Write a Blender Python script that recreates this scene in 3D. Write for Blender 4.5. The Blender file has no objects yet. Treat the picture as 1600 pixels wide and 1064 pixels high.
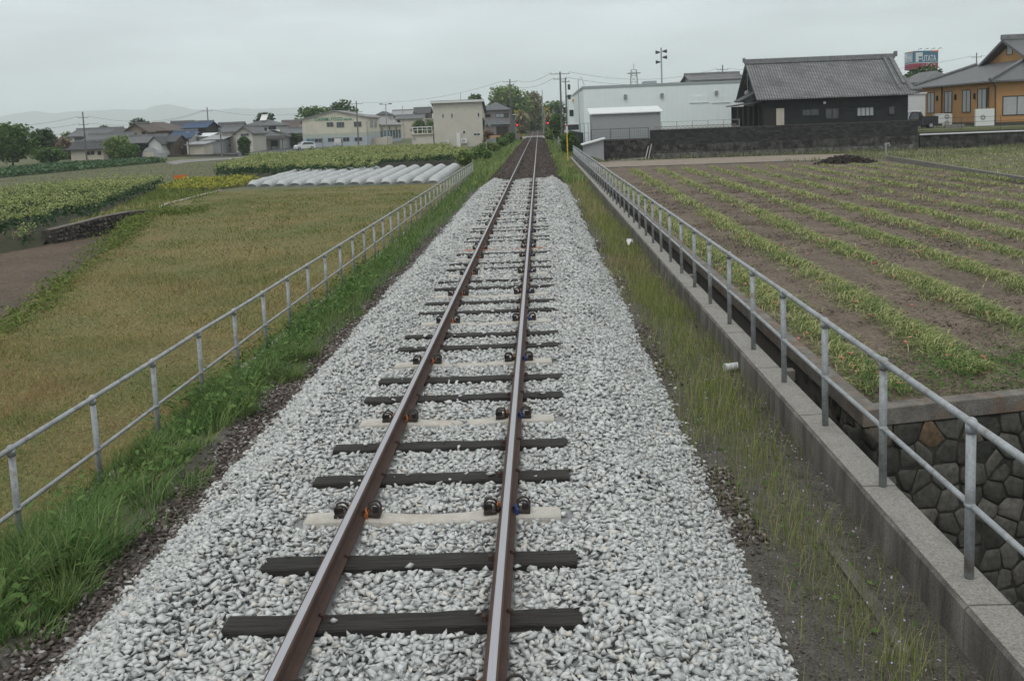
import bpy, bmesh, math, random
import numpy as np
from mathutils import Vector, Matrix
random.seed(7)
rng = np.random.default_rng(11)
sc = bpy.context.scene
COL = sc.collection
R = math.radians
# ------------------------------------------------------------------ camera
FPX, PPX, PPY, VPX, VPY = 1500., 800., 364., 841.5, 190.5
yv = np.array([(VPX-PPX)/FPX, (VPY-PPY)/FPX, 1.]); yv /= np.linalg.norm(yv)
dn = np.array([.0385, 1., -(yv[0]*.0385+yv[1])/yv[2]]); dn /= np.linalg.norm(dn)
xv = np.cross(dn, yv)
CM = np.stack([xv, yv, -dn], 1)
EYE = np.array([.9, 0., 2.76])
cam = bpy.data.cameras.new("camera"); camo = bpy.data.objects.new("camera", cam); COL.objects.link(camo)
cam.sensor_width = 36; cam.lens = FPX/1600*36; cam.shift_y = -(532-PPY)/1600
cam.clip_start = .1; cam.clip_end = 20000
camo.matrix_world = Matrix(((CM[0][0], -CM[1][0], -CM[2][0], EYE[0]), (CM[0][1], -CM[1][1], -CM[2][1], EYE[1]),
                            (CM[0][2], -CM[1][2], -CM[2][2], EYE[2]), (0, 0, 0, 1)))
sc.camera = camo
# ------------------------------------------------------------------ world, sun, exposure
SUN_EL, SUN_AZ = R(58), R(200)
w = bpy.data.worlds.new("World"); sc.world = w; w.use_nodes = True
nt = w.node_tree; nt.nodes.clear()
def wn(t, **k):
    n = nt.nodes.new(t)
    for a, b in k.items(): setattr(n, a, b)
    return n
wo = wn('ShaderNodeOutputWorld'); bg = wn('ShaderNodeBackground'); bg.inputs[1].default_value = .1
sky = wn('ShaderNodeTexSky', sky_type='NISHITA', sun_disc=False, sun_elevation=SUN_EL, sun_rotation=SUN_AZ)
tc = wn('ShaderNodeTexCoord'); sep = wn('ShaderNodeSeparateXYZ'); nt.links.new(tc.outputs['Generated'], sep.inputs[0])
ramp = wn('ShaderNodeValToRGB'); nt.links.new(sep.outputs['Z'], ramp.inputs[0])
els = ramp.color_ramp.elements
els[0].position = 0; els[0].color = (.70, .78, .80, 1)
els[1].position = 1; els[1].color = (1, 1, 1, 1)
for p_, c_ in ((.06, (.70, .765, .78, 1)), (.16, (.665, .725, .745, 1)), (.4, (.82, .86, .87, 1))):
    e_ = els.new(p_); e_.color = c_
# soft layered cloud: noise over the direction, flattened so bands lie along the horizon
mp = wn('ShaderNodeMapping'); mp.inputs['Scale'].default_value = (1.6, 1.6, 9.); nt.links.new(tc.outputs['Generated'], mp.inputs[0])
nz = wn('ShaderNodeTexNoise'); nz.inputs['Scale'].default_value = 1.7; nz.inputs['Detail'].default_value = 5; nt.links.new(mp.outputs[0], nz.inputs[0])
cr = wn('ShaderNodeMapRange'); cr.inputs[1].default_value = .3; cr.inputs[2].default_value = .7; cr.inputs[3].default_value = 8.6; cr.inputs[4].default_value = 14.2
nt.links.new(nz.outputs[0], cr.inputs[0])
vm = wn('ShaderNodeVectorMath', operation='SCALE'); nt.links.new(ramp.outputs[0], vm.inputs[0]); nt.links.new(cr.outputs[0], vm.inputs['Scale'])
mx = wn('ShaderNodeMix', data_type='RGBA'); mx.inputs[0].default_value = .93
nt.links.new(sky.outputs[0], mx.inputs[6]); nt.links.new(vm.outputs[0], mx.inputs[7])
nt.links.new(mx.outputs[2], bg.inputs[0]); nt.links.new(bg.outputs[0], wo.inputs[0])
sl = bpy.data.lights.new("sun", 'SUN'); sl.energy = .9; sl.angle = R(25); sl.color = (1, .97, .93)
so = bpy.data.objects.new("sun", sl); COL.objects.link(so)
so.rotation_euler = (R(90)-SUN_EL, 0, R(180)-SUN_AZ)
sc.view_settings.view_transform = 'Standard'; sc.view_settings.look = 'None'; sc.view_settings.gamma = 1
sc.view_settings.exposure = 0
sc.cycles.max_bounces = 6; sc.cycles.diffuse_bounces = 3; sc.cycles.glossy_bounces = 2; sc.cycles.transmission_bounces = 3
sc.cycles.volume_bounces = 4; sc.cycles.transparent_max_bounces = 6
# ------------------------------------------------------------------ materials
def nmat(name):
    m = bpy.data.materials.new(name); m.use_nodes = True; t = m.node_tree; t.nodes.clear()
    o = t.nodes.new('ShaderNodeOutputMaterial'); b = t.nodes.new('ShaderNodeBsdfPrincipled'); t.links.new(b.outputs[0], o.inputs[0])
    return m, t, b, o
def N(t, ty, ins=None, **k):
    n = t.nodes.new(ty)
    for a, b in k.items(): setattr(n, a, b)
    for a, b in (ins or {}).items():
        if hasattr(b, 'node'): t.links.new(b, n.inputs[a])
        else: n.inputs[a].default_value = b
    return n
def c4(c): return (c[0], c[1], c[2], 1)
def mul(c, f): return tuple(min(1, x*f) for x in c)
def rampn(t, fac, stops, interp='LINEAR'):
    r = N(t, 'ShaderNodeValToRGB', {0: fac}); r.color_ramp.interpolation = interp
    e = r.color_ramp.elements; e[0].position = stops[0][0]; e[0].color = c4(stops[0][1]); e[1].position = stops[-1][0]; e[1].color = c4(stops[-1][1])
    for p, c in stops[1:-1]:
        q = e.new(p); q.color = c4(c)
    return r.outputs[0]
def mixc(t, f, a, b, mode='MIX'):
    n = t.nodes.new('ShaderNodeMix'); n.data_type = 'RGBA'; n.blend_type = mode
    for i, v in ((0, f), (6, a), (7, b)):
        if hasattr(v, 'node'): t.links.new(v, n.inputs[i])
        else: n.inputs[i].default_value = c4(v) if isinstance(v, tuple) else v
    return n.outputs[2]
def M(name, col, rough=.8, var=.18, scale=2., col2=None, bump=0., bscale=None, spec=.3, metal=0., coord='Object', stretch=(1, 1, 1), stains=0., scol=(.05, .045, .04), sscale=.5, speck=0., spsc=45.):
    m, t, b, o = nmat(name)
    tcn = N(t, 'ShaderNodeTexCoord'); mpn = N(t, 'ShaderNodeMapping', {0: tcn.outputs[coord], 3: stretch})
    n1 = N(t, 'ShaderNodeTexNoise', {0: mpn.outputs[0], 2: scale, 3: 6, 4: .65})
    c2 = col2 or mul(col, 1+var)
    c1 = col if col2 else mul(col, 1-var)
    f = N(t, 'ShaderNodeMapRange', {0: n1.outputs[0], 1: .3, 2: .7})
    out = mixc(t, f.outputs[0], c1, c2)
    if stains:
        n2 = N(t, 'ShaderNodeTexNoise', {0: mpn.outputs[0], 2: sscale, 3: 8, 4: .7})
        f2 = N(t, 'ShaderNodeMapRange', {0: n2.outputs[0], 1: .5, 2: .72, 3: 0., 4: stains})
        out = mixc(t, f2.outputs[0], out, scol)
    if speck:
        n3 = N(t, 'ShaderNodeTexNoise', {0: tcn.outputs[coord], 2: spsc, 3: 3, 4: .8})
        f3 = N(t, 'ShaderNodeMapRange', {0: n3.outputs[0], 1: .32, 2: .68, 3: 1-speck, 4: 1+speck}, clamp=True)
        v3 = N(t, 'ShaderNodeVectorMath', {0: out, 'Scale': f3.outputs[0]}, operation='SCALE'); out = v3.outputs[0]
    t.links.new(out, b.inputs['Base Color'])
    b.inputs['Roughness'].default_value = rough; b.inputs['Specular IOR Level'].default_value = spec; b.inputs['Metallic'].default_value = metal
    if bump:
        nb = N(t, 'ShaderNodeTexNoise', {0: mpn.outputs[0], 2: bscale or scale*6, 3: 5, 4: .6})
        bn = N(t, 'ShaderNodeBump', {'Strength': min(1, bump), 'Distance': .03*max(1, bump), 'Height': nb.outputs[0]}); t.links.new(bn.outputs[0], b.inputs['Normal'])
    return m
def VEG(name, stops, stops2=None, nscale=.12, trans=.25, rough=.75, lo=.4, hi=.6):
    m, t, b, o = nmat(name)
    at = N(t, 'ShaderNodeAttribute', attribute_name='rnd')
    c = rampn(t, at.outputs['Fac'], stops)
    if stops2:
        tcn = N(t, 'ShaderNodeTexCoord')
        n1 = N(t, 'ShaderNodeTexNoise', {0: tcn.outputs['Object'], 2: nscale, 3: 4, 4: .6})
        f = N(t, 'ShaderNodeMapRange', {0: n1.outputs[0], 1: lo, 2: hi})
        c = mixc(t, f.outputs[0], c, rampn(t, at.outputs['Fac'], stops2))
    t.links.new(c, b.inputs['Base Color']); b.inputs['Roughness'].default_value = rough; b.inputs['Specular IOR Level'].default_value = .2
    tr = N(t, 'ShaderNodeBsdfTranslucent', {0: c}); ms = N(t, 'ShaderNodeMixShader', {0: trans, 1: b.outputs[0], 2: tr.outputs[0]})
    t.links.new(ms.outputs[0], o.inputs[0])
    return m
def ATT(name, stops, rough=.8, var=.12, nsc=30., bump=0., spec=.25):
    m, t, b, o = nmat(name)
    at = N(t, 'ShaderNodeAttribute', attribute_name='rnd'); c = rampn(t, at.outputs['Fac'], stops)
    tcn = N(t, 'ShaderNodeTexCoord'); n1 = N(t, 'ShaderNodeTexNoise', {0: tcn.outputs['Object'], 2: nsc, 3: 4, 4: .6})
    f = N(t, 'ShaderNodeMapRange', {0: n1.outputs[0], 1: .25, 2: .75, 3: 1-var, 4: 1+var})
    v = N(t, 'ShaderNodeVectorMath', {0: c, 'Scale': f.outputs[0]}, operation='SCALE')
    t.links.new(v.outputs[0], b.inputs['Base Color']); b.inputs['Roughness'].default_value = rough; b.inputs['Specular IOR Level'].default_value = spec
    if bump:
        bn = N(t, 'ShaderNodeBump', {'Strength': bump, 'Distance': .01, 'Height': n1.outputs[0]}); t.links.new(bn.outputs[0], b.inputs['Normal'])
    return m
def UVM(name, kind, col, col2, sx=.3, sy=.3, rough=.7, gap=.03, gcol=None, bump=.5, stains=0., scol=(.03, .03, .03), spec=.25, sscale=.35):
    """surface with a pattern laid in metres over each face: 'brick', 'panel' (upright joints) or 'rubble'"""
    m, t, b, o = nmat(name)
    uv = N(t, 'ShaderNodeUVMap', uv_map='uv')
    n1 = N(t, 'ShaderNodeTexNoise', {0: uv.outputs[0], 2: 1.3, 3: 6, 4: .65})
    f = N(t, 'ShaderNodeMapRange', {0: n1.outputs[0], 1: .3, 2: .7})
    h = None
    if kind in ('brick', 'tile'):
        br = N(t, 'ShaderNodeTexBrick', {0: uv.outputs[0], 'Color1': c4(col), 'Color2': c4(col2), 'Mortar': c4(gcol or mul(col, .4)), 'Scale': 1., 'Mortar Size': gap, 'Mortar Smooth': .3, 'Brick Width': sx, 'Row Height': sy, 'Bias': 0.})
        if kind == 'tile': br.offset = 0.
        c = br.outputs[0]; h = br.outputs['Fac']; inv = True
        c = mixc(t, f.outputs[0], mixc(t, 1., c, (.8, .8, .8), 'MULTIPLY'), c)
    elif kind == 'panel':
        sp = N(t, 'ShaderNodeSeparateXYZ', {0: uv.outputs[0]})
        md = N(t, 'ShaderNodeMath', {0: sp.outputs[0], 1: sx}, operation='MODULO'); ab = N(t, 'ShaderNodeMath', {0: md.outputs[0]}, operation='ABSOLUTE')
        lt = N(t, 'ShaderNodeMath', {0: ab.outputs[0], 1: gap}, operation='LESS_THAN')
        c = mixc(t, lt.outputs[0], mixc(t, f.outputs[0], col, col2), gcol or mul(col, .6)); h = lt.outputs[0]
    else:
        vo = N(t, 'ShaderNodeTexVoronoi', {0: uv.outputs[0], 'Scale': 1/sx}, feature='DISTANCE_TO_EDGE')
        vc = N(t, 'ShaderNodeTexVoronoi', {0: uv.outputs[0], 'Scale': 1/sx})
        sg = N(t, 'ShaderNodeSeparateColor', {0: vc.outputs['Color']})
        cc = mixc(t, sg.outputs[0], col, col2)
        e = N(t, 'ShaderNodeMapRange', {0: vo.outputs['Distance'], 1: 0., 2: gap})
        c = mixc(t, e.outputs[0], gcol or mul(col, .3), cc); h = e.outputs[0]
        c = mixc(t, f.outputs[0], mixc(t, 1., c, (.6, .6, .6), 'MULTIPLY'), c)
    if stains:
        n2 = N(t, 'ShaderNodeTexNoise', {0: uv.outputs[0], 2: sscale, 3: 8, 4: .7})
        f2 = N(t, 'ShaderNodeMapRange', {0: n2.outputs[0], 1: .45, 2: .7, 3: 0., 4: stains})
        c = mixc(t, f2.outputs[0], c, scol)
    t.links.new(c, b.inputs['Base Color']); b.inputs['Roughness'].default_value = rough; b.inputs['Specular IOR Level'].default_value = spec
    if bump:
        bn = N(t, 'ShaderNodeBump', {'Strength': bump, 'Distance': .03, 'Height': h}, invert=kind != 'rubble'); t.links.new(bn.outputs[0], b.inputs['Normal'])
    return m
# ------------------------------------------------------------------ object helpers
def top(o, label, cat=None, group=None, kind=None):
    o['label'] = label
    if cat: o['category'] = cat
    if group: o['group'] = group
    if kind: o['kind'] = kind
    return o
def empty(name, loc, rz=0):
    o = bpy.data.objects.new(name, None); COL.objects.link(o); o.location = loc; o.rotation_euler = (0, 0, rz); o.empty_display_size = .3
    return o
def copy_tree(o, parent=None):
    c = o.copy(); COL.objects.link(c)
    if parent: c.parent = parent
    for ch in [x for x in KIDS.get(o.name, ())]: KIDS.setdefault(c.name, []).append(copy_tree(ch, c))
    return c
KIDS = {}
def setpar(o, p):
    o.parent = p; KIDS.setdefault(p.name, []).append(o)
def face_uv(me):
    uvl = me.uv_layers.new(name='uv'); n = len(me.loops)
    co = np.zeros(len(me.vertices)*3); me.vertices.foreach_get('co', co); co = co.reshape(-1, 3)
    lv = np.zeros(n, np.int32); me.loops.foreach_get('vertex_index', lv)
    tot = np.zeros(len(me.polygons), np.int32); me.polygons.foreach_get('loop_total', tot)
    nn = np.zeros(len(me.polygons)*3); me.polygons.foreach_get('normal', nn); nn = nn.reshape(-1, 3)
    u = np.stack([-nn[:, 1], nn[:, 0], 0*nn[:, 0]], 1); l = np.linalg.norm(u, axis=1); fl = l < .05
    u[fl] = (1, 0, 0); l[fl] = 1; u /= l[:, None]; v = np.cross(nn, u)
    fi = np.repeat(np.arange(len(tot)), tot); p = co[lv]
    uv = np.stack([(p*u[fi]).sum(1), (p*v[fi]).sum(1)], 1).astype(np.float32)
    uvl.data.foreach_set('uv', uv.ravel())
class MB:
    def __init__(s, o=(0, 0, 0)): s.v = []; s.f = []; s.m = []; s.o = np.array(o, float)
    def add(s, vs, fs, mi=0):
        k = len(s.v); s.v += [tuple(v) for v in vs]; s.f += [tuple(i+k for i in f) for f in fs]; s.m += [mi]*len(fs); return s
    def box(s, a, b, mi=0):
        (x0, y0, z0), (x1, y1, z1) = a, b
        return s.add([(x0, y0, z0), (x1, y0, z0), (x1, y1, z0), (x0, y1, z0), (x0, y0, z1), (x1, y0, z1), (x1, y1, z1), (x0, y1, z1)],
                     [(0, 3, 2, 1), (4, 5, 6, 7), (0, 1, 5, 4), (1, 2, 6, 5), (2, 3, 7, 6), (3, 0, 4, 7)], mi)
    def prism(s, poly, d, mi=0):
        """closed solid: polygon (3-D points) pushed along vector d"""
        n = len(poly); p = [Vector(q) for q in poly]; d = Vector(d)
        nn = sum(((p[i]-p[0]).cross(p[i+1]-p[0]) for i in range(1, n-1)), Vector())
        if nn.dot(d) > 0: p = p[::-1]
        return s.add([tuple(q) for q in p]+[tuple(q+d) for q in p], [tuple(range(n)), tuple(range(2*n-1, n-1, -1))]+[(i, i+n, (i+1) % n+n, (i+1) % n) for i in range(n)], mi)
    def cyl(s, a, b, r, r2=None, n=8, mi=0, cap=True):
        a = Vector(a); b = Vector(b); d = (b-a).normalized(); r2 = r if r2 is None else r2
        u = d.orthogonal().normalized(); w_ = d.cross(u)
        ring = [u*math.cos(6.2832*i/n)+w_*math.sin(6.2832*i/n) for i in range(n)]
        vs = [a+q*r for q in ring]+[b+q*r2 for q in ring]; fs = [(i, (i+1) % n, (i+1) % n+n, i+n) for i in range(n)]
        if cap: fs += [tuple(range(n-1, -1, -1)), tuple(range(n, 2*n))]
        return s.add(vs, fs, mi)
    def tube(s, pts, r, n=6, mi=0):
        rs = r if isinstance(r, (list, tuple)) else [r]*len(pts); P_ = [Vector(p) for p in pts]; vs = []; k = len(P_)
        u = None
        for i, p in enumerate(P_):
            d = (P_[min(i+1, k-1)]-P_[max(i-1, 0)]).normalized()
            u = d.orthogonal().normalized() if u is None else (u-d*u.dot(d)).normalized()
            w_ = d.cross(u)
            vs += [p+(u*math.cos(6.2832*j/n)+w_*math.sin(6.2832*j/n))*rs[i] for j in range(n)]
        fs = [(i*n+j, i*n+(j+1) % n, (i+1)*n+(j+1) % n, (i+1)*n+j) for i in range(k-1) for j in range(n)]
        fs += [tuple(range(n-1, -1, -1)), tuple(range((k-1)*n, k*n))]
        return s.add(vs, fs, mi)
    def ball(s, c, r, mi=0, n=8, k=5):
        rx, ry, rz = (r, r, r) if not isinstance(r, tuple) else r
        vs = [(c[0], c[1], c[2]-rz)]
        for i in range(1, k):
            a = math.pi*i/k-math.pi/2
            vs += [(c[0]+rx*math.cos(a)*math.cos(6.2832*j/n), c[1]+ry*math.cos(a)*math.sin(6.2832*j/n), c[2]+rz*math.sin(a)) for j in range(n)]
        vs.append((c[0], c[1], c[2]+rz)); L = len(vs)-1
        fs = [(0, 1+(j+1) % n, 1+j) for j in range(n)]
        for i in range(k-2): fs += [(1+i*n+j, 1+i*n+(j+1) % n, 1+(i+1)*n+(j+1) % n, 1+(i+1)*n+j) for j in range(n)]
        fs += [(L, L-n+j, L-n+(j+1) % n) for j in range(n)]
        return s.add(vs, fs, mi)
    def build(s, name, mats, parent=None, smooth=False, bevel=0, label=None):
        me = bpy.data.meshes.new(name); v = np.array(s.v, float)-s.o
        me.from_pydata(v.tolist(), [], s.f)
        for m in (mats if isinstance(mats, (list, tuple)) else [mats]): me.materials.append(m)
        if any(s.m): me.polygons.foreach_set('material_index', s.m)
        if bevel:
            bm = bmesh.new(); bm.from_mesh(me); bmesh.ops.recalc_face_normals(bm, faces=bm.faces)
            bmesh.ops.bevel(bm, geom=[e for e in bm.edges if e.calc_face_angle(0) > .5], offset=bevel, segments=1, affect='EDGES', profile=.5); bm.to_mesh(me); bm.free()
        if smooth: me.polygons.foreach_set('use_smooth', [True]*len(me.polygons))
        me.update(); face_uv(me)
        ob = bpy.data.objects.new(name, me); COL.objects.link(ob)
        if parent: setpar(ob, parent)
        else: ob.location = tuple(s.o)
        if label: ob['label'] = label
        return ob
def npmesh(name, V, faces, mats, rnd=None, mi=None, smooth=False, parent=None):
    """faces: list of (n,k) index arrays; rnd: per-vertex float; mi: per-face material index"""
    me = bpy.data.meshes.new(name); V = np.asarray(V, np.float32)
    me.vertices.add(len(V)); me.vertices.foreach_set('co', V.ravel())
    idx = np.concatenate([f.ravel() for f in faces]).astype(np.int32); tot = np.concatenate([np.full(len(f), f.shape[1]) for f in faces]).astype(np.int32)
    me.loops.add(len(idx)); me.loops.foreach_set('vertex_index', idx); me.polygons.add(len(tot))
    me.polygons.foreach_set('loop_start', np.concatenate([[0], np.cumsum(tot)[:-1]]).astype(np.int32)); me.polygons.foreach_set('loop_total', tot)
    for m in (mats if isinstance(mats, (list, tuple)) else [mats]): me.materials.append(m)
    if mi is not None: me.polygons.foreach_set('material_index', np.asarray(mi, np.int32))
    if smooth: me.polygons.foreach_set('use_smooth', np.ones(len(tot), bool))
    if rnd is not None:
        a = me.attributes.new('rnd', 'FLOAT', 'POINT'); a.data.foreach_set('value', np.asarray(rnd, np.float32))
    me.update(calc_edges=True)
    ob = bpy.data.objects.new(name, me); COL.objects.link(ob)
    if parent: setpar(ob, parent)
    return ob
# instanced copies of a template: T (k,3) verts, list of faces; pos (n,3), rot (n,3,3), scale (n,3)
def scatter(T, F, pos, rot, scl):
    n, k = len(pos), len(T)
    V = np.einsum('nij,nkj->nki', rot, T[None]*scl[:, None, :])+pos[:, None, :]
    return V.reshape(-1, 3), [(np.asarray(f)[None]+(np.arange(n)*k)[:, None, None]).reshape(-1, np.asarray(f).shape[1]) for f in F]
def merge(parts):
    """parts: list of (V, faces list, rnd, mi per face list or None) -> joined"""
    Vs, fs, rs, ms, k = [], {}, [], {}, 0
    for V, F, r, m in parts:
        for i, f in enumerate(F):
            fs.setdefault(f.shape[1], []).append(f+k); ms.setdefault(f.shape[1], []).append(np.full(len(f), m))
        Vs.append(V); rs.append(r); k += len(V)
    ks = sorted(fs)
    return np.concatenate(Vs), [np.concatenate(fs[q]) for q in ks], np.concatenate(rs), np.concatenate([np.concatenate(ms[q]) for q in ks])
def rotz(a):
    c, s = np.cos(a), np.sin(a); z = 0*a; o = z+1
    return np.stack([np.stack([c, -s, z], -1), np.stack([s, c, z], -1), np.stack([z, z, o], -1)], -2)
def randrot(n):
    q = rng.normal(size=(n, 4)); q /= np.linalg.norm(q, axis=1)[:, None]; a, b, c, d = q.T
    return np.stack([np.stack([1-2*(c*c+d*d), 2*(b*c-a*d), 2*(b*d+a*c)], -1), np.stack([2*(b*c+a*d), 1-2*(b*b+d*d), 2*(c*d-a*b)], -1), np.stack([2*(b*d-a*c), 2*(c*d+a*b), 1-2*(b*b+c*c)], -1)], -2)
def tiltrot(n, amt):
    """random turn about Z, then a small random tilt"""
    a = rng.uniform(0, 6.283, n); ax = rng.uniform(0, 6.283, n); t = rng.normal(0, amt, n)
    k = np.stack([np.cos(ax), np.sin(ax), 0*ax], -1); K = np.zeros((n, 3, 3)); K[:, 0, 2] = k[:, 1]; K[:, 2, 0] = -k[:, 1]; K[:, 1, 2] = -k[:, 0]; K[:, 2, 1] = k[:, 0]
    Rm = np.eye(3)+np.sin(t)[:, None, None]*K+(1-np.cos(t))[:, None, None]*(K@K)
    return Rm@rotz(a)
def blades(P, h, wd, bend, az=None, nseg=3, stiff=.35):
    n = len(P); az = rng.uniform(0, 6.283, n) if az is None else az
    d = np.stack([np.cos(az), np.sin(az), 0*az], -1); s = np.stack([-np.sin(az+.6), np.cos(az+.6), 0*az], -1); V = []
    for i in range(nseg+1):
        t = i/nseg; c = P+d*(h*bend*t**2)[:, None]; c[:, 2] += h*(t-stiff*bend*t**2)
        ww = wd*(1-t**1.6)*.5
        if i < nseg: V += [c-s*ww[:, None], c+s*ww[:, None]]
        else: V.append(c)
    k = len(V); V = np.stack(V, 1).reshape(-1, 3); b = (np.arange(n)*k)[:, None]
    Q = np.concatenate([b+np.array([[2*i, 2*i+1, 2*i+3, 2*i+2]]) for i in range(nseg-1)]); Tt = b+np.array([[2*nseg-2, 2*nseg-1, 2*nseg]])
    return V, [Tt, Q], np.repeat(rng.uniform(0, 1, n), k)
def leaves(P, size, up=.5, asp=.55):
    """rhombic leaves at random tilts"""
    n = len(P); nr = rng.normal(size=(n, 3)); nr[:, 2] = np.abs(nr[:, 2])+up; nr /= np.linalg.norm(nr, axis=1)[:, None]
    a = np.cross(nr, rng.normal(size=(n, 3))); a /= np.linalg.norm(a, axis=1)[:, None]; b = np.cross(nr, a); s = np.asarray(size)*np.ones(n)
    V = np.stack([P-a*s[:, None], P+b*(s*asp)[:, None]+nr*(s*.15)[:, None], P+a*s[:, None], P-b*(s*asp)[:, None]+nr*(s*.15)[:, None]], 1).reshape(-1, 3)
    return V, [(np.arange(n)*4)[:, None]+np.array([[0, 1, 2, 3]])], np.repeat(rng.uniform(0, 1, n), 4)
# convex angular stones
def hull(sx, sy, sz, n=9):
    bm = bmesh.new()
    for p in rng.normal(size=(n, 3)):
        p = p/np.linalg.norm(p)*rng.uniform(.8, 1.1); bm.verts.new((p[0]*sx, p[1]*sy, p[2]*sz))
    bmesh.ops.convex_hull(bm, input=bm.verts); bmesh.ops.delete(bm, geom=[v for v in bm.verts if not v.link_faces], context='VERTS')
    bmesh.ops.dissolve_limit(bm, angle_limit=.25, verts=bm.verts, edges=bm.edges); bmesh.ops.triangulate(bm, faces=bm.faces)
    bm.verts.index_update(); V = np.array([v.co[:] for v in bm.verts]); F = np.array([[v.index for v in f.verts] for f in bm.faces]); bm.free()
    return V, F
STONES = [hull(1.14, rng.uniform(.6, .95), rng.uniform(.42, .68), int(rng.integers(6, 9))) for _ in range(26)]
def stones(pos, size, rnd=None, flat=.5, aniso=None):
    parts = []; n = len(pos); pick = rng.integers(0, len(STONES), n); rnd = rng.uniform(0, 1, n) if rnd is None else rnd
    for i, (T, F) in enumerate(STONES):
        s = np.where(pick == i)[0]
        if not len(s): continue
        sc_ = size[s][:, None]*(np.ones((1, 3)) if aniso is None else np.array(aniso)[None])
        V, Fs = scatter(T, [F], pos[s], tiltrot(len(s), flat), sc_)
        parts.append((V, Fs, np.repeat(rnd[s], len(T)), 0))
    return merge(parts)
def jgrid(x0, x1, y0, y1, st, jit=.5):
    X, Y = np.meshgrid(np.arange(x0, x1, st), np.arange(y0, y1, st)); X = X.ravel(); Y = Y.ravel()
    return X+rng.uniform(-jit, jit, len(X))*st, Y+rng.uniform(-jit, jit, len(Y))*st
def inpoly(x, y, poly):
    r = np.zeros(len(x), bool); n = len(poly); j = n-1
    for i in range(n):
        xi, yi = poly[i]; xj, yj = poly[j]
        with np.errstate(divide='ignore', invalid='ignore'):
            c = ((yi > y) != (yj > y)) & (x < (xj-xi)*(y-yi)/(yj-yi+1e-12)+xi)
        r ^= c; j = i
    return r
def vnoise(x, y, s, seed=0):
    """cheap smooth value noise"""
    g = np.random.default_rng(seed).uniform(0, 1, (64, 64)); u, v = np.asarray(x)/s+100, np.asarray(y)/s+100; i, j = np.floor(u).astype(int), np.floor(v).astype(int); a, b = u-i, v-j
    a = a*a*(3-2*a); b = b*b*(3-2*b); q = lambda p, r_: g[p % 64, r_ % 64]
    return (q(i, j)*(1-a)+q(i+1, j)*a)*(1-b)+(q(i, j+1)*(1-a)+q(i+1, j+1)*a)*b
ONES = "zeroth first second third fourth fifth sixth seventh eighth ninth tenth eleventh twelfth thirteenth fourteenth fifteenth sixteenth seventeenth eighteenth nineteenth".split()
def ordw(n):
    if n < 20: return ONES[n]
    t = n//10
    return ("twentieth thirtieth fortieth fiftieth sixtieth seventieth".split()[t-2]) if n % 10 == 0 else "twenty thirty forty fifty sixty seventy".split()[t-2]+"-"+ONES[n % 10]
# ------------------------------------------------------------------ the lie of the land (metres; rail top is z = 0, track runs along +Y)
YB = [0, 25, 46, 60, 100, 150, 200]
def zl(Y): return np.interp(Y, YB, [-1.9, -1.9, -1.35, -1.22, -1.15, -1.0, -.8])
SOIL = [(-8.6, 8), (-13.2, 25), (-17.2, 40.7), (-20.2, 50.6), (-20.9, 49.6), (-22.2, 43.2), (-22.9, 39.3), (-25, 35), (-60, 30), (-60, 8)]
def zg(X, Y):
    X = np.asarray(X, float); Y = np.asarray(Y, float); L = zl(Y)
    L = np.where(inpoly(X.ravel(), Y.ravel(), SOIL).reshape(X.shape), -1.95, L)
    fade = np.clip((Y-90)/60, 0, 1)
    zb = -1.2*(1-fade)-.75*fade
    z = np.where(X < -5.5, L, np.where(X < -4.2, L+(zb-L)*(X+5.5)/1.3, np.where(X < -2.9, zb+(-.66-zb)*(X+4.2)/1.3, np.where(X < 2.5, -.66, np.where(X < 3.4, -.66-.12*(X-2.5)/.9, -.78)))))
    r = np.where(Y < 13.4+.22*(X-5), np.where(X < 40, -4.2, -1.35), np.where((X < 5.0) & (Y < 92), -2.7, np.where(Y < 95., -1.35, .5)))
    z = np.where(X > 3.88, np.where((Y > 92) & (X < 7.2), -.75, r), z)
    return z
def ray(px, py): return CM.T@np.array([(px-PPX)/FPX, (py-PPY)/FPX, 1.])
def G(px, py, dz=0.):
    """the ground point seen at a pixel"""
    d = ray(px, py); Y = np.arange(3, 900, .1); p = EYE[:, None]+d[:, None]*(Y/d[1]); g = zg(p[0], p[1])+dz
    i = int(np.argmax(p[2] <= g)); return p[:, i]
def GZ(px, py, z):
    d = ray(px, py); return EYE+d*((z-EYE[2])/d[2])
def GY(px, py, Y):
    d = ray(px, py); return EYE+d*(Y/d[1])
# ------------------------------------------------------------------ ground
def grid_lines(*segs):
    o = []
    for a, b, s in segs: o += list(np.arange(a, b, s))
    return np.unique(np.round(np.array(o+[segs[-1][1]]), 4))
GX = np.unique(np.concatenate([[-9000, -2500, -1000, -400, -200, -150, -120], grid_lines((-100, -31, 3), (-31, -8, .5)), [-7, -5.5, -4.85, -4.2, -3.55, -2.9, -1, 1, 2.5, 3, 3.4, 3.6, 3.87, 3.89, 4.4, 4.98, 5.02], grid_lines((6, 50, 1.5)), [70, 120, 300, 1000, 2500, 9000]]))
GYL = np.unique(np.concatenate([[-60, -10, 0], grid_lines((2, 60, .5)), grid_lines((60, 104, 2)), [91.9, 92.1, 94.9, 95.1, 105.1, 115, 125, 140, 150, 160, 180, 200, 260, 400, 700, 1200, 2500, 9000]]))
XX, YY = np.meshgrid(GX, GYL); ZZ = zg(XX, YY); nx, ny = len(GX), len(GYL)
ii = (np.arange(ny-1)[:, None]*nx+np.arange(nx-1)[None]).ravel(); GF = np.stack([ii, ii+1, ii+nx+1, ii+nx], 1)
cx = (XX[:-1, :-1]+XX[1:, 1:]).ravel()/2; cy = (YY[:-1, :-1]+YY[1:, 1:]).ravel()/2
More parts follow.
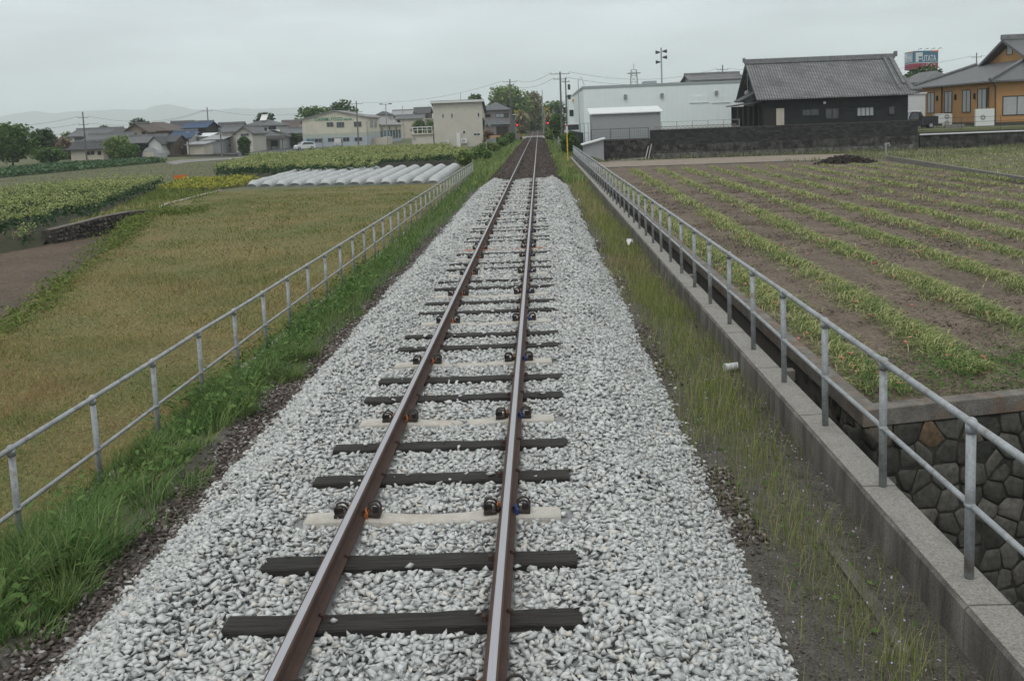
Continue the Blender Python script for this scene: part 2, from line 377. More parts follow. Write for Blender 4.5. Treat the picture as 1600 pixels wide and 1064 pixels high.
m_grass = M('grassy earth', (.075, .095, .04), .95, scale=.6, col2=(.12, .12, .06), bump=.6, bscale=9)
m_mead = M('meadow earth', speck=.55, spsc=14, col=(.105, .115, .04), rough=.95, scale=.3, col2=(.18, .135, .055), bump=.8, bscale=14)
m_grit = M('gritty soil', (.062, .055, .047), .95, speck=.6, spsc=55, scale=7, col2=(.13, .12, .105), bump=.8, bscale=60, stains=.6, scol=(.05, .055, .028), sscale=1.2)
m_ditch = M('ditch mud', (.03, .027, .022), .9, scale=2, bump=.6)
mi = np.where((cx > -2.95) & (cx < 3.9) & (cy < 60), 2, np.where((cx > 3.87) & (cy < 93) & ((zg(cx, cy) < -2) | (cx < 5.1)), 3, np.where((cx < -4.2) & (cx > -60) & (cy < 66), 1, 0)))
g = npmesh('ground', np.stack([XX, YY, ZZ], -1).reshape(-1, 3), [GF], [m_grass, m_mead, m_grit, m_ditch, M('bank soil', (.05, .046, .03), .95, scale=1.2, col2=(.085, .075, .045), bump=.6, speck=.4, spsc=9)], mi=np.where((cx < -20) & (cx > -62) & (cy < 46) & (cy > 28), 4, mi))
top(g, 'grassy ground with the raised railway bank and the ditch', kind='structure')
def sheet(name, poly, mat, dz, label, ys=YB, zf=None, kind='structure', sub=0.):
    bm = bmesh.new(); vs = [bm.verts.new((p[0], p[1], 0)) for p in poly]; bm.faces.new(vs)
    for y in ys:
        bmesh.ops.bisect_plane(bm, geom=bm.verts[:]+bm.edges[:]+bm.faces[:], plane_co=(0, y, 0), plane_no=(0, 1, 0))
    for v in bm.verts: v.co.z = (float(zf(v.co.x, v.co.y)) if zf else float(zl(v.co.y)))+dz
    bmesh.ops.recalc_face_normals(bm, faces=bm.faces)
    for f in bm.faces:
        if f.normal.z < 0: f.normal_flip()
    me = bpy.data.meshes.new(name); bm.to_mesh(me); bm.free(); me.materials.append(mat); face_uv(me)
    o = bpy.data.objects.new(name, me); COL.objects.link(o); return top(o, label, kind=kind)
def pxpoly(*p): return [tuple(G(*q)[:2]) for q in p]
# ------------------------------------------------------------------ track bed
def bedmesh(name, prof, y0, y1, st, mat, bumpy=.0, label='', ragged=0.):
    xs = np.array([p[0] for p in prof]); zs = np.array([p[1] for p in prof]); xf = np.arange(xs[0], xs[-1]+.01, .12); ys = np.arange(y0, y1+st*.5, st)
    X, Y = np.meshgrid(xf, ys); Z = np.interp(X, xs, zs)+rng.normal(0, bumpy, X.shape); k = len(xf)
    i = (np.arange(len(ys)-1)[:, None]*k+np.arange(k-1)[None]).ravel()
    o = npmesh(name, np.stack([X, Y, Z], -1).reshape(-1, 3), [np.stack([i, i+1, i+k+1, i+k], 1)], mat, smooth=True); return top(o, label, kind='structure')
PROF = [(-2.55, -.70), (-2.35, -.64), (-1.5, -.16), (-1.12, -.215), (-.5, -.205), (.5, -.205), (1.1, -.205), (1.5, -.10), (2.25, -.60), (2.38, -.70)]
def bz(x): return np.interp(x, [p[0] for p in PROF], [p[1] for p in PROF])
m_bed = M('ballast underlayer', (.20, .207, .205), .95, scale=20, col2=(.34, .35, .345), bump=.8, bscale=40)
bedmesh('ballast_bed', PROF, 1.6, 50.5, .4, m_bed, .008, 'pale grey stone ballast bed under the track')
PROF2 = [(-2.5, -.74), (-1.95, -.5), (-1.35, -.24), (-.8, -.2), (.8, -.2), (1.35, -.24), (1.95, -.5), (2.45, -.74)]
m_bed2 = M('old brown ballast', (.033, .025, .021), .95, scale=8, col2=(.075, .055, .045), bump=1, bscale=16, stains=.5, scol=(.02, .018, .016), sscale=.4)
bedmesh('old_ballast_bed', PROF2, 50.2, 420, .8, m_bed2, .02, 'dark brown old ballast bed beyond the pale stones')
SLEEP = [(4.6, 'c'), (5.41, 'w'), (6.2, 'w'), (6.96, 'c'), (7.74, 'w'), (8.55, 'w'), (9.29, 'c'), (10.1, 'w'), (10.85, 'w'), (11.6, 'c'), (12.44, 'w'), (13.18, 'w'), (14.02, 'c'), (14.83, 'w'), (15.62, 'w'), (16.27, 'c')]
y_ = 16.27; k_ = 0
while y_ < 49.2:
    y_ += .755; k_ += 1; SLEEP.append((y_, 'c' if k_ % 3 == 0 or k_ == 8 else 'w'))
RED = min(range(len(SLEEP)), key=lambda i: abs(SLEEP[i][0]-22.6)); SLEEP[RED] = (SLEEP[RED][0], 'r')
SY = np.array([s[0] for s in SLEEP])
# white ballast: three bands, stones a little larger and thinner spread with distance
def band(y0, y1, st, s0, s1, sel):
    x, y = jgrid(-2.75, 2.75, y0, y1, st)
    edge = np.where(x < 0, 2.12, 2.22)+.30*(vnoise(y, x*0, .9, 3)-.4)+.14*(vnoise(y, np.sign(x)*3, .3, 2)-.5)+rng.exponential(.045, len(x)); keep = np.abs(x) < edge
    x, y = x[keep], y[keep]
    dy = np.abs(y[:, None]-SY[None]).min(1) if len(x) < 200000 else 0
    on = (dy < (.105+s0*.45 if y0 < 17 else .05)) & (np.abs(x) < 1.06); rail = np.abs(np.abs(x)-.566) < .075+s0*.4
    keep = ~(on & (rng.uniform(0, 1, len(x)) > .012)) & ~rail
    if y1 < 60: keep &= y < 50+.5*np.sin(x*3)
    x, y = x[keep], y[keep]; on = on[keep]; s = s0+(s1-s0)*rng.beta(1.3, 2.2, len(x))
    z = bz(x)+s*.22+rng.uniform(0, .025, len(x))+np.clip((np.abs(x)-1.05)*3, 0, 1)*np.maximum(-.005, .13*(vnoise(x, y, .55, 7)-.35)+.09*(vnoise(x, y, 1.6, 8)-.3))*np.clip((2.3-np.abs(x))*2, .1, 1); z = np.where(np.abs(x) < 1.06, np.minimum(z, (-.190 if y0 < 17 else -.165)+s*.15+rng.normal(0, .010, len(x))), z)
    z = np.where(on, -.155+s*.3, z)
    return stones(np.stack([x, y, z], 1), s, flat=.42)
LO = merge([(q[0], q[1], q[2], 0) for q in (band(3.4, 10, .045, .026, .045, 0), band(10, 17, .055, .032, .05, 1))]); LO[0][:, 2] -= .022
WH = [LO, band(3.4, 9, .0365, .027, .056, 0), band(9, 17, .043, .030, .060, 1), band(17, 28, .058, .036, .066, 2), band(28, 51, .088, .05, .082, 3)]
V, F, rr, _ = merge([(v, f, r_, 0) for v, f, r_, m in WH])
m_stone = ATT('pale ballast stone', [(0, (.34, .355, .35)), (.15, (.43, .445, .435)), (.5, (.50, .517, .505)), (.85, (.56, .575, .56)), (.93, (.60, .61, .59)), (.95, (.53, .50, .45)), (1, (.58, .56, .51))], var=.1, nsc=26, rough=.85)
top(npmesh('ballast_stones', V, F, m_stone, rr), 'loose pale grey crushed stones heaped between and beside the rails', 'ballast', kind='stuff')
# old brown stones along the toe of the ballast and over the far bed
x, y = jgrid(-2.85, -1.95, 3.6, 34, .042); kp = rng.uniform(0, 1, len(x)) < np.clip(2.2-np.abs(x+2.36+.1*vnoise(y, x*0, 1.1, 15))/.2, 0, 1)*np.clip(1.6-y/20, .15, 1)*np.clip(.75+.6*vnoise(y, x*0, 1.5, 16), 0, 1); x, y = x[kp], y[kp]
x2, y2 = jgrid(2.15, 2.62, 4, 40, .042); kp = rng.uniform(0, 1, len(x2)) < np.clip(1.2*vnoise(y2, x2, 1.1, 9)-.45, 0, 1)*1.6; x2, y2 = x2[kp], y2[kp]
x3, y3 = jgrid(-2.15, 2.15, 50, 92, .17); kp = np.abs(np.abs(x3)-.566) > .13; x3, y3 = x3[kp], y3[kp]
x4, y4 = jgrid(-2., 2., 92, 190, .34); kp = np.abs(np.abs(x4)-.566) > .2; x4, y4 = x4[kp], y4[kp]
xs = np.concatenate([x, x2, x3, x4]); ys = np.concatenate([y, y2, y3, y4]); n1, n2 = len(x)+len(x2), len(x3)
ss = np.concatenate([rng.uniform(.02, .042, n1), rng.uniform(.07, .12, n2), rng.uniform(.14, .2, len(x4))])
zz = np.concatenate([zg(xs[:n1], ys[:n1])+.015+np.maximum(0, bz(xs[:n1])+.67), np.interp(xs[n1:], [p[0] for p in PROF2], [p[1] for p in PROF2])-.02])
PA = np.stack([xs, ys, zz], 1); q1 = stones(PA[:n1], ss[:n1]); q2 = stones(PA[n1:], ss[n1:]); V, F, rr, mi_ = merge([(q1[0], q1[1], q1[2], 0), (q2[0], q2[1], q2[2], 1)])
m_brown = ATT('old brown stone', [(0, (.055, .044, .038)), (.4, (.105, .085, .073)), (.75, (.17, .145, .128)), (.9, (.27, .25, .235)), (.95, (.42, .42, .41)), (1, (.14, .075, .05))], var=.2, nsc=25)
m_brown2 = ATT('sooty brown stone', [(0, (.03, .023, .02)), (.5, (.055, .043, .036)), (.9, (.09, .07, .058)), (1, (.10, .05, .035))], var=.2, nsc=25)
top(npmesh('old_ballast_stones', V, F, [m_brown, m_brown2], rr, mi_), 'weathered brown stones along the ballast toe and down the far track', 'ballast', kind='stuff')
# ------------------------------------------------------------------ rails
m_rust = M('rail rust', (.055, .033, .026), .75, scale=6, col2=(.085, .05, .038), bump=.2, bscale=60)
m_steel = M('polished rail head', (.42, .42, .44), .34, scale=3, var=.06, metal=.85, spec=.5, stretch=(30, .6, 30))
HW, BW = .0325, .0635
prof = [(-BW, -.153), (BW, -.153), (BW, -.142), (.02, -.125), (.008, -.115), (.008, -.05), (.03, -.04), (HW, -.03), (HW, -.006), (.022, 0), (-.022, 0), (-HW, -.006), (-HW, -.03), (-.03, -.04), (-.008, -.05), (-.008, -.115), (-.02, -.125), (-BW, -.142)]
RY = [1.5, 4]+list(range(6, 60, 4))+list(range(60, 420, 20))+[420]
for sx_, lab in ((-.566, 'left running rail, rusty brown sides and polished top, seen from the train'), (.566, 'right running rail, rusty brown sides and polished top, nearer the parapet')):
    b = MB((sx_, 1.5, 0)); n = len(prof); vs = [(sx_+px, y, pz) for y in RY for px, pz in prof]; b.add(vs, [])
    for i in range(len(RY)-1):
        for j in range(n): b.add([], []); b.f.append((i*n+j, i*n+(j+1) % n, (i+1)*n+(j+1) % n, (i+1)*n+j)); b.m.append(1 if j in (9,) else 0)
    b.f += [tuple(range(n-1, -1, -1))]; b.m += [0]
    r_ = b.build('rail', [m_rust, m_steel]); top(r_, lab, 'rail', 'rails of the single track')
# ------------------------------------------------------------------ sleepers
m_wood = UVM('tarred timber', 'brick', (.018, .017, .017), (.034, .032, .031), 2.5, .03, .8, .003, (.008, .008, .008), .7)
m_wood = M('tarred timber', (.017, .016, .0155), .8, scale=5, col2=(.07, .064, .058), bump=.9, bscale=22, stretch=(.5, 9, 9))
m_conc = M('sleeper concrete', (.40, .38, .335), .9, scale=4, col2=(.53, .51, .46), bump=.4, bscale=60, stains=.6, scol=(.30, .245, .18), sscale=2.5, speck=.15, spsc=50)
m_redp = M('red oxide paint', (.30, .12, .085), .8, scale=6, col2=(.42, .24, .18), bump=.2)
m_blk = M('clip steel', (.016, .015, .015), .6, scale=40, col2=(.06, .045, .036), spec=.4)
m_org = M('orange nylon', (.36, .11, .03), .55, var=.15); m_blue = M('blue nylon', (.03, .06, .22), .5, var=.15)
def wood_mesh(seed):
    r_ = random.Random(seed); b = MB(); xs_ = np.linspace(-1.07, 1.07, 15); vs = []
    for i, x in enumerate(xs_):
        e = r_.uniform(-.006, .006); a = .1+r_.uniform(-.006, .006); zt = -.157+r_.uniform(-.004, .003)
        vs += [(x, -a+e, -.3), (x, a+e, -.3), (x, a+e-.003, zt-.012), (x, a-.014+e, zt), (x, -a+.014+e, zt+r_.uniform(-.003, .002)), (x, -a+e+.003, zt-.014)]
    fs = [(i*6+j, i*6+(j+1) % 6, (i+1)*6+(j+1) % 6, (i+1)*6+j) for i in range(14) for j in range(6)]+[(5, 4, 3, 2, 1, 0), tuple(range(84, 90))]
    b.add(vs, fs); return b
def conc_mesh():
    b = MB(); st = [(-.97, .083, -.168), (-.95, .088, -.158), (-.66, .095, -.152), (-.48, .095, -.154), (-.25, .082, -.178), (0, .08, -.186), (.25, .082, -.178), (.48, .095, -.154), (.66, .095, -.152), (.95, .088, -.158), (.97, .083, -.168)]
    vs = []
    for x, a, z in st: vs += [(x, -a-.03, -.32), (x, a+.03, -.32), (x, a, z-.012), (x, a-.012, z), (x, -a+.012, z), (x, -a, z-.012)]
    k = len(st); b.add(vs, [(i*6+j, i*6+(j+1) % 6, (i+1)*6+(j+1) % 6, (i+1)*6+j) for i in range(k-1) for j in range(6)]+[(5, 4, 3, 2, 1, 0), tuple(range((k-1)*6, k*6))]); return b
def clip_mesh():
    b = MB()
    for dy in (-.036, .032):
        b.tube([(.047*math.cos(a), dy+.012*math.sin(a), .043*math.sin(a)) for a in np.linspace(-.9, 4.3, 15)], .0085, 6)
    b.box((-.045, -.055, -.052), (.05, .055, -.028)); b.box((-.012, -.012, -.03), (.045, .012, .01)); b.tube([(-.05, -.03, -.03), (-.075, 0, -.02), (-.05, .03, -.03)], .011, 6); return b
def ins_mesh(dx):
    b = MB(); b.box((-.012, -.045, -.045), (.016, .045, -.012)); b.tube([(.012, -.04, -.015), (-.002, -.02, .012), (-.002, .02, .012), (.012, .045, -.03)], .010, 6); return b
def spike_mesh():
    b = MB(); b.box((-.014, -.012, -.05), (.014, .012, 0)); b.ball((0, 0, .004), (.022, .018, .014), n=6, k=4); return b
woods = [wood_mesh(i).build('sleeper_source', m_wood) for i in range(6)]; concs = [conc_mesh().build('sleeper_source', m_conc), conc_mesh().build('sleeper_source', m_redp)]
clip = clip_mesh().build('rail_clip', m_blk); insO = ins_mesh(0).build('insulator', m_org); insB = ins_mesh(0).build('insulator', m_blue); spk = spike_mesh().build('rail_spike', m_rust)
SRC = woods+concs+[clip, insO, insB, spk]
def inst(src, name, parent, loc, rz=0, label=None):
    o = src.copy(); o.name = name; COL.objects.link(o); setpar(o, parent); o.location = loc; o.rotation_euler = (0, 0, rz)
    if label: o['label'] = label
    return o
for i, (y, k) in enumerate(SLEEP):
    src = woods[i % 6] if k == 'w' else concs[1 if k == 'r' else 0]
    o = src.copy(); o.name = 'timber_sleeper' if k == 'w' else 'concrete_sleeper'; COL.objects.link(o); o.location = (random.uniform(-.02, .02), y, 0)
    if k == 'w': o.rotation_euler = (0, 0, math.pi*(i % 2)+random.uniform(-.008, .008))
    nth = ordw(i+1); side = 'just entering the foot of the photo' if i == 0 else nth+' sleeper up from the foot of the photo'
    top(o, ('black tarred timber sleeper, ' if k == 'w' else 'red painted sleeper, ' if k == 'r' else 'pale concrete sleeper with clips, ')+side, 'sleeper', 'timber sleepers' if k == 'w' else 'concrete sleepers')
    if y > 46: continue
    for sx_ in (-.566, .566):
        for d in (-1, 1):
            fl = math.cos(o.rotation_euler[2])
            if k == 'w':
                if y < 26: inst(spk, 'rail_spike', o, ((sx_+d*.075)*fl, .03*d*fl, -.135))
            else:
                c = inst(clip, 'rail_clip', o, (sx_+d*.125, 0, -.1), 0 if d > 0 else math.pi)
                if y < 30: inst(insB if (sx_ > 0 and d > 0) else insO, 'insulator', c, (-.055, -.03, -.005), 0, 'blue plastic insulator' if (sx_ > 0 and d > 0) else 'orange plastic insulator')
for s in SRC: bpy.data.objects.remove(s)
# ------------------------------------------------------------------ handrails on both sides, parapet kerb, footing
m_galv = M('weathered galvanised steel', (.25, .27, .28), .55, scale=4, col2=(.38, .40, .41), metal=.35, stains=.8, scol=(.15, .105, .075), sscale=6, bump=.1, speck=.15, spsc=40)
def railing(name, label, x, ys, zb, h, sub=0.):
    root = empty(name, (x, ys[0], zb)); top(root, label, 'railing', 'pipe railings along the line'); o = (x, ys[0], zb)
    for y in ys:
        lx = random.uniform(-.012, .012); b = MB(o); b.cyl((x, y, zb-sub), (x+lx, y, zb+h-.02), .033, n=10)
        b.cyl((x+lx, y, zb+h-.075), (x+lx, y, zb+h), .039, n=10); b.ball((x+lx, y, zb+h), (.042, .05, .036), n=10, k=6); b.ball((x, y, zb+h*.47), (.04, .045, .03), n=10, k=6)
        b.build('post', m_galv, root, smooth=True)
    for zz_, r_, nm in ((h, .0275, 'top_rail'), (h*.47, .022, 'middle_rail')):
        b = MB(o); b.tube([(x+random.uniform(-.006, .006), y, zb+zz_+random.uniform(-.004, .004)) for y in [ys[0]-3.5]+list(ys)+[ys[-1]+.1]], r_, 8); b.build(nm, m_galv, root, smooth=True)
LY = [5.25+1.652*i for i in range(41)]
railing('pipe_railing', 'grey pipe railing rising from tall grass between the track and the brown meadow', -4.13, LY, -1.2, 1.12, .1)
RYS = [4.7+1.665*i for i in range(47)]
railing('pipe_railing', 'grey pipe railing standing on the concrete parapet beside the onion field', 3.745, RYS, -.46, 1.1, .0)
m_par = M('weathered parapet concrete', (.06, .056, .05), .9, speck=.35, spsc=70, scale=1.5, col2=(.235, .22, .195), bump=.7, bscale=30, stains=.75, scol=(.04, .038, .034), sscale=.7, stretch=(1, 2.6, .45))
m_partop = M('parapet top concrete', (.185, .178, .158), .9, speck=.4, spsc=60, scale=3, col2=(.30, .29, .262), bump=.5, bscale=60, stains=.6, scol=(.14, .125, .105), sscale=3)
root = empty('parapet_wall', (3.7, 2, -.8)); top(root, 'low stained concrete parapet in jointed lengths carrying the right-hand railing', 'parapet')
y = 2.0; k = 0; ends = []
b = MB((3.7, 2, -.8)); bt = MB((3.7, 2, -.8))
while y < 83:
    L = [2.02, 1.98, 2.05][k % 3]; j = random.uniform(-.004, .004); b.prism([(3.54+j, y, -1.3), (3.86+j, y, -1.3), (3.86+j, y, -.472), (3.575+j, y, -.472), (3.555+j, y, -.49)], (0, L-.014, 0)); bt.box((3.577+j, y+.004, -.4715), (3.858+j, y+L-.018, -.46)); y += L; k += 1
b.build('wall_body', m_par, root); bt.build('coping', m_partop, root)
# footing under the left railing, broken in places
m_foot = M('mossy footing concrete', (.30, .28, .24), .9, scale=3, col2=(.38, .35, .30), bump=.4, stains=.5, scol=(.10, .10, .06), sscale=2)
b = MB((-4.2, 4, -1.3)); y = 4.
while y < 74:
    L = random.uniform(1.4, 2.4); b.box((-4.34+random.uniform(-.02, .02), y, -1.6), (-3.98, y+L, -1.19+random.uniform(-.03, .03))); y += L+.03
top(b.build('railing_footing', m_foot, bevel=.015), 'mossy concrete footing strip under the left railing posts', 'footing')
# gutter edging inside the parapet, sunk in the soil here and there
b = MB((3.15, 5, -.8)); ys_ = np.arange(4.5, 60, .35); vs = []
for y in ys_:
    zt = float(zg(3.15, y))+.012+.06*(vnoise(y, 0., 1.4, 12)-.62); dx = .012*math.sin(y*2.3)
    vs += [(3.10+dx, y, -.95), (3.20+dx, y, -.95), (3.20+dx, y, zt), (3.10+dx, y, zt)]
k = len(ys_); b.add(vs, [(i*4+j, i*4+(j+1) % 4, (i+1)*4+(j+1) % 4, (i+1)*4+j) for i in range(k-1) for j in range(4)]+[(3, 2, 1, 0), tuple(range(4*k-4, 4*k))])
m_gut = M('gutter concrete', (.06, .055, .048), .92, speck=.5, spsc=60, scale=5, col2=(.13, .12, .10), bump=.5, bscale=40, stains=.7, scol=(.05, .05, .03), sscale=2)
top(b.build('gutter_edging', m_gut), 'thin concrete gutter edging half buried along the parapet foot', 'gutter')
x, y = jgrid(3.2, 3.54, 5.5, 40, .028); k = rng.uniform(0, 1, len(x)) < np.clip(2.6*vnoise(y, x*0, 1.3, 14)-1.35, 0, .9); x, y = x[k], y[k]; V, F, rr, _ = stones(np.stack([x, y, zg(x, y)+.004], 1), rng.uniform(.010, .026, len(x)))
top(npmesh('gutter_gravel', V, F, ATT('pinkish grit', [(0, (.07, .06, .052)), (.5, (.20, .175, .15)), (1, (.34, .30, .265))], var=.2), rr), 'pale grit washed into the gutter along the parapet foot', 'gravel', kind='stuff')
# pipe stub through the parapet
m_pvc = M('white pvc', (.6, .62, .62), .5, var=.06)
b = MB((3.5, 13.2, -.72)); b.cyl((3.56, 13.15, -.72), (3.4, 13.12, -.73), .055, n=12); b.cyl((3.4, 13.12, -.73), (3.36, 13.11, -.73), .062, n=12)
top(b.build('drain_pipe', m_pvc), 'short white plastic drain pipe sticking out of the parapet foot', 'pipe')
# ------------------------------------------------------------------ ditch and the stone retaining walls of the onion field
m_dark = M('dark stained concrete', (.045, .042, .038), .9, scale=1.5, col2=(.085, .08, .07), bump=.4, bscale=30, stains=.5, scol=(.02, .02, .018), sscale=.8)
m_lich = M('lichen coping', (.10, .093, .083), .92, speck=.4, spsc=60, scale=4, col2=(.21, .195, .17), bump=.6, bscale=50, stains=.9, scol=(.20, .095, .035), sscale=1.3)
m_rub = ATT('dark rubble stone', [(0, (.03, .032, .025)), (.4, (.055, .053, .045)), (.75, (.08, .077, .067)), (.94, (.11, .104, .09)), (1, (.13, .09, .055))], var=.5, nsc=13, bump=.8)
m_rubw = UVM('rubble and mortar', 'rubble', (.04, .038, .033), (.055, .052, .045), .07, .3, .95, .05, (.03, .029, .026), .5, .6, (.03, .036, .018), sscale=1.2)
root = empty('stone_retaining_wall', (5.05, 12.4, -4.2)); top(root, 'dark rubble retaining wall with lichen stained concrete coping around the onion field corner', 'retaining wall'); o = (5.05, 12.4, -4.2)
def ny_(x): return 12.25+.22*(x-5)
b = MB(o); b.prism([(4.98, ny_(5), -1.36), (4.98, 92, -1.36), (5.22, 92, -1.36), (5.22, ny_(5)+.3, -1.36), (30, ny_(30)+.3, -1.36), (30, ny_(30), -1.36)], (0, 0, .24)); b.build('coping', m_lich, root, bevel=.012)
b = MB(o); b.prism([(5.04, ny_(5)+.05, -4.3), (5.04, 92, -4.3), (5.2, 92, -4.3), (5.2, ny_(5)+.3, -4.3), (30, ny_(30)+.3, -4.3), (30, ny_(30)+.06, -4.3)], (0, 0, 2.937))
b.box((4.96, 15.2, -1.78), (5.05, 91, -1.68)); b.box((4.93, 15.2, -2.7), (5.05, 91, -2.16)); b.build('wall_body', m_rubw, root)
def facing(x0, x1, z0, z1, st):
    u, v = jgrid(x0, x1, z0, z1, st, .3); return u, v
def rotax(n, ax):
    a = rng.uniform(0, 6.283, n); c, q = np.cos(a), np.sin(a); z = 0*a; o1 = z+1
    return np.stack([np.stack([c, z, q], -1), np.stack([z, o1, z], -1), np.stack([-q, z, c], -1)], -2) if ax == 'y' else np.stack([np.stack([o1, z, z], -1), np.stack([z, c, -q], -1), np.stack([z, q, c], -1)], -2)
def rubble(P3, size, ax, thick):
    parts = []; pick = rng.integers(0, len(STONES), len(P3)); rnd = rng.uniform(0, 1, len(P3))
    for i, (T, F) in enumerate(STONES):
        q = np.where(pick == i)[0]
        if len(q):
            k = np.abs(T).max(0); Tn = T/k; ci = 1 if ax == 'y' else 0; Tn[:, ci] = np.clip(Tn[:, ci]*2.4, -1, 1); Tn = np.sign(Tn)*np.abs(Tn)**.75; s3 = np.stack([size[q]*(thick/size[q] if ax == 'x' else 1), size[q]*(thick/size[q] if ax == 'y' else rng.uniform(.8, 1.1, len(q))), size[q]*rng.uniform(.75, 1, len(q))], 1)
            V, Fs = scatter(Tn, [F], P3[q], np.tile(np.eye(3), (len(q), 1, 1)), s3); parts.append((V, Fs, np.repeat(rnd[q], len(T)), 0))
    return merge(parts)
def masonry(u0, u1, v0, v1, st, place):
    """fitted irregular stones: each is the cell of a jittered point, drawn in from its neighbours and pushed out a little"""
    u, v = jgrid(u0, u1, v0, v1, st, .36); u = u*1.0; P2 = np.stack([u, v], 1); Vs, Fs3, Fs4, rn = [], [], [], []; k = 0
    for i in range(len(P2)):
        c = P2[i]; near = np.argsort(((P2-c)**2*np.array([.7, 1.2])).sum(1))[1:13]; poly = [c+np.array(q)*st*.95 for q in ((-1, -1), (1, -1), (1, 1), (-1, 1))]; poly = [np.array([p[0], min(p[1], v1-.012)]) for p in poly]
        for j in near:
            d = P2[j]-c; m_ = (P2[j]+c)/2; d = d/np.linalg.norm(d); m_ = m_-d*.009; out = []
            for p, q in zip(poly, poly[1:]+poly[:1]):
                sp, sq = (p-m_)@d, (q-m_)@d
                if sp <= 0: out.append(p)
                if sp*sq < 0: out.append(p+(q-p)*(sp/(sp-sq)))
            poly = out
            if len(poly) < 3: break
        n = len(poly)
        if n < 3: continue
        dp = rng.uniform(.015, .05); ce = sum(poly)/n; tx, tz = rng.normal(0, .07, 2); r_ = rng.uniform()
        rings = [(1., -.03), (1., dp*.45), (.86, dp*.9), (.5, dp+rng.uniform(-.004, .012))]
        for sc_, h in rings:
            for p in poly: q = ce+(p-ce)*sc_; hh = h+((q-ce)@np.array([tx, tz]) if h > 0 else 0)+(rng.normal(0, .004) if h > 0 else 0); Vs.append(place(q[0], q[1], hh))
        Vs.append(place(ce[0], ce[1], dp+.006)); rn += [r_]*(4*n+1)
        for r4 in range(3): Fs4 += [(k+r4*n+a_, k+r4*n+(a_+1) % n, k+(r4+1)*n+(a_+1) % n, k+(r4+1)*n+a_) for a_ in range(n)]
        Fs3 += [(k+3*n+a_, k+3*n+(a_+1) % n, k+4*n) for a_ in range(n)]; k += 4*n+1
    return np.array(Vs), [np.array(Fs3), np.array(Fs4)], np.array(rn)
V1, F1, r1 = masonry(5.0, 17, -4.25, -1.36, .3, lambda a_, c_, h: (a_, ny_(a_)+.055-h, c_))
V2, F2, r2 = masonry(12.3, 15.25, -4.1, -1.36, .3, lambda a_, c_, h: (5.045-h, a_, c_))
V, F, rr, _ = merge([(V1, F1, r1, 0), (V2, F2, r2, 0)])
npo = npmesh('rubble_facing', V-np.array(o), F, m_rub, rr, parent=root)
# concrete struts across the ditch
m_strut = M('strut concrete', (.22, .21, .19), .9, scale=4, bump=.4, stains=.5)
for y, lab in ((15.6, 'pale concrete strut propping the ditch walls, nearest the stone corner'), (14.2, 'dark mossy concrete strut low in the ditch by the stone corner'), (25.5, 'short concrete strut across the ditch farther up the parapet')):
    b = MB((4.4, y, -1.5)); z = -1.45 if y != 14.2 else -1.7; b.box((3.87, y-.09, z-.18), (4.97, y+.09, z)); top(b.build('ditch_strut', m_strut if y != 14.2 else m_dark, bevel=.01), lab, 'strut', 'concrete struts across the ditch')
# ------------------------------------------------------------------ onion field
m_soil = M('tilled soil', (.092, .071, .052), .95, speck=.55, spsc=13, scale=.9, col2=(.158, .124, .094), bump=1, bscale=9, stains=.5, scol=(.068, .055, .044), sscale=.35)
FIELD = [(5.2, 12.6), (26, 17.2), (25, 48.5), (28.2, 77.3), (20, 79.3), (5.2, 80)]
def soil_mesh(name, poly, z0, st, lab, mat, amp):
    xs_ = np.arange(min(p[0] for p in poly), max(p[0] for p in poly)+st, st); ys_ = np.arange(min(p[1] for p in poly), max(p[1] for p in poly)+st, st); X, Y = np.meshgrid(xs_, ys_); k = len(xs_)
    Z = z0+amp*(vnoise(X, Y, .5, 4)-.5)+amp*.8*(vnoise(X, Y, .22, 5)-.5)+amp*(vnoise(X, Y, 2.2, 6)-.5)
    i = (np.arange(len(ys_)-1)[:, None]*k+np.arange(k-1)[None]).ravel(); c = inpoly(X.ravel()[i]+st/2, Y.ravel()[i]+st/2, poly); i = i[c]
    return top(npmesh(name, np.stack([X, Y, Z], -1).reshape(-1, 3), [np.stack([i, i+1, i+k+1, i+k], 1)], mat, smooth=True), lab, kind='structure')
soil_mesh('onion_field', FIELD, -1.27, .16, 'dark tilled soil of the onion field beyond the ditch', m_soil, .09)
m_straw = VEG('pulled onion leaves', [(0, (.085, .125, .038)), (.25, (.17, .22, .075)), (.5, (.30, .345, .125)), (.8, (.45, .46, .20)), (1, (.55, .52, .29))], [(0, (.05, .115, .03)), (.5, (.11, .20, .055)), (1, (.26, .33, .11))], 1.1, .25, lo=.45, hi=.75)
m_bulb = M('red onion skin', (.46, .18, .135), .6, var=.35, scale=9)
BT = MB(); BT.ball((0, 0, 0), 1, n=6, k=4); BTV = np.array(BT.v); BTF = [np.array([f for f in BT.f if len(f) == 3]), np.array([f for f in BT.f if len(f) == 4])]
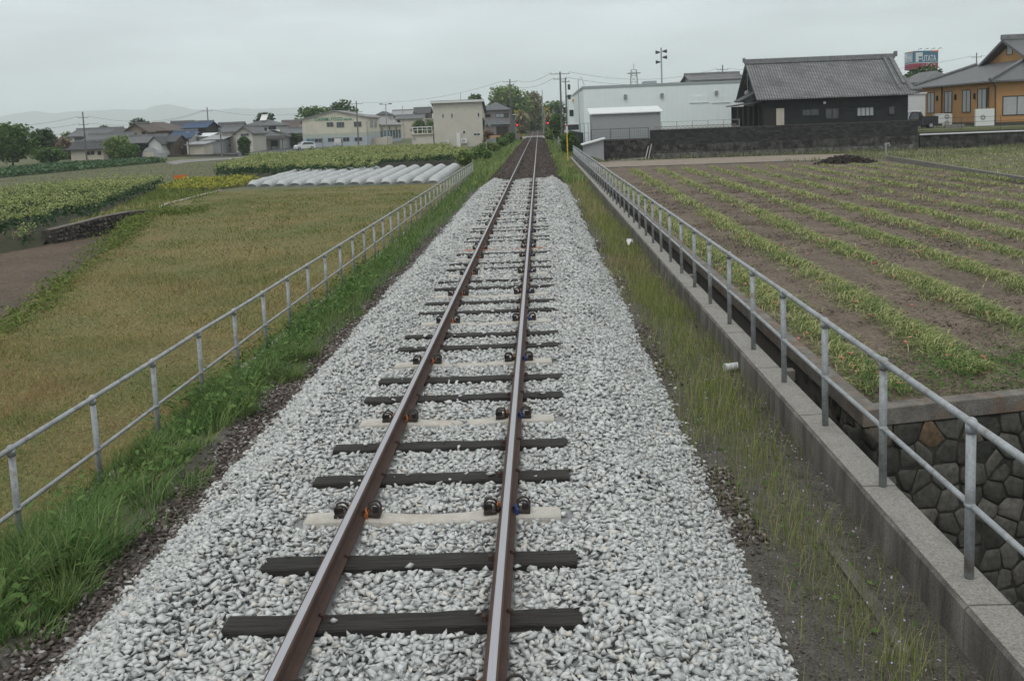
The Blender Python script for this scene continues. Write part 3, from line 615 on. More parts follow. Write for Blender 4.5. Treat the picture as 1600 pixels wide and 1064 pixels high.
def onion_row(xf, y0, y1, lab, dens=1.):
    parts = []
    for a, b_, d, s in ((y0, min(24, y1), 420, 1.), (max(24, y0), min(40, y1), 200, 1.35), (max(40, y0), y1, 90, 1.9)):
        if b_ <= a: continue
        n = int((b_-a)*d*dens); y = rng.uniform(a, b_, n); clump = vnoise(y, y*0, .45, int(xf(20)*7) % 50)*.5+vnoise(y, y*0, 1.7, int(xf(20)*5) % 50)*.7
        kp = rng.uniform(0, 1, n) < np.where(a < 30, 0., -.15)+1.25*clump; y = y[kp]; n = len(y)
        off = rng.normal(0, .21, n)*(.75+.6*vnoise(y, y*0, .9, 19)); x = xf(y)+off+.2*(vnoise(y, y*0, 1.3, 8)-.5); z = -1.27+rng.uniform(.01, .13, n)*np.exp(-(off/.3)**2)
        az = np.where(rng.uniform(0, 1, n) < .75, rng.normal(-.35, .75, n)+np.where(off < -.15, 2.6, 0), rng.uniform(0, 6.28, n))
        V, F, r_ = blades(np.stack([x, y, z], 1), rng.uniform(.18, .42, n)*(1 if s < 1.5 else 1.1), np.full(n, .021*s), rng.uniform(.85, 1.15, n), az, 3, .88); parts.append((V, F, r_, 0))
        nb = int((b_-a)*(3.2 if a < 40 else 1.5)); yb = rng.uniform(a, b_, nb); k = rng.uniform(0, 1, nb) < .6; yb = yb[k]; nb = len(yb)
        if nb:
            V, F = scatter(BTV, BTF, np.stack([xf(yb)+rng.normal(0, .24, nb), yb, np.full(nb, -1.17)+rng.uniform(-.03, .05, nb)], 1), tiltrot(nb, .5), np.stack([rng.uniform(.018, .03, nb), rng.uniform(.04, .065, nb), rng.uniform(.018, .03, nb)], 1)); parts.append((V, F, np.zeros(len(V)), 1))
    V, F, r_, mi_ = merge(parts)
    top(npmesh('onion_row', V, F, [m_straw, m_bulb], r_, mi_), lab, 'crop row', 'rows of pulled onions', 'stuff')
x, y = jgrid(5.25, 26, 12.8, 60, .1); k = inpoly(x, y, FIELD) & (rng.uniform(0, 1, len(x)) < np.clip(1.2-y/60, 0, 1)*np.clip(.25+1.1*vnoise(x, y, .8, 17), 0, 1)); x, y = x[k], y[k]; V, F, rr, _ = stones(np.stack([x, y, np.full(len(x), -1.265)], 1), (.014+.045*rng.beta(1.2, 3.5, len(x)))*(.8+y/60))
top(npmesh('soil_clods', V, F, ATT('soil clod', [(0, (.085, .066, .05)), (.6, (.14, .112, .087)), (1, (.20, .165, .132))], var=.25, nsc=40, bump=.4), rr), 'crumbled clods over the near part of the onion field', 'soil', kind='stuff')
for k in range(11):
    xf = (lambda k: lambda y: 5.72+1.96*k+.02*np.asarray(y)*0+.012*(np.asarray(y)-40)*(0 if k == 0 else 1))(k)
    ys0 = 13.4 if k == 0 else 13.6+.44*k+random.uniform(0, .6)
    if k > 7: ys0 = 30
    onion_row(xf, ys0, 75.5-.4*k, ('row of pulled onions with wilting leaves, ' + ('right against the ditch coping' if k == 0 else ordw(k+1)+' row out from the ditch wall')), 1. if k not in (0, 6, 8) else (.9 if k == 0 else .6))
# ------------------------------------------------------------------ verge plants
m_lush = VEG('lush verge grass', [(0, (.05, .105, .03)), (.5, (.10, .19, .055)), (.85, (.16, .265, .085)), (1, (.28, .33, .15))], [(0, (.06, .105, .03)), (.5, (.13, .20, .06)), (1, (.26, .30, .12))], .7, .35)
m_weed = VEG('broad leaf weeds', [(0, (.045, .095, .025)), (.5, (.085, .16, .04)), (1, (.15, .24, .07))], trans=.3)
parts = []
def tuft(cx_, cy_, n, r, h0, h1, wd, bend0=.3, bend1=.9, zf=None):
    a = rng.uniform(0, 6.283, n); q = r*np.sqrt(rng.uniform(0, 1, n)); x = cx_+q*np.cos(a); y = cy_+q*np.sin(a)
    return blades(np.stack([x, y, zg(x, y)-.02], 1), rng.uniform(h0, h1, n), np.full(n, wd), rng.uniform(bend0, bend1, n), a+rng.normal(0, .5, n), 4, .4)
for i in range(190):
    y = rng.uniform(4.2, 14.5); x = rng.uniform(-4.35, -2.52-.28*vnoise(y, 0., 1.2, 22)); s = np.clip(.42+.65*vnoise(y, x, 1.2, 21)-.02*(y-5), .25, 1.0)
    if x > -3.1 and rng.uniform() < .7: s *= .55
    V, F, r_ = tuft(x, y, int(95*s)+25, .2, .28*s, .70*s, .014); parts.append((V, F, r_, 0))
    if i % 3 == 0: V, F, r_ = tuft(x+.1, y, 9, .25, .2*s, .6*s, .009, .3, 1.2); parts.append((V, F, r_, 2))
for x, y, s in ((-2.72, 6.55, .5), (-2.95, 5.6, .6), (-3.0, 7.4, .6)):
    V, F, r_ = tuft(x, y, 170, .12, .2, .62*s, .009, .3, .8); parts.append((V, F, r_, 0))
for y0, y1, st, h0, h1, wd in ((14, 26, .055, .12, .34, .014), (26, 45, .10, .14, .34, .026), (45, 75, .17, .16, .4, .05)):
    x, y = jgrid(-4.35, -2.3, y0, y1, st); k = x < -2.36-.3*vnoise(y, x*0, .9, 5); x, y = x[k], y[k]; n = len(x); h = rng.uniform(h0, h1, n)*(.5+.8*vnoise(x, y, 1.1, 31))
    V, F, r_ = blades(np.stack([x, y, zg(x, y)-.02], 1), h, np.full(n, wd), rng.uniform(.2, .8, n)); parts.append((V, F, r_, 0))
for i in range(230):      # broad leaved weeds among the grass
    y = rng.uniform(10, 27) if i > 40 else rng.uniform(5, 10); x = rng.uniform(-4.5, -2.7); n = int(rng.uniform(14, 34)); r0 = rng.uniform(.08, .22); hh = rng.uniform(.15, .5)
    q = rng.normal(0, r0*.7, (n, 3)); q[:, 2] = rng.uniform(.05, hh, n); q += (x, y, float(zg(x, y))); V, F, r_ = leaves(q, rng.uniform(.03, .06, n), 1.1, .42); parts.append((V, F, r_, 1))
V, F, rr, mi_ = merge(parts)
m_dead = VEG('dead stems', [(0, (.16, .13, .07)), (1, (.38, .33, .2))], trans=.2)
top(npmesh('verge_grass', V, F, [m_lush, m_weed, m_dead], rr, mi_), 'lush green long grass and weeds between left railing and ballast', 'grass', kind='stuff')
# thin dry grass on the right verge
m_thin = VEG('thin verge grass', [(0, (.10, .14, .03)), (.4, (.18, .23, .055)), (.8, (.29, .32, .10)), (1, (.40, .36, .17))], [(0, (.17, .16, .06)), (.5, (.31, .25, .12)), (1, (.44, .37, .21))], .25, .3, lo=.5, hi=.72)
m_tan = VEG('dry seed grass', [(0, (.13, .15, .05)), (.35, (.24, .24, .09)), (.7, (.37, .30, .16)), (1, (.46, .38, .23))], [(0, (.12, .17, .04)), (.5, (.22, .27, .08)), (1, (.34, .35, .14))], .25, .3)
parts = []
for y0, y1, st, h0, h1, wd, fac in ((4.2, 9.5, .036, .12, .42, .0055, .5), (9.5, 20, .04, .1, .38, .0075, .85), (20, 34, .06, .12, .42, .013, .95), (34, 50, .085, .15, .45, .022, 1.), (50, 86, .13, .2, .5, .04, 1.1)):
    x, y = jgrid(2.3, 3.6, y0, y1, st); c = 2.98+.10*np.sin(y*.5); wgt = np.exp(-((x-c)/(.36 if y0 < 9 else .45))**2)*(.35+1.2*vnoise(x, y, .5, 41))
    k = rng.uniform(0, 1, len(x)) < fac*wgt*1.25; x, y = x[k], y[k]; n = len(x); h = rng.uniform(h0, h1, n)*(.6+.6*vnoise(x, y, .8, 42))
    V, F, r_ = blades(np.stack([x, y, zg(x, y)-.02], 1), h, np.full(n, wd), rng.uniform(.08, .6, n)); parts.append((V, F, r_, np.where(y0 >= 34, 1, 0).item()))
n = 210; y = rng.uniform(4.6, 16, n); x = rng.uniform(2.4, 3.4, n); V, F, r_ = leaves(np.stack([x, y, zg(x, y)+rng.uniform(.05, .28, n)], 1), .0085, .8, .8); parts.append((V, F, r_, 2))
n = 120; y = rng.uniform(5, 14, n); x = rng.uniform(2.5, 3.4, n); V, F, r_ = leaves(np.stack([x, y, zg(x, y)+rng.uniform(.01, .1, n)], 1), .03, 1.2, .5); parts.append((V, F, r_, 3))
V, F, rr, mi_ = merge(parts); m_lilac = M('lilac petals', (.42, .36, .58), .7, var=.1)
top(npmesh('dry_verge_grass', V, F, [m_thin, m_tan, m_lilac, m_weed], rr, mi_), 'thin yellow green grass with tiny lilac flowers on the right verge', 'grass', kind='stuff')
# small pebbles over the right verge soil
x, y = jgrid(2.3, 3.53, 4, 26, .04); k = rng.uniform(0, 1, len(x)) < .62; x, y = x[k], y[k]; V, F, rr, _ = stones(np.stack([x, y, zg(x, y)+.003], 1), rng.beta(1.2, 3, len(x))*.022+.004)
top(npmesh('verge_pebbles', V, F, m_brown, rr), 'scattered small brown pebbles on the right verge soil', 'pebbles', kind='stuff')
# weeds at the near corner of the onion field
x, y = rng.uniform(5.3, 10.5, 9000), rng.uniform(12.5, 15, 9000); k = rng.uniform(0, 1, 9000) < np.clip(1.3-(y-13.4)*.5, .2, 1)*1.4*vnoise(x, y, .6, 51)-.15; x, y = x[k]+0, y[k]+.2*(x[k]-5.2); n = len(x)
V, F, rr = leaves(np.stack([x, y, -1.26+rng.uniform(.0, .38, n)*vnoise(x, y, .5, 52)*1.5], 1), rng.uniform(.02, .045, n), .9, .35)
top(npmesh('field_weeds', V, F, m_weed, rr), 'bright green low weeds at the near corner of the onion field', 'weeds', kind='stuff')
# ------------------------------------------------------------------ the meadow left of the railing
MEADOW = [(-4.5, 6), (-9, 8), (-13.4, 25), (-17.4, 40.7), (-20.2, 49.5), (-19.5, 55), (-23, 67), (-7, 66), (-4.6, 62)]
m_msa = [(0, (.135, .12, .042)), (.35, (.225, .195, .072)), (.7, (.32, .27, .11)), (1, (.42, .36, .17))]
m_msb = [(0, (.095, .13, .036)), (.5, (.165, .195, .058)), (1, (.26, .275, .095))]
m_mgr = VEG('meadow grass', m_msa, m_msb, .23, .3, lo=.44, hi=.56)
m_mred = VEG('reddish meadow grass', [(0, (.18, .105, .05)), (.5, (.27, .155, .075)), (1, (.36, .23, .12))], m_msa, .5, .3, lo=.4, hi=.6)
parts = []
for y0, y1, st, h0, h1, wd in ((6, 14, .04, .06, .22, .008), (14, 22, .052, .06, .2, .012), (22, 34, .08, .06, .18, .022), (34, 66, .125, .06, .17, .04)):
    x, y = jgrid(-24, -4.5, y0, y1, st); k = inpoly(x, y, MEADOW); x, y = x[k], y[k]; n = len(x); h = rng.uniform(h0, h1, n)*(.55+.8*vnoise(x, y, 1.6, 61))
    h *= np.where(y > 58, .7, 1)*(.7+.7*vnoise(x, y, .7, 66))
    V, F, r_ = blades(np.stack([x, y, zg(x, y)-.02], 1), h, np.full(n, wd), rng.uniform(.5, 1.2, n), nseg=3)
    red = vnoise(x, y, 2.1, 62)*.6+vnoise(x, y, 5.5, 63)*.4+rng.normal(0, .13, n)-.012*np.maximum(0, y-40) > .6
    grn = (vnoise(x, y, 1.1, 64)*.5+vnoise(x, y, 3.4, 65)*.5+rng.normal(0, .1, n)+.011*np.maximum(0, y-42)) > .60; red = np.where(grn, 2, red.astype(int))
    for v_ in (0, 1, 2):
        sel = np.where(red == v_)[0]
        if len(sel):
            kk = 7; Vs = V.reshape(n, kk, 3)[sel].reshape(-1, 3); base = (np.arange(len(sel))*kk)[:, None]
            Q = np.concatenate([base+np.array([[0, 1, 3, 2]]), base+np.array([[2, 3, 5, 4]])]); parts.append((Vs, [base+np.array([[4, 5, 6]]), Q], r_.reshape(n, kk)[sel].ravel(), v_))
# brighter weeds along the bank of the bare plot and by the wall end
E_ = [(-9, 10), (-13.3, 25), (-17.3, 40.7), (-20.0, 49), (-19.6, 52)]
for i in range(420):
    j = rng.integers(0, 4); t = rng.uniform(); a, b_ = E_[j], E_[j+1]; x = a[0]+(b_[0]-a[0])*t+rng.normal(.15, .3); y = a[1]+(b_[1]-a[1])*t; n = 22
    if j >= 3: x += rng.uniform(-.2, 2.2)
    q = rng.normal(0, .25, (n, 3)); q[:, 2] = rng.uniform(.0, .3, n); q += (x, y, float(zl(y))-.05); V, F, r_ = leaves(q, rng.uniform(.05, .1, n), .8, .4); parts.append((V, F, r_, 2))
m_mweed = VEG('meadow weeds', [(0, (.085, .13, .03)), (.6, (.14, .19, .045)), (1, (.22, .25, .075))], trans=.3)
for i in range(110):
    y = rng.uniform(6, 26); x = rng.uniform(-4.6-.32*y, -4.5); n = 10; q = rng.normal(0, .12, (n, 3)); q[:, 2] = rng.uniform(.02, .15, n); q += (x, y, float(zl(y)) if x < -5.5 else float(zg(x, y))); V, F, r_ = leaves(q, rng.uniform(.025, .05, n), .8, .4)
    parts.append((V, F, r_, 2))
V, F, rr, mi_ = merge(parts)
top(npmesh('meadow_grass', V, F, [m_mgr, m_mred, m_mweed], rr, mi_), 'olive and reddish brown rough meadow grass left of the railing', 'grass', kind='stuff')

# odds and ends on the right verge
p = GZ(983, 382, -.7); q = p+np.array([0, 0, .0]); n = 60; a = rng.uniform(0, 6.283, n); b = MB(tuple(q)); vs = [(q[0]+.1*math.cos(t)*(1+.3*math.sin(5*t)), q[1]+.3*math.sin(t)*(1+.2*math.cos(3*t)), q[2]+.06+.07*math.sin(4*t)) for t in np.linspace(0, 6.1, 14)]
b.add(vs+[(q[0], q[1], q[2]+.16)], [(i, (i+1) % 14, 14) for i in range(14)]); top(b.build('plastic_scrap', m_pvc), 'crumpled white plastic scrap lying in the right verge grass', 'litter')
for px, py, r_, lab in ((1041, 434, .11, 'largest round rock against the parapet foot'), (1105, 512, .07, 'small dark rock in the gutter, short of the drain pipe'), (1145, 583, .06, 'small dark rock in the gutter, nearest the camera')):
    p = GZ(px, py, -.74); V, F, rr, _ = stones(np.array([[min(p[0], 3.42), p[1], -.72]]), np.array([r_])); top(npmesh('rock', V-np.array([[min(p[0], 3.42), p[1], -.72]]), F, m_strut if r_ > .1 else m_dark, rr), lab, 'rock', 'rocks in the gutter').location = (min(p[0], 3.42), p[1], -.72)
# ------------------------------------------------------------------ plots and roads left of the line
m_bare = M('bare plot soil', (.066, .05, .036), .95, speck=.5, spsc=9, scale=.35, col2=(.125, .09, .062), bump=.8, bscale=5, stains=.45, scol=(.06, .05, .042), sscale=.25)
sheet('soil_plot', [(x if i not in (0, 1, 2, 3) else x-.5, y) for i, (x, y) in enumerate(SOIL)], m_bare, .015, 'bare brown tilled plot below the rubble wall', zf=lambda x, y: -1.95)
m_crop = M('crop soil', (.05, .05, .03), .95, scale=1, bump=.4)
m_old = M('harvested plot', (.075, .078, .038), .95, scale=.12, col2=(.115, .11, .06), bump=.5, bscale=3, stains=.5, scol=(.05, .085, .03), sscale=.12)
m_asph = M('asphalt', (.07, .075, .08), .9, scale=.6, var=.15, bump=.15, bscale=30)
m_road = M('pale lane', (.20, .19, .18), .9, scale=.5, var=.15)
m_path = M('gravel path', (.20, .165, .13), .95, speck=.3, spsc=8, scale=.8, col2=(.27, .23, .185), bump=.4, bscale=12, stains=.4, scol=(.12, .11, .07), sscale=.35)
FL1 = pxpoly((0, 398), (83, 381), (88, 359), (150, 338), (238, 301), (258, 293), (200, 296), (100, 303), (0, 315))
FL1 = [(-48, 33), (-24.4, 34.6), (-22.55, 38.6), (-21.6, 42.2)]+FL1[2:]
sheet('flower_crop_plot', FL1, m_crop, .02, 'soil under the tall flowering crop left of the meadow', zf=lambda x, y: zg(x, y))
YEL = pxpoly((246, 298), (335, 298), (385, 291), (402, 280), (290, 284))
sheet('yellow_crop_plot', YEL, m_crop, .03, 'soil under the low yellow crop beside the tunnels')
FL2 = pxpoly((328, 280), (400, 277), (590, 271), (590, 263), (716, 257), (735, 245), (690, 237), (630, 238), (540, 240), (470, 247), (395, 255))
sheet('tall_crop_plot', FL2, m_crop, .02, 'soil under the tall crop in front of the factory')
sheet('harvested_plot', pxpoly((0, 297), (0, 281), (130, 267), (262, 254), (300, 257), (390, 247), (330, 278), (290, 283), (250, 285), (190, 283), (100, 289)), m_old, .015, 'harvested olive brown plot below the cabbages')
CAB = pxpoly((0, 279), (0, 269), (100, 258), (240, 251), (262, 254), (130, 266))
sheet('cabbage_plot', CAB, m_crop, .02, 'soil under the strip of cabbages')
sheet('parking_lot', pxpoly((292, 247), (345, 236), (430, 226), (475, 226), (530, 232), (470, 237), (400, 244.5)), m_asph, .03, 'asphalt parking lot and lane in front of the houses')
sheet('lane', pxpoly((258, 254.5), (283, 250.5), (400, 245), (475, 238), (475, 239.5), (400, 247), (300, 254), (272, 258)), m_road, .05, 'pale farm lane along the edge of the plots')
# gravel track and second field on the right
zr = lambda x, y: -1.3
sheet('gravel_path', [(5.3, 80), (20, 79.4), (28, 77.6), (29, 90), (24, 92.2), (5.3, 93.4)], m_path, .004, 'pale gravel track between the onion field and the walls', (), zr)
m_f2 = M('weedy field', (.075, .075, .035), .95, scale=.5, col2=(.12, .11, .055), bump=.6, bscale=5)
sheet('weedy_field', [(25.6, 46), (60, 60), (60, 94), (29, 92), (28.6, 77.5)], m_f2, -.004, 'second field with scattered pulled onions beyond the kerb', (), zr)
m_kerb = M('field kerb concrete', (.17, .16, .14), .9, scale=3, var=.2, bump=.3, stains=.4)
b = MB((27, 60, -1.3)); b.prism([(24.6, 40, -1.5), (25.3, 48.5, -1.5), (28.4, 77.5, -1.5), (28.62, 77.5, -1.5), (25.55, 48.5, -1.5), (24.85, 40, -1.5)], (0, 0, .52)); top(b.build('field_kerb', m_kerb), 'grey concrete kerb dividing the two onion fields', 'kerb')
b = MB((15, 80, -1.3)); b.prism([(5.4, 80, -1.5), (20, 79.4, -1.5), (28.2, 77.6, -1.5), (28.25, 77.8, -1.5), (20, 79.6, -1.5), (5.4, 80.2, -1.5)], (0, 0, .3)); top(b.build('field_kerb', m_kerb), 'low kerb along the gravel track at the far end of the onion rows', 'kerb')
n = 1500; x = rng.uniform(26, 52, n); y = rng.uniform(50, 91, n); k = (x > 25.7+.1*(y-48)) & (rng.uniform(0, 1, n) < 1.4*vnoise(x, y, 3, 71)-.1); x, y = x[k], y[k]; pts = np.repeat(np.stack([x, y, x*0-1.3], 1), 7, 0); pts[:, :2] += rng.normal(0, .3, (len(pts), 2)); n = len(pts)
V, F, rr = blades(pts, rng.uniform(.25, .45, n), np.full(n, .055), rng.uniform(.8, 1.2, n), nseg=3, stiff=.85)
top(npmesh('scattered_onion_leaves', V, F, m_straw, rr), 'scattered pulled onion leaves over the second field', 'crop', kind='stuff')
# ------------------------------------------------------------------ crops
m_cl = VEG('crop leaf', [(0, (.02, .05, .022)), (.6, (.035, .08, .035)), (1, (.07, .12, .05))], trans=.25)
m_cf = VEG('crop flower heads', [(0, (.19, .235, .08)), (.5, (.31, .345, .13)), (1, (.43, .45, .20))], [(0, (.16, .21, .07)), (1, (.33, .38, .145))], .25, .25)
m_yl = VEG('yellow leaves', [(0, (.10, .15, .03)), (.4, (.26, .28, .05)), (1, (.50, .46, .09))], trans=.3)
m_cab = VEG('cabbage leaves', [(0, (.035, .075, .035)), (.6, (.075, .14, .065)), (1, (.14, .22, .11))], trans=.15)
def crop(name, poly, d, sp, st, h, lab, mats, nl=7, nf=12, ls=.16, fs=.1, sx=.17):
    P0 = np.array(poly); x0, y0 = P0.min(0); x1, y1 = P0.max(0); dv = np.array(d)/np.hypot(*d); pv = np.array([-dv[1], dv[0]]); L = np.hypot(x1-x0, y1-y0)
    a, c = np.meshgrid(np.arange(-L, L, st), np.arange(-L, L, sp)); a = a.ravel()+rng.uniform(-.3, .3, a.size)*st; c = c.ravel()+rng.uniform(-.16, .16, c.size)*sp
    x = (x0+x1)/2+a*dv[0]+c*pv[0]; y = (y0+y1)/2+a*dv[1]+c*pv[1]; k = inpoly(x, y, poly); x, y = x[k], y[k]; n = len(x); hh = h*rng.uniform(.8, 1.12, n)*(.8+.4*vnoise(x, y, 3, 81)); z = zg(x, y); parts = []
    q = np.repeat(np.stack([x, y, z], 1), nl, 0); m = len(q); H = np.repeat(hh, nl); q[:, :2] += rng.normal(0, .17, (m, 2)); q[:, 2] += H*rng.uniform(.12, .8 if nf else 1, m); V, F, r_ = leaves(q, ls*rng.uniform(.7, 1.3, m), .3, .45); parts.append((V, F, r_, 0))
    if nf:
        q = np.repeat(np.stack([x, y, z+hh*.93], 1), nf, 0); m = len(q); q += rng.normal(0, 1, (m, 3))*np.array([sx, sx, .09]); V, F, r_ = leaves(q, fs*rng.uniform(.6, 1.3, m), .9, .7); parts.append((V, F, r_, 1))
    V, F, rr, mi_ = merge(parts); return top(npmesh(name, V, F, mats, rr, mi_), lab, 'crop', kind='stuff')
a_, b_ = np.array(G(88, 359)[:2]), np.array(G(240, 296)[:2]); d1 = b_-a_
crop('flowering_crop', FL1, d1, 1.0, .36, 1.0, 'tall crop with pale yellow green heads in rows left of the meadow', [m_cl, m_cf], 9, 26, .12, .055)
crop('tall_crop', FL2, (-.04, 1), 1.15, .5, 1.1, 'tall yellow green crop filling the plot in front of the factory', [m_cl, m_cf], 9, 20, .15, .085)
crop('yellow_crop', YEL, (1, 0), .6, .45, .45, 'low bright yellow leaved crop beside the tunnels', [m_yl], 12, 0, .13)
crop('cabbage_crop', CAB, (1, .35), .9, .6, .55, 'strip of blue green cabbages below the houses', [m_cab], 12, 0, .22)
# low retaining kerb behind the tunnels
m_kd = M('dark kerb concrete', (.07, .065, .055), .9, scale=2, var=.25, bump=.3)
p0, p1, p2 = G(590, 264), G(716, 258), G(588, 273); b = MB(tuple(p0)); b.prism([(p0[0], p0[1], -1.4), (p1[0], p1[1], -1.4), (p1[0], p1[1]+.3, -1.4), (p0[0], p0[1]+.3, -1.4)], (0, 0, .75)); b.build
top(b.build('low_wall', m_kd), 'low dark concrete wall between the white tunnels and the tall crop', 'wall')
# ------------------------------------------------------------------ white plastic tunnels
m_film = M('white crop film', (.25, .268, .268), .5, scale=2.6, col2=(.43, .445, .44), bump=.5, bscale=9, spec=.4, stains=.3, scol=(.36, .38, .36), sscale=1.2)
ta, tb = G(676, 288), G(392, 293.5); far_a, far_b = G(712, 262), G(470, 271)
for i in range(13):
    t = i/12; p = ta+(tb-ta)*t; q = far_a+(far_b-far_a)*t; L = np.hypot(*(q-p)[:2]); u = (q-p)/L; sd = np.array([u[1], -u[0]]); b = MB((p[0], p[1], p[2])); n = 34; vs = []; A = 9
    for j in range(n+1):
        s = L*j/n; c = p[:2]+u[:2]*s; sag = .91+.075*math.cos(j*6.2832/2)+random.uniform(-.05, .04); rw, rh = .47*sag, .50*sag
        if j in (0, n): rh *= .5; rw *= .9
        if j in (1, n-1): rh *= .88
        zb = float(zl(c[1]))+.0
        for a in range(A+1):
            th = math.pi*a/A; vs.append((c[0]+sd[0]*rw*math.cos(th)+random.uniform(-.012, .012), c[1]+sd[1]*rw*math.cos(th), zb+rh*math.sin(th)**.8))
    b.add(vs, [(j*(A+1)+a, (j+1)*(A+1)+a, (j+1)*(A+1)+a+1, j*(A+1)+a+1) for j in range(n) for a in range(A)]+[tuple(range(A, -1, -1)), tuple(range(n*(A+1), (n+1)*(A+1)))])
    wh = 'nearest the railing' if i == 0 else 'farthest from the railing, beside the yellow crop' if i == 12 else ordw(i+1)+' out from the railing'
    top(b.build('crop_tunnel', m_film, smooth=True), 'long low white film crop tunnel, '+wh, 'crop tunnel', 'white crop tunnels in a row')
# rubble wall at the end of the bare plot
m_rubf = ATT('field rubble stone', [(0, (.035, .033, .03)), (.5, (.07, .065, .058)), (.9, (.12, .11, .10)), (1, (.14, .11, .08))], var=.3, nsc=7, bump=.5)
WL = [(-21.5, 42.9, -1.25), (-21.0, 44.5, -1.14), (-20.5, 46.3, -1.0), (-20.05, 48.1, -.96), (-19.7, 49.5, -1.02), (-19.3, 50.9, -1.16)]
root = empty('rubble_wall', (-21, 46, -2)); top(root, 'curved dark rubble wall at the end of the bare plot, below the flowering crop', 'retaining wall'); o = (-21, 46, -2)
b = MB(o); bc = MB(o); P3 = []
for (x0, y0, z0), (x1, y1, z1) in zip(WL[:-1], WL[1:]):
    b.prism([(x0, y0, -2.2), (x1, y1, -2.2), (x1, y1, z1-.06), (x0, y0, z0-.06)], (-.5, .12, 0)); bc.prism([(x0+.04, y0, z0-.058), (x1+.04, y1, z1-.058), (x1+.04, y1, z1-.01), (x0+.04, y0, z0-.01)], (-.35, .12, 0))
    L = math.hypot(x1-x0, y1-y0)
    for s in np.arange(0, L, .2):
        for h in np.arange(.05, z0+1.98, .19): t = (s+random.uniform(-.08, .08))/L; P3.append((x0+(x1-x0)*t+.02, y0+(y1-y0)*t, -2+h+random.uniform(-.05, .05)))
P3 = np.array(P3); P3[:, 2] = np.minimum(P3[:, 2], np.interp(P3[:, 1], [q[1] for q in WL], [q[2] for q in WL])-.16)
b.build('wall_body', m_dark, root); bc.build('coping', m_lich, root); V, F, rr, _ = rubble(P3, rng.uniform(.10, .145, len(P3)), 'x', .07); npmesh('rubble_facing', V-np.array(o), F, m_rubf, rr, parent=root)
# concrete ridge path above the wall
a, b2, c = G(214, 343), G(262, 320), G(345, 299); b = MB(tuple(a)); w_ = .11
for p, q in ((a, b2), (b2, c)): b.prism([(p[0]-w_, p[1], p[2]-.2), (p[0]+w_, p[1], p[2]-.2), (q[0]+w_, q[1], q[2]-.2), (q[0]-w_, q[1], q[2]-.2)], (0, 0, .30))
top(b.build('field_kerb', m_foot), 'pale concrete kerb running up from the rubble wall beside the meadow', 'kerb')
m_crate = M('orange plastic', (.62, .16, .02), .5, var=.1)
p = G(283, 283); b = MB(tuple(p)); x, y, z = p; b.box((x-.45, y-.3, z), (x+.45, y+.3, z+.06)); [b.box(*q) for q in (((x-.45, y-.3, z+.06), (x+.45, y-.27, z+.5)), ((x-.45, y+.27, z+.06), (x+.45, y+.3, z+.5)), ((x-.45, y-.27, z+.06), (x-.42, y+.27, z+.5)), ((x+.42, y-.27, z+.06), (x+.45, y+.27, z+.5)), ((x-.48, y-.33, z+.46), (x+.48, y-.3, z+.52)))]
top(b.build('crate', m_crate), 'orange plastic harvest crate at the far edge of the low yellow crop', 'crate')
# earth mound and standpipe by the gravel track
p = GZ(1322, 256, -1.3); n = 700; a = rng.uniform(0, 6.283, n); q = np.sqrt(rng.uniform(0, 1, n)); x = p[0]+q*np.cos(a)*2.3; y = p[1]+q*np.sin(a)*1.6; z = -1.32+.62*(1-q**1.6)*(.7+.5*vnoise(x, y, .8, 91)); V, F, rr, _ = stones(np.stack([x, y, z], 1), rng.uniform(.1, .3, n))
m_humus = M('dark humus', (.02, .016, .013), .95, scale=4, col2=(.045, .036, .03), bump=.6)
top(npmesh('earth_mound', V, F, m_humus, rr), 'heap of black earth beside the gravel track', 'earth mound')
m_white = M('white paint', (.62, .63, .62), .6, var=.06); m_dkg = M('dark grey paint', (.05, .055, .06), .6, var=.2)
p = GZ(1384, 249, -1.3); b = MB(tuple(p)); x, y, z = p; b.cyl((x, y, z), (x, y, z+1.15), .07, n=10); b.cyl((x, y, z+1.15), (x, y, z+1.3), .11, n=10); b.tube([(x, y, z+1.25), (x+.25, y, z+1.28), (x+.3, y, z+1.1)], .06)
top(b.build('standpipe', m_galv), 'grey irrigation standpipe with bent spout at the corner of the onion field', 'standpipe')
# ------------------------------------------------------------------ hills far away
m_hill = M('wooded hill', (.045, .065, .05), .95, scale=.004, var=.3)
def hill(name, prof, Y, lab, dep=900.):
    vs = []; pts = []
    for px, py in prof: p = GY(px, py, Y); pts.append((p[0], p[2]))
    xs_ = np.linspace(pts[0][0], pts[-1][0], 150); zs_ = np.interp(xs_, [p[0] for p in pts], [p[1] for p in pts])+1.5*vnoise(xs_, xs_*0, 40, 5)*3+vnoise(xs_, xs_*0, 14, 6)*2-4; k = len(xs_)
    rows = [(-dep*.5, -.02), (-dep*.3, .3), (-dep*.12, .72), (0, 1.), (dep*.3, .5), (dep*.6, -.02)]; V = np.concatenate([np.stack([xs_, xs_*0+Y+d+(rng.normal(0, 15, k) if 0 < h < 1 else 0), -6+(zs_+6)*h*(1 if h in (1., -.02) else 1)+(rng.normal(0, 4, k) if 0 < h < 1 else 0)], 1) for d, h in rows])
    i = (np.arange(len(rows)-1)[:, None]*k+np.arange(k-1)[None]).ravel(); top(npmesh(name, V, [np.stack([i, i+1, i+k+1, i+k], 1)], m_hill, smooth=True), lab, kind='structure')
hill('mountain_ridge', [(-260, 200), (-120, 196), (0, 183), (20, 178), (57, 174), (85, 178), (103, 175), (150, 173), (185, 171), (225, 172), (235, 167), (260, 163), (285, 167), (300, 171), (340, 172), (370, 169), (400, 171), (450, 169), (480, 168), (520, 172), (600, 182), (680, 196)], 8000, 'long hazy mountain ridge on the left horizon')
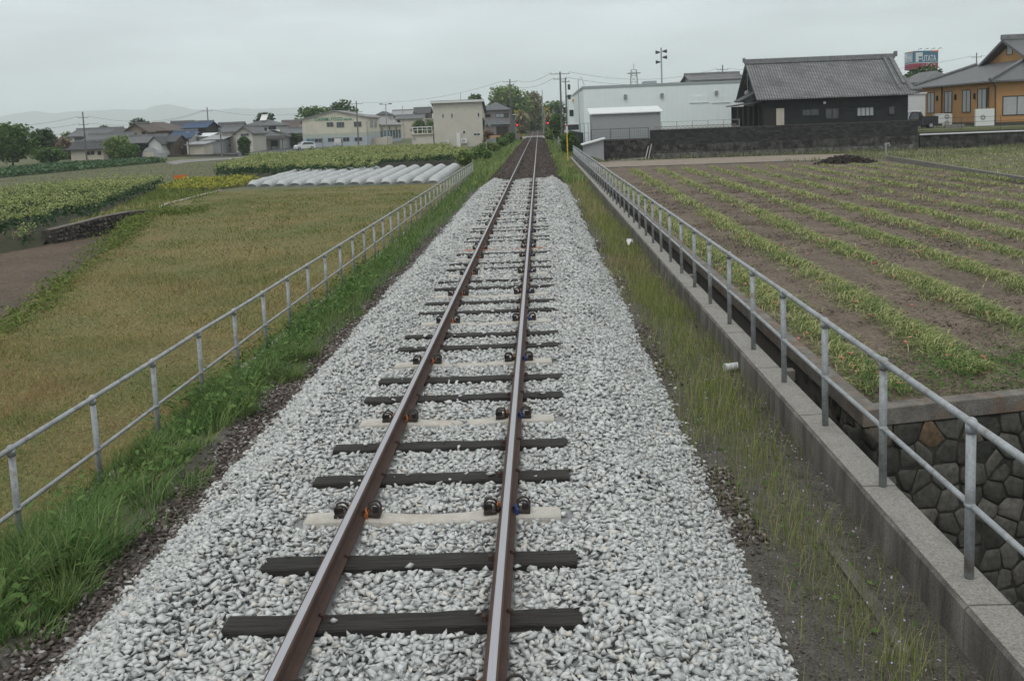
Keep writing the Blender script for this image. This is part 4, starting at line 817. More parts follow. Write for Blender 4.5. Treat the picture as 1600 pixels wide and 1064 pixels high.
hill('far_hill', [(820, 176), (870, 160), (893, 152), (902, 140), (915, 143), (935, 156), (1000, 170)], 6000, 'small hazy hill behind the white factory', 500)
# ------------------------------------------------------------------ trees and bushes
m_bark = M('bark', (.05, .042, .034), .95, scale=8, var=.3, bump=.6)
FO = {'dark': VEG('dark foliage', [(0, (0.031, 0.062, 0.028)), (.5, (0.062, 0.109, 0.043)), (.9, (0.109, 0.163, 0.062)), (1, (0.171, 0.217, 0.093))], trans=.2),
      'mid': VEG('mid green foliage', [(0, (0.046, 0.093, 0.028)), (.5, (0.093, 0.163, 0.046)), (.9, (0.155, 0.232, 0.070)), (1, (0.232, 0.279, 0.109))], trans=.25),
      'light': VEG('fresh green foliage', [(0, (0.078, 0.132, 0.039)), (.5, (0.155, 0.225, 0.070)), (1, (0.295, 0.341, 0.132))], trans=.25),
      'pine': VEG('pine needles', [(0, (0.034, 0.054, 0.025)), (.6, (0.062, 0.085, 0.040)), (1, (0.116, 0.132, 0.070))], trans=.15),
      'tan': VEG('dry reeds', [(0, (.16, .155, .08)), (.6, (.28, .265, .15)), (1, (.42, .40, .26))], trans=.25),
      'rust': VEG('brown leaved shrub', [(0, (0.093, 0.070, 0.043)), (.6, (0.202, 0.139, 0.093)), (.9, (0.341, 0.295, 0.217)), (1, (0.542, 0.512, 0.419))], trans=.2)}
def tree(name, label, x, y, zb, h, wd, kind, cb=.3, nc=9, n=1800, ls=.3, group=None, seed=None, dep=None, cat=None, flat=.8):
    """trunk with limbs and a crown of leaf clumps: h = height, wd = crown width, cb = where the crown begins"""
    root = empty(name, (x, y, zb)); top(root, label, cat or name.replace('_', ' ').split()[-1], group); dep = dep or wd*.8; H0 = h*cb; b = MB(); r0 = max(.06, h*.022)
    b.tube([(0, 0, -.2), (random.uniform(-.1, .1), 0, H0*.6), (random.uniform(-.2, .2), random.uniform(-.1, .1), H0+(h-H0)*.35), (random.uniform(-.2, .2), 0, H0+(h-H0)*.7)], [r0*1.3, r0, r0*.7, r0*.3], 7)
    cl = []
    nc = int(nc*1.5)
    for i in range(nc):
        a = i*2.4+random.uniform(-.4, .4); t = (i+.5)/nc; zz_ = H0+(h-H0)*(.12+.74*t); env = math.sin(math.pi*min(1, .18+.8*(1-t)*.95+.05))**.7
        rr_ = .5*max(.12, env)*random.uniform(.5, .85)*(1-.35*t); c = (wd*rr_*math.cos(a), dep*rr_*math.sin(a), zz_)
        if i == nc-1: c = (c[0]*.3, c[1]*.3, h-(h-H0)*.2)
        cs = random.uniform(.15, .27); cl.append((c, (wd*cs, dep*cs, max(.25, (h-H0)*cs*flat))))
        b.tube([(0, 0, H0*.7+(zz_-H0)*.3), (c[0]*.5, c[1]*.5, zz_-.25*(zz_-H0)), c], [r0*.5, r0*.35, r0*.12], 5)
    b.build('trunk', m_bark, root); per = np.array([q[1][0]*q[1][2] for q in cl]); per = per/per.sum(); Ps = []
    for (c, rd), f in zip(cl, per):
        k = int(n*f)+8; v = rng.normal(size=(k, 3)); v /= np.linalg.norm(v, axis=1)[:, None]; v *= (rng.uniform(.2, 1.22, k)**.6)[:, None]; P_ = v*np.array(rd)+np.array(c); Ps.append(P_[P_[:, 2] > 0])
    P_ = np.concatenate(Ps); V, F, r_ = leaves(P_, ls*rng.uniform(.55, 1.3, len(P_)), .35, .6)
    sh = np.repeat(np.clip(vnoise(P_[:, 0]+P_[:, 1]*.7, P_[:, 2], wd*.16, int(x*7) % 60), 0, 1), 4); npmesh('crown', V, F, FO[kind], np.clip(.55*r_+.45*sh, 0, 1), parent=root); return root
def treepx(name, label, px0, px1, ptop, pbase, Y, kind, zb=None, **k):
    c = GY((px0+px1)/2, pbase, Y); t = GY((px0+px1)/2, ptop, Y); wd = (px1-px0)/FPX*Y; zb = float(zg(c[0], Y)) if zb is None else zb
    return tree(name, label, c[0], Y, zb, t[2]-zb, wd, kind, **k)
TR = 'trees and shrubs around the houses'
for a in (
 (('leafy_tree', 'big dark leafy tree at the left edge of the photo, beside the cabbages', -20, 62, 190, 268, 148, 'mid'), dict(nc=16, n=3800, ls=.3, cb=.12)),
 (('leafy_tree', 'loose green tree just right of the big dark tree, behind the shrub', 44, 92, 200, 255, 160, 'dark'), dict(nc=10, n=1700, ls=.3, cb=.2)),
 (('shrub', 'broad dark green shrub hiding the foot of the low brown house', 48, 112, 229, 260, 156, 'mid'), dict(nc=12, n=1900, ls=.24, cb=.05)),
 (('shrub', 'brownish blossoming shrub in front of the pale roofed house', 66, 120, 213, 240, 178, 'rust'), dict(nc=10, n=1400, ls=.26, cb=.1)),
 (('shrub', 'bright green rounded shrub right of the cream shed', 160, 208, 212, 247, 163, 'light'), dict(nc=12, n=2100, ls=.26, cb=.05)),
 (('shrub', 'darker low shrub in front of the bright green one', 178, 222, 226, 249, 159, 'mid'), dict(nc=10, n=1500, ls=.24, cb=.05)),
 (('pine_tree', 'dark pine top rising behind the brown roofed house', 203, 236, 184, 225, 215, 'pine'), dict(nc=8, n=900, ls=.35, cb=.45)),
 (('leafy_tree', 'low grey green tree on the skyline behind the pale house', 146, 178, 197, 220, 225, 'pine'), dict(nc=8, n=800, ls=.4, cb=.2)),
 (('leafy_tree', 'small light tree between the white roof and the pale house', 94, 118, 204, 225, 205, 'light'), dict(nc=6, n=500, ls=.3, cb=.2)),
 (('pine_tree', 'flat topped pine behind the house with the solar panel', 398, 434, 176, 215, 235, 'pine'), dict(nc=7, n=700, ls=.4, cb=.55)),
 (('garden_tree', 'clipped dark conifer in front of the beige gabled house', 371, 396, 213, 244, 158, 'dark'), dict(nc=9, n=2200, ls=.2, cb=.03)),
 (('shrub', 'dark hedge shrub between the tiled house and the factory', 444, 474, 208, 231, 205, 'dark'), dict(nc=9, n=1000, ls=.3, cb=.05)),
 (('shrub', 'small brown shrub at the gate of the tiled front house', 270, 288, 220, 240, 172, 'rust'), dict(nc=6, n=450, ls=.25, cb=.1)),
 (('leafy_tree', 'leftmost round tree behind the factory roof', 460, 520, 163, 226, 250, 'mid'), dict(nc=13, n=1700, ls=.5, cb=.15)),
 (('leafy_tree', 'tall tree crown behind the factory gable', 508, 562, 157, 226, 255, 'dark'), dict(nc=12, n=1600, ls=.5, cb=.2)),
 (('leafy_tree', 'low grey green tree at the left back corner of the factory', 455, 490, 186, 226, 238, 'light'), dict(nc=8, n=800, ls=.4, cb=.1)),
 (('leafy_tree', 'green tree between the factory wing and the beige house', 644, 668, 186, 214, 260, 'mid'), dict(nc=8, n=700, ls=.45, cb=.15)),
 (('leafy_tree', 'light green tree at the left wall of the beige house', 664, 684, 188, 214, 225, 'light'), dict(nc=7, n=500, ls=.4, cb=.15)),
 (('leafy_tree', 'small feathery tree top peeping over the beige house roof', 730, 756, 144, 210, 230, 'mid'), dict(nc=7, n=800, ls=.4, cb=.5)),
 (('leafy_tree', 'huge round green tree behind the grey house and the utility pole', 756, 832, 131, 205, 290, 'light'), dict(nc=18, n=4200, ls=.55, cb=.1)),
 (('leafy_tree', 'pale flowering tree at the right shoulder of the huge tree', 820, 852, 139, 205, 300, 'tan'), dict(nc=8, n=900, ls=.5, cb=.3)),
 (('leafy_tree', 'dark green tree mass over the vanishing track', 806, 858, 157, 212, 320, 'mid'), dict(nc=14, n=2200, ls=.6, cb=.05)),
 (('leafy_tree', 'dark tree right of the vanishing track, behind the crossing', 842, 885, 158, 210, 335, 'mid'), dict(nc=12, n=1700, ls=.6, cb=.05)),
 (('shrub', 'tall dry reeds left of the track beyond the crossing', 800, 832, 174, 208, 265, 'tan'), dict(nc=9, n=1500, ls=.5, cb=.03)),
 (('shrub', 'dry brown brush right of the track beyond the crossing', 846, 872, 175, 207, 262, 'tan'), dict(nc=7, n=900, ls=.45, cb=.03)),
 (('shrub', 'green overgrowth closing over the track far away', 822, 860, 178, 206, 345, 'light'), dict(nc=10, n=1200, ls=.5, cb=.02)),
 (('shrub', 'dark green hedge bush behind the right crossing signal', 858, 888, 176, 212, 172, 'mid'), dict(nc=11, n=1700, ls=.28, cb=.03)),
 (('shrub', 'bright round bush behind the yellow marker post', 873, 904, 206, 238, 101, 'mid'), dict(nc=12, n=2300, ls=.15, cb=.03)),
 (('leafy_tree', 'dark rounded tree in front of the tall billboard', 1412, 1474, 101, 190, 150, 'dark'), dict(nc=14, n=2600, ls=.36, cb=.2)),
 (('shrub', 'bright green shrub between the white shed and the orange house', 1448, 1476, 140, 188, 122, 'mid'), dict(nc=9, n=1100, ls=.26, cb=.05)),
 (('shrub', 'brown twiggy bush at the right corner of the beige house', 752, 774, 203, 227, 158, 'rust'), dict(nc=7, n=800, ls=.2, cb=.05)),
): treepx(*a[0], group=TR, **a[1])
# overgrowth beside the track: vines left, hedgerow edge right
for i, (px0, px1, pt, pb, Y, kd, lab) in enumerate((
 (712, 742, 236, 262, 92, 'light', 'yellow green vine thicket at the far end of the left railing'),
 (736, 770, 233, 258, 100, 'mid', 'leafy vine bush just beyond the end of the left railing'),
 (744, 786, 222, 246, 120, 'light', 'yellow green vine bush in front of the garden gate'),
 (768, 798, 214, 236, 140, 'mid', 'dark leaved bush beside the far old ballast, left of the track'),
 (786, 806, 206, 226, 158, 'mid', 'low green bush at the track edge short of the left crossing signal'), (792, 812, 196, 214, 200, 'light', 'green bush just beyond the left crossing signal'), (852, 866, 204, 222, 168, 'light', 'green weedy bush at the right track edge short of the crossing'), (850, 866, 196, 212, 205, 'mid', 'green bush just beyond the right crossing signal'))):
    treepx('vine_bush', lab, px0, px1, pt, pb, Y, kd, nc=11, n=1500, ls=.17, cb=.02, group='bushes along the old track', cat='bush')
parts = []
for y0, y1, st, wdt in ((52, 74, .17, .06), (74, 110, .24, .09), (110, 200, .42, .15), (200, 330, 1.0, .3)):
    x, y = jgrid(-9, 5.6, y0, y1, st); k = ((x < -1.75-.45*vnoise(y, y*0, 6, 3)) | (x > 1.8+.45*vnoise(y, y*0, 6, 4))) & ~((y > 186) & (y < 194)) & ((x > -3.4-.05*(y-52)) | (x > 0) | (y > 110)) & ((x < 3.4) | (y > 96)); x, y = x[k], y[k]; n = len(x); h = rng.uniform(.25, .7, n)*(.4+.9*vnoise(x, y, 2.5, 33))
    V, F, r_ = blades(np.stack([x, y, zg(x, y)], 1), h, np.full(n, wdt), rng.uniform(.2, .9, n)); parts.append((V, F, r_, 0))
V, F, rr, mi_ = merge(parts)
top(npmesh('bank_grass', V, F, FO['light'], rr), 'green grass on the banks of the old track towards the crossing', 'grass', kind='stuff')

EDG = pxpoly((92, 358), (170, 330), (245, 297), (335, 300), (345, 301), (262, 323), (216, 345), (150, 347))
x, y = jgrid(-34, -18, 46, 84, .15); k = inpoly(x, y, EDG); x, y = x[k], y[k]; n = len(x); h = rng.uniform(.1, .34, n)*(.4+.9*vnoise(x, y, 2, 95)); V, F, r_ = blades(np.stack([x, y, zl(y)], 1), h, np.full(n, .06), rng.uniform(.2, .8, n)); q = vnoise(x, y, 2.6, 96) > .52
kk = 7; parts = []
for v_ in (0, 1):
    sl_ = np.where(q == bool(v_))[0]; bs = (np.arange(len(sl_))*kk)[:, None]; parts.append((V.reshape(n, kk, 3)[sl_].reshape(-1, 3), [bs+np.array([[4, 5, 6]]), np.concatenate([bs+np.array([[0, 1, 3, 2]]), bs+np.array([[2, 3, 5, 4]])])], r_.reshape(n, kk)[sl_].ravel(), v_))
V, F, rr, mi_ = merge(parts); top(npmesh('field_edge_grass', V, F, [m_mweed, m_tan], rr, mi_), 'green and straw coloured grass between the flowering crop and the meadow', 'grass', kind='stuff')
HP = pxpoly((0, 297), (0, 281), (130, 267), (262, 254), (300, 257), (390, 247), (330, 278), (290, 283), (250, 285), (190, 283), (100, 289)); x, y = jgrid(-70, -30, 84, 158, .5); k = inpoly(x, y, HP) & (rng.uniform(0, 1, len(x)) < 1.5*vnoise(x, y, 5, 97)-.25); x, y = x[k], y[k]; n = len(x); V, F, rr = blades(np.stack([x, y, zl(y)], 1), rng.uniform(.06, .16, n), np.full(n, .10), rng.uniform(.6, 1.2, n))
top(npmesh('stubble_grass', V, F, m_mweed, rr), 'sparse green regrowth over the harvested plot', 'grass', kind='stuff')

# rank grass along the foot of the yard walls and round the mound
x, y = jgrid(6, 62, 92.6, 94.35, .13); k = rng.uniform(0, 1, len(x)) < np.clip(1.6*vnoise(x, y, 2.2, 101)-.2, 0, 1)*np.clip((y-92.4)/1.2, .15, 1); x, y = x[k], y[k]
x2, y2 = jgrid(21, 31, 77.9, 80.5, .2); k = rng.uniform(0, 1, len(x2)) < .9*vnoise(x2, y2, 1.5, 102); x = np.concatenate([x, x2[k]]); y = np.concatenate([y, y2[k]])
x2, y2 = jgrid(28.6, 60, 78, 92, .35); k = (x2 > 28.4+.02*(y2-78)) & (rng.uniform(0, 1, len(x2)) < 1.2*vnoise(x2, y2, 4, 103)); x = np.concatenate([x, x2[k]]); y = np.concatenate([y, y2[k]]); n = len(x)
V, F, rr = blades(np.stack([x, y, x*0-1.3], 1), rng.uniform(.12, .55, n)*(.5+.7*vnoise(x, y, 3, 104)), np.full(n, .07), rng.uniform(.2, .9, n))
top(npmesh('wall_foot_grass', V, F, VEG('greyish grass', [(0, (.09, .11, .05)), (.5, (.16, .18, .085)), (1, (.27, .27, .16))], trans=.2), rr), 'greyish green rank grass along the foot of the yard walls', 'grass', kind='stuff')
# ------------------------------------------------------------------ buildings
m_glass = M('dark window glass', (.02, .024, .026), .12, scale=.8, col2=(.05, .055, .06), spec=.6)
m_glass2 = M('curtained window', (.34, .36, .36), .3, scale=2, var=.12, spec=.5)
m_glassb = M('blue film window', (.10, .20, .28), .2, scale=.8, var=.25, spec=.5)
m_glasst = M('teal film window', (.10, .30, .29), .2, scale=.8, var=.2, spec=.5)
m_alu = M('aluminium frame', (.30, .31, .31), .5, var=.05, metal=.3); m_brn = M('dark bronze frame', (.02, .018, .017), .5, var=.1); m_wfr = M('white frame', (.62, .63, .61), .5, var=.04)
def wall(name, c, **k): return M(name, c, .88, scale=.7, var=.07, bump=.15, bscale=40, **k)
m_cream = wall('cream stucco', (.50, .455, .385), stains=.35, scol=(.24, .22, .19)); m_beige = UVM('beige siding', 'panel', (.48, .455, .40), (.52, .495, .44), .455, 1, .85, .012, (.38, .36, .315), .2, .35, (.30, .27, .22))
m_offw = wall('off white plaster', (.50, .50, .48), stains=.4, scol=(.3, .3, .29)); m_dwood = UVM('dark board wall', 'panel', (.035, .032, .03), (.055, .05, .046), .3, 1, .8, .02)
m_tilew = UVM('beige tile wall', 'brick', (.30, .25, .19), (.36, .30, .23), .4, .2, .8, .012, (.22, .19, .15), .1); m_mauve = wall('mauve grey stucco', (.24, .21, .21)); m_grayw = wall('grey sheet wall', (.28, .29, .30))
m_tile = UVM('grey roof tile', 'tile', (.15, .155, .16), (.22, .225, .23), .28, .26, .6, .035, (.05, .052, .055), .8, .5, (.07, .07, .07)); m_tiled = UVM('dark roof tile', 'tile', (.075, .08, .085), (.11, .115, .12), .28, .26, .6, .035, (.03, .03, .03), .8, .4, (.04, .04, .04))
m_tileb = UVM('brown roof tile', 'tile', (.12, .095, .08), (.17, .135, .115), .28, .26, .65, .035, (.06, .045, .04), .7, .4, (.07, .06, .05)); m_blue = UVM('blue roof tile', 'tile', (.03, .075, .16), (.045, .10, .20), .28, .26, .55, .035, (.015, .03, .07), .7, .3, (.03, .06, .10))
m_slate = UVM('slate roof', 'brick', (.115, .125, .135), (.14, .15, .16), .9, .25, .6, .012, (.07, .075, .08), .3); m_sheet = UVM('grey sheet roof', 'panel', (.22, .23, .235), (.30, .31, .315), .4, 1, .5, .03, (.15, .155, .16), .4, .3, (.2, .17, .14))
m_ridge = M('ridge tile', (.09, .092, .095), .65, scale=3, col2=(.2, .205, .21), bump=.4)
m_dslate = M('dark flat slate', (.05, .053, .055), .7, scale=2, var=.25)
def gable(b, x0, x1, y0, y1, ze, zr, ax='x', ov=.5, th=.14, mi=0):
    """two thick slopes with overhang; ax = ridge direction"""
    if ax == 'x':
        ym = (y0+y1)/2; k = (zr-ze)/(ym-y0); e = ov*k
        for s, yy in ((-1, y0-ov), (1, y1+ov)): b.prism([(x0-ov, yy, ze-e), (x0-ov, ym, zr), (x0-ov, ym, zr+th), (x0-ov, yy, ze-e+th)], (x1-x0+2*ov, 0, 0), mi)
    else:
        xm = (x0+x1)/2; k = (zr-ze)/(xm-x0); e = ov*k
        for s, xx in ((-1, x0-ov), (1, x1+ov)): b.prism([(xx, y0-ov, ze-e), (xm, y0-ov, zr), (xm, y0-ov, zr+th), (xx, y0-ov, ze-e+th)], (0, y1-y0+2*ov, 0), mi)
def hip(b, x0, x1, y0, y1, ze, zr, ov=.5, th=.12, mi=0):
    x0 -= ov; x1 += ov; y0 -= ov; y1 += ov; d = min(x1-x0, y1-y0)/2; k = .06; ze -= k
    if x1-x0 >= y1-y0: r = [(x0+d, (y0+y1)/2), (x1-d+.001, (y0+y1)/2)]
    else: r = [((x0+x1)/2, y0+d), ((x0+x1)/2, y1-d)]
    vs = [(x0, y0, ze), (x1, y0, ze), (x1, y1, ze), (x0, y1, ze), (x0, y0, ze+th), (x1, y0, ze+th), (x1, y1, ze+th), (x0, y1, ze+th), (r[0][0], r[0][1], zr+th), (r[1][0], r[1][1], zr+th)]
    fs = [(3, 2, 1, 0), (0, 1, 5, 4), (1, 2, 6, 5), (2, 3, 7, 6), (3, 0, 4, 7)]
    if x1-x0 >= y1-y0: fs += [(4, 5, 9, 8), (5, 6, 9), (6, 7, 8, 9), (7, 4, 8)]
    else: fs += [(4, 5, 8), (5, 6, 9, 8), (6, 7, 9), (7, 4, 8, 9)]
    b.add(vs, fs, mi)
def window(root, o, P_, axis, w_, h, fm, gm, mull=1, name='window', off=0.):
    """P_ = lower-left corner on the wall; axis 'y-' faces the camera, 'x-' / 'x+' face sideways"""
    b = MB(o); g_ = MB(o); x, y, z = P_; t = min(.07, w_*.14)
    def bx(B, u0, u1, v0, v1, d0, d1):
        if axis == 'y-': B.box((x+u0, y-d1, z+v0), (x+u1, y-d0, z+v1))
        elif axis == 'x+': B.box((x+d0, y+u0, z+v0), (x+d1, y+u1, z+v1))
        else: B.box((x-d1, y+u0, z+v0), (x-d0, y+u1, z+v1))
    bx(b, 0, t, 0, h, 0, .07); bx(b, w_-t, w_, 0, h, 0, .07); bx(b, t, w_-t, 0, t, 0, .075); bx(b, t, w_-t, h-t, h, 0, .07)
    for i in range(mull): c = w_*(i+1)/(mull+1); bx(b, c-.03, c+.03, t, h-t, .02, .06)
    f = b.build(name, fm, root); bx(g_, t-.005, w_-t+.005, t-.005, h-t+.005, .004, .022); g_.build('pane', gm, f); return f
def pxwin(root, o, Y, r, fm=m_brn, gm=m_glass, mull=1, **k):
    a = GY(r[0], r[3], Y); c = GY(r[2], r[1], Y); window(root, o, (a[0], Y, a[2]), 'y-', c[0]-a[0], c[2]-a[2], fm, gm, mull, **k)
def house(name, label, px0, px1, Y, pe, pr, dep, rk, wm, rm, zb=None, ov=.5, wins=(), fm=m_brn, gm=m_glass, group='houses of the town', side=(), cat='house', ridge=True, z0=None, rot=0, ch=0):
    a = GY(px0, pe, Y); c = GY(px1, pe, Y); m_ = GY((px0+px1)/2, pe, Y); x0, x1, ze = a[0], c[0], m_[2]; xm = (x0+x1)/2
    zb = float(zg(xm, Y)) if zb is None else zb; Yr = Y+dep/2 if rk != 'gy' else Y; zr = GY((px0+px1)/2, pr, Yr)[2]
    o = (xm, Y+dep/2, zb); root = empty(name, o); top(root, label, cat, group); b = MB(o)
    zz0 = zb-.3 if z0 is None else z0
    if rk == 'gx': b.prism([(x0, Y, zz0), (x0, Y+dep, zz0), (x0, Y+dep, ze), (x0, Y+dep/2, zr), (x0, Y, ze)], (x1-x0, 0, 0))
    elif rk == 'gy': b.prism([(x0, Y, zz0), (x1, Y, zz0), (x1, Y, ze), (xm, Y, zr), (x0, Y, ze)], (0, dep, 0))
    else: b.box((x0, Y, zz0), (x1, Y+dep, ze))
    b.build('wall', wm, root); b = MB(o)
    if rk == 'gx': gable(b, x0, x1, Y, Y+dep, ze, zr, 'x', ov)
    elif rk == 'gy': gable(b, x0, x1, Y, Y+dep, ze, zr, 'y', ov)
    elif rk == 'hip': hip(b, x0, x1, Y, Y+dep, ze, zr, ov)
    elif rk == 'flat': b.box((x0-.15, Y-.15, ze), (x1+.15, Y+dep+.15, ze+.18))
    elif rk == 'pent': b.prism([(x0-ov, Y-ov, ze), (x0-ov, Y+dep+ov, zr), (x0-ov, Y+dep+ov, zr+.1), (x0-ov, Y-ov, ze+.1)], (x1-x0+2*ov, 0, 0))
    rf = b.build('roof', rm, root)
    if ridge and rk in ('gx', 'gy'):
        b = MB(o)
        if rk == 'gx': b.prism([(x0-ov-.05, Y+dep/2-.16, zr+.1), (x0-ov-.05, Y+dep/2+.16, zr+.1), (x0-ov-.05, Y+dep/2+.1, zr+.42), (x0-ov-.05, Y+dep/2-.1, zr+.42)], (x1-x0+2*ov+.1, 0, 0))
        else: b.prism([(xm-.16, Y-ov-.05, zr+.1), (xm+.16, Y-ov-.05, zr+.1), (xm+.1, Y-ov-.05, zr+.4), (xm-.1, Y-ov-.05, zr+.4)], (0, dep+2*ov+.1, 0))
        b.build('ridge', m_ridge, rf)
    for w_ in wins:
        if len(w_) == 4: pxwin(root, o, Y, w_, fm, gm)
        else: pxwin(root, o, Y, w_[:4], *w_[4:])
    for (u0, v0, w2, h2, nm, mt) in side:
        if nm == 'window': window(root, o, (x1, Y+u0, zb+v0), 'x+', w2, h2, fm, mt)
        else: b = MB(o); b.box((x1, Y+u0, zb+v0), (x1+.06, Y+u0+w2, zb+v0+h2)); b.build(nm, mt, root)
    root.rotation_euler = (0, 0, R(rot)); return root, o, (x0, x1, ze, zr)
def annex(root, o, nm, px0, px1, Y, pe, pr, dep, rk, wm, rm, zb, ov=.4, name='wing'):
    a = GY(px0, pe, Y); c = GY(px1, pe, Y); x0, x1 = a[0], c[0]; ze = GY((px0+px1)/2, pe, Y)[2]; zr = GY((px0+px1)/2, pr, Y+(dep/2 if rk in ('gx', 'hip') else 0))[2]; b = MB(o); xm = (x0+x1)/2
    if rk == 'gy': b.prism([(x0, Y, zb), (x1, Y, zb), (x1, Y, ze), (xm, Y, zr), (x0, Y, ze)], (0, dep, 0))
    elif rk == 'gx': b.prism([(x0, Y, zb), (x0, Y+dep, zb), (x0, Y+dep, ze), (x0, Y+dep/2, zr), (x0, Y, ze)], (x1-x0, 0, 0))
    else: b.box((x0, Y, zb), (x1, Y+dep, ze))
    wp = b.build(name, wm, root); b = MB(o)
    if rk == 'gx': gable(b, x0, x1, Y, Y+dep, ze, zr, 'x', ov)
    elif rk == 'gy': gable(b, x0, x1, Y, Y+dep, ze, zr, 'y', ov)
    elif rk == 'hip': hip(b, x0, x1, Y, Y+dep, ze, zr, ov)
    else: b.prism([(x0-ov, Y-ov, ze), (x0-ov, Y+dep, zr), (x0-ov, Y+dep, zr+.1), (x0-ov, Y-ov, ze+.1)], (x1-x0+2*ov, 0, 0))
    b.build('roof', rm, wp); return wp
HV = 'houses of the village on the left'
# -- cream shed with a dark door in its gable
house('garden_shed', 'cream plastered shed with dark gable roof behind the cabbages and the utility pole', 110, 161, 168, 233, 222.5, 6, 'gx', m_cream, m_dslate, wins=((136.5, 237, 140.5, 242.5), (142, 236.5, 147.3, 242), (153, 236.5, 158, 242.5)), side=((2.0, .05, 2.2, 2.2, 'door', m_dkg),), group=None, cat='shed')
house('low_house', 'low dark brown roofed house half hidden by the broad shrub, left of the cream shed', 64, 104, 176, 235, 227, 7, 'gx', m_dwood, m_tiled, group=HV)
r_, o, _ = house('tiled_house', 'long pale walled house with grey tiled roof and dark windows, behind the cream shed', 108, 176, 196, 212.5, 203, 9, 'gx', m_offw, m_tile, wins=((117, 215, 133, 221),), group=HV)
annex(r_, o, '', 172, 205, 190, 209, 202, 7, 'gx', m_offw, m_tiled, -1.)
house('tiled_house', 'light grey tiled low roof between the cream shed and the bright green shrub', 128, 196, 184, 222, 211, 8, 'gx', m_offw, m_tile, group=HV)
house('brown_roof_house', 'beige two storey house with big brown gable roof and white bargeboards', 200, 258, 194, 206, 192.5, 13, 'hip', m_tilew, m_tileb, wins=((231, 208, 241, 214),), group=HV, ov=.8)
b = MB(); r_, o, q = house('brown_roof_house', 'white trimmed front gable projecting from the brown roofed house', 197, 229, 190, 205, 194, 6, 'gy', m_tilew, m_tileb, wins=((222, 206, 227, 213),), group=HV, ov=.7)
r_, o, _ = house('tiled_house', 'dark boarded house with grey tiled roof and small white gable, nearest the shrubs', 193, 246, 168, 223.5, 214, 8, 'gx', m_dwood, m_tile, wins=((216, 226, 231, 236), (240, 226, 247, 238)), group=HV)
annex(r_, o, '', 232, 252, 166.5, 224, 214.5, 5, 'gy', m_offw, m_tiled, -1.)
annex(r_, o, '', 252, 272, 169, 222, 213, 6, 'gx', m_tileb, m_tiled, -1.)
house('blue_roof_house', 'brown two storey house with the upper blue tiled roof', 287, 321, 198, 200, 192, 8, 'gx', m_dwood, m_blue, wins=((294, 206, 300, 212),), group=HV)
house('blue_roof_house', 'white gabled house with the lower blue tiled roof', 266, 296, 186, 216, 206, 7, 'gx', m_offw, m_blue, group=HV)
house('green_roof_house', 'dark green roofed house behind the blue roofs', 259, 290, 212, 205, 192, 9, 'gx', m_dwood, m_tiled, group=HV)
house('storage_shed', 'cream block shed with flat grey sheet roof beside the white car', 294, 318, 172, 226.5, 222, 5, 'pent', m_cream, m_sheet, group=HV, cat='shed')
house('storage_shed', 'grey sheet roofed shed with open front between cream shed and beige house', 318, 347, 180, 219, 212, 7, 'pent', m_grayw, m_sheet, group=HV, cat='shed')
house('storage_shed', 'small white roofed lean-to in front of the blue roofed houses', 310, 326, 190, 214, 209, 4, 'pent', m_offw, m_pvc, group=HV, cat='shed')
house('tiled_house', 'grey tiled roof between the blue roofs and the beige gabled house, far back', 336, 372, 212, 203, 194, 8, 'gx', m_cream, m_tiled, group=HV)
house('gabled_house', 'beige two storey house with its gable and shuttered window facing the field', 368, 394, 182, 208, 199, 9, 'gy', m_beige, m_tile, wins=((376, 208.5, 389, 213.5, m_alu, m_glass, 2), (358, 226, 360.5, 229)), group=HV)
house('gabled_house', 'plain beige wing with tiled roof left of the gabled house, above the cars', 346, 368.5, 185, 206.5, 199, 7, 'gx', m_beige, m_tile, group=HV)
r_, o, _ = house('tiled_house', 'large white walled house with stacked grey tiled roofs and a solar water heater', 392, 437, 196, 215.5, 205, 10, 'hip', m_offw, m_tile, wins=((409, 222, 416, 230), (424, 220, 434, 229)), group=HV)
wp = annex(r_, o, '', 378, 434, 200, 197.5, 187.5, 9, 'hip', m_offw, m_tile, 3.2); pxwin(r_, o, 199.9, (400, 198, 404, 203)); pxwin(r_, o, 199.9, (413, 200, 417, 205)); pxwin(r_, o, 199.9, (420, 197.5, 431, 203), m_brn, m_glass, 2)
a, c = GY(406, 191, 202), GY(418, 188, 203); b = MB(o); b.prism([(a[0], 202, a[2]+.25), (c[0], 202, a[2]+.25), (c[0], 203.6, a[2]+1.25), (a[0], 203.6, a[2]+1.25)], (0, -.05, .09)); b.cyl((a[0], 203.7, a[2]+1.35), (c[0], 203.7, a[2]+1.35), .2, n=8); b.build('solar_heater', m_wfr, r_)
a, c = GY(404, 218, 193), GY(443, 216, 193); b = MB(o); b.prism([(a[0], 192.6, a[2]-.2), (c[0], 192.6, a[2]-.2), (c[0], 196, a[2]+.5), (a[0], 196, a[2]+.5)], (0, 0, .1)); [b.cyl((x, 192.8, -1), (x, 192.8, a[2]-.2), .07) for x in np.linspace(a[0]+.2, c[0]-.2, 5)]; b.build('porch', m_dwood, r_)
house('brown_roof_house', 'small brown tiled house with pale gable behind the large white walled house', 437, 462, 222, 199, 190.5, 8, 'gx', m_cream, m_tileb, group=HV)
house('tiled_house', 'low blue grey roofed house left of the factory', 440, 474, 212, 209, 202, 8, 'gx', m_offw, m_slate, group=HV)
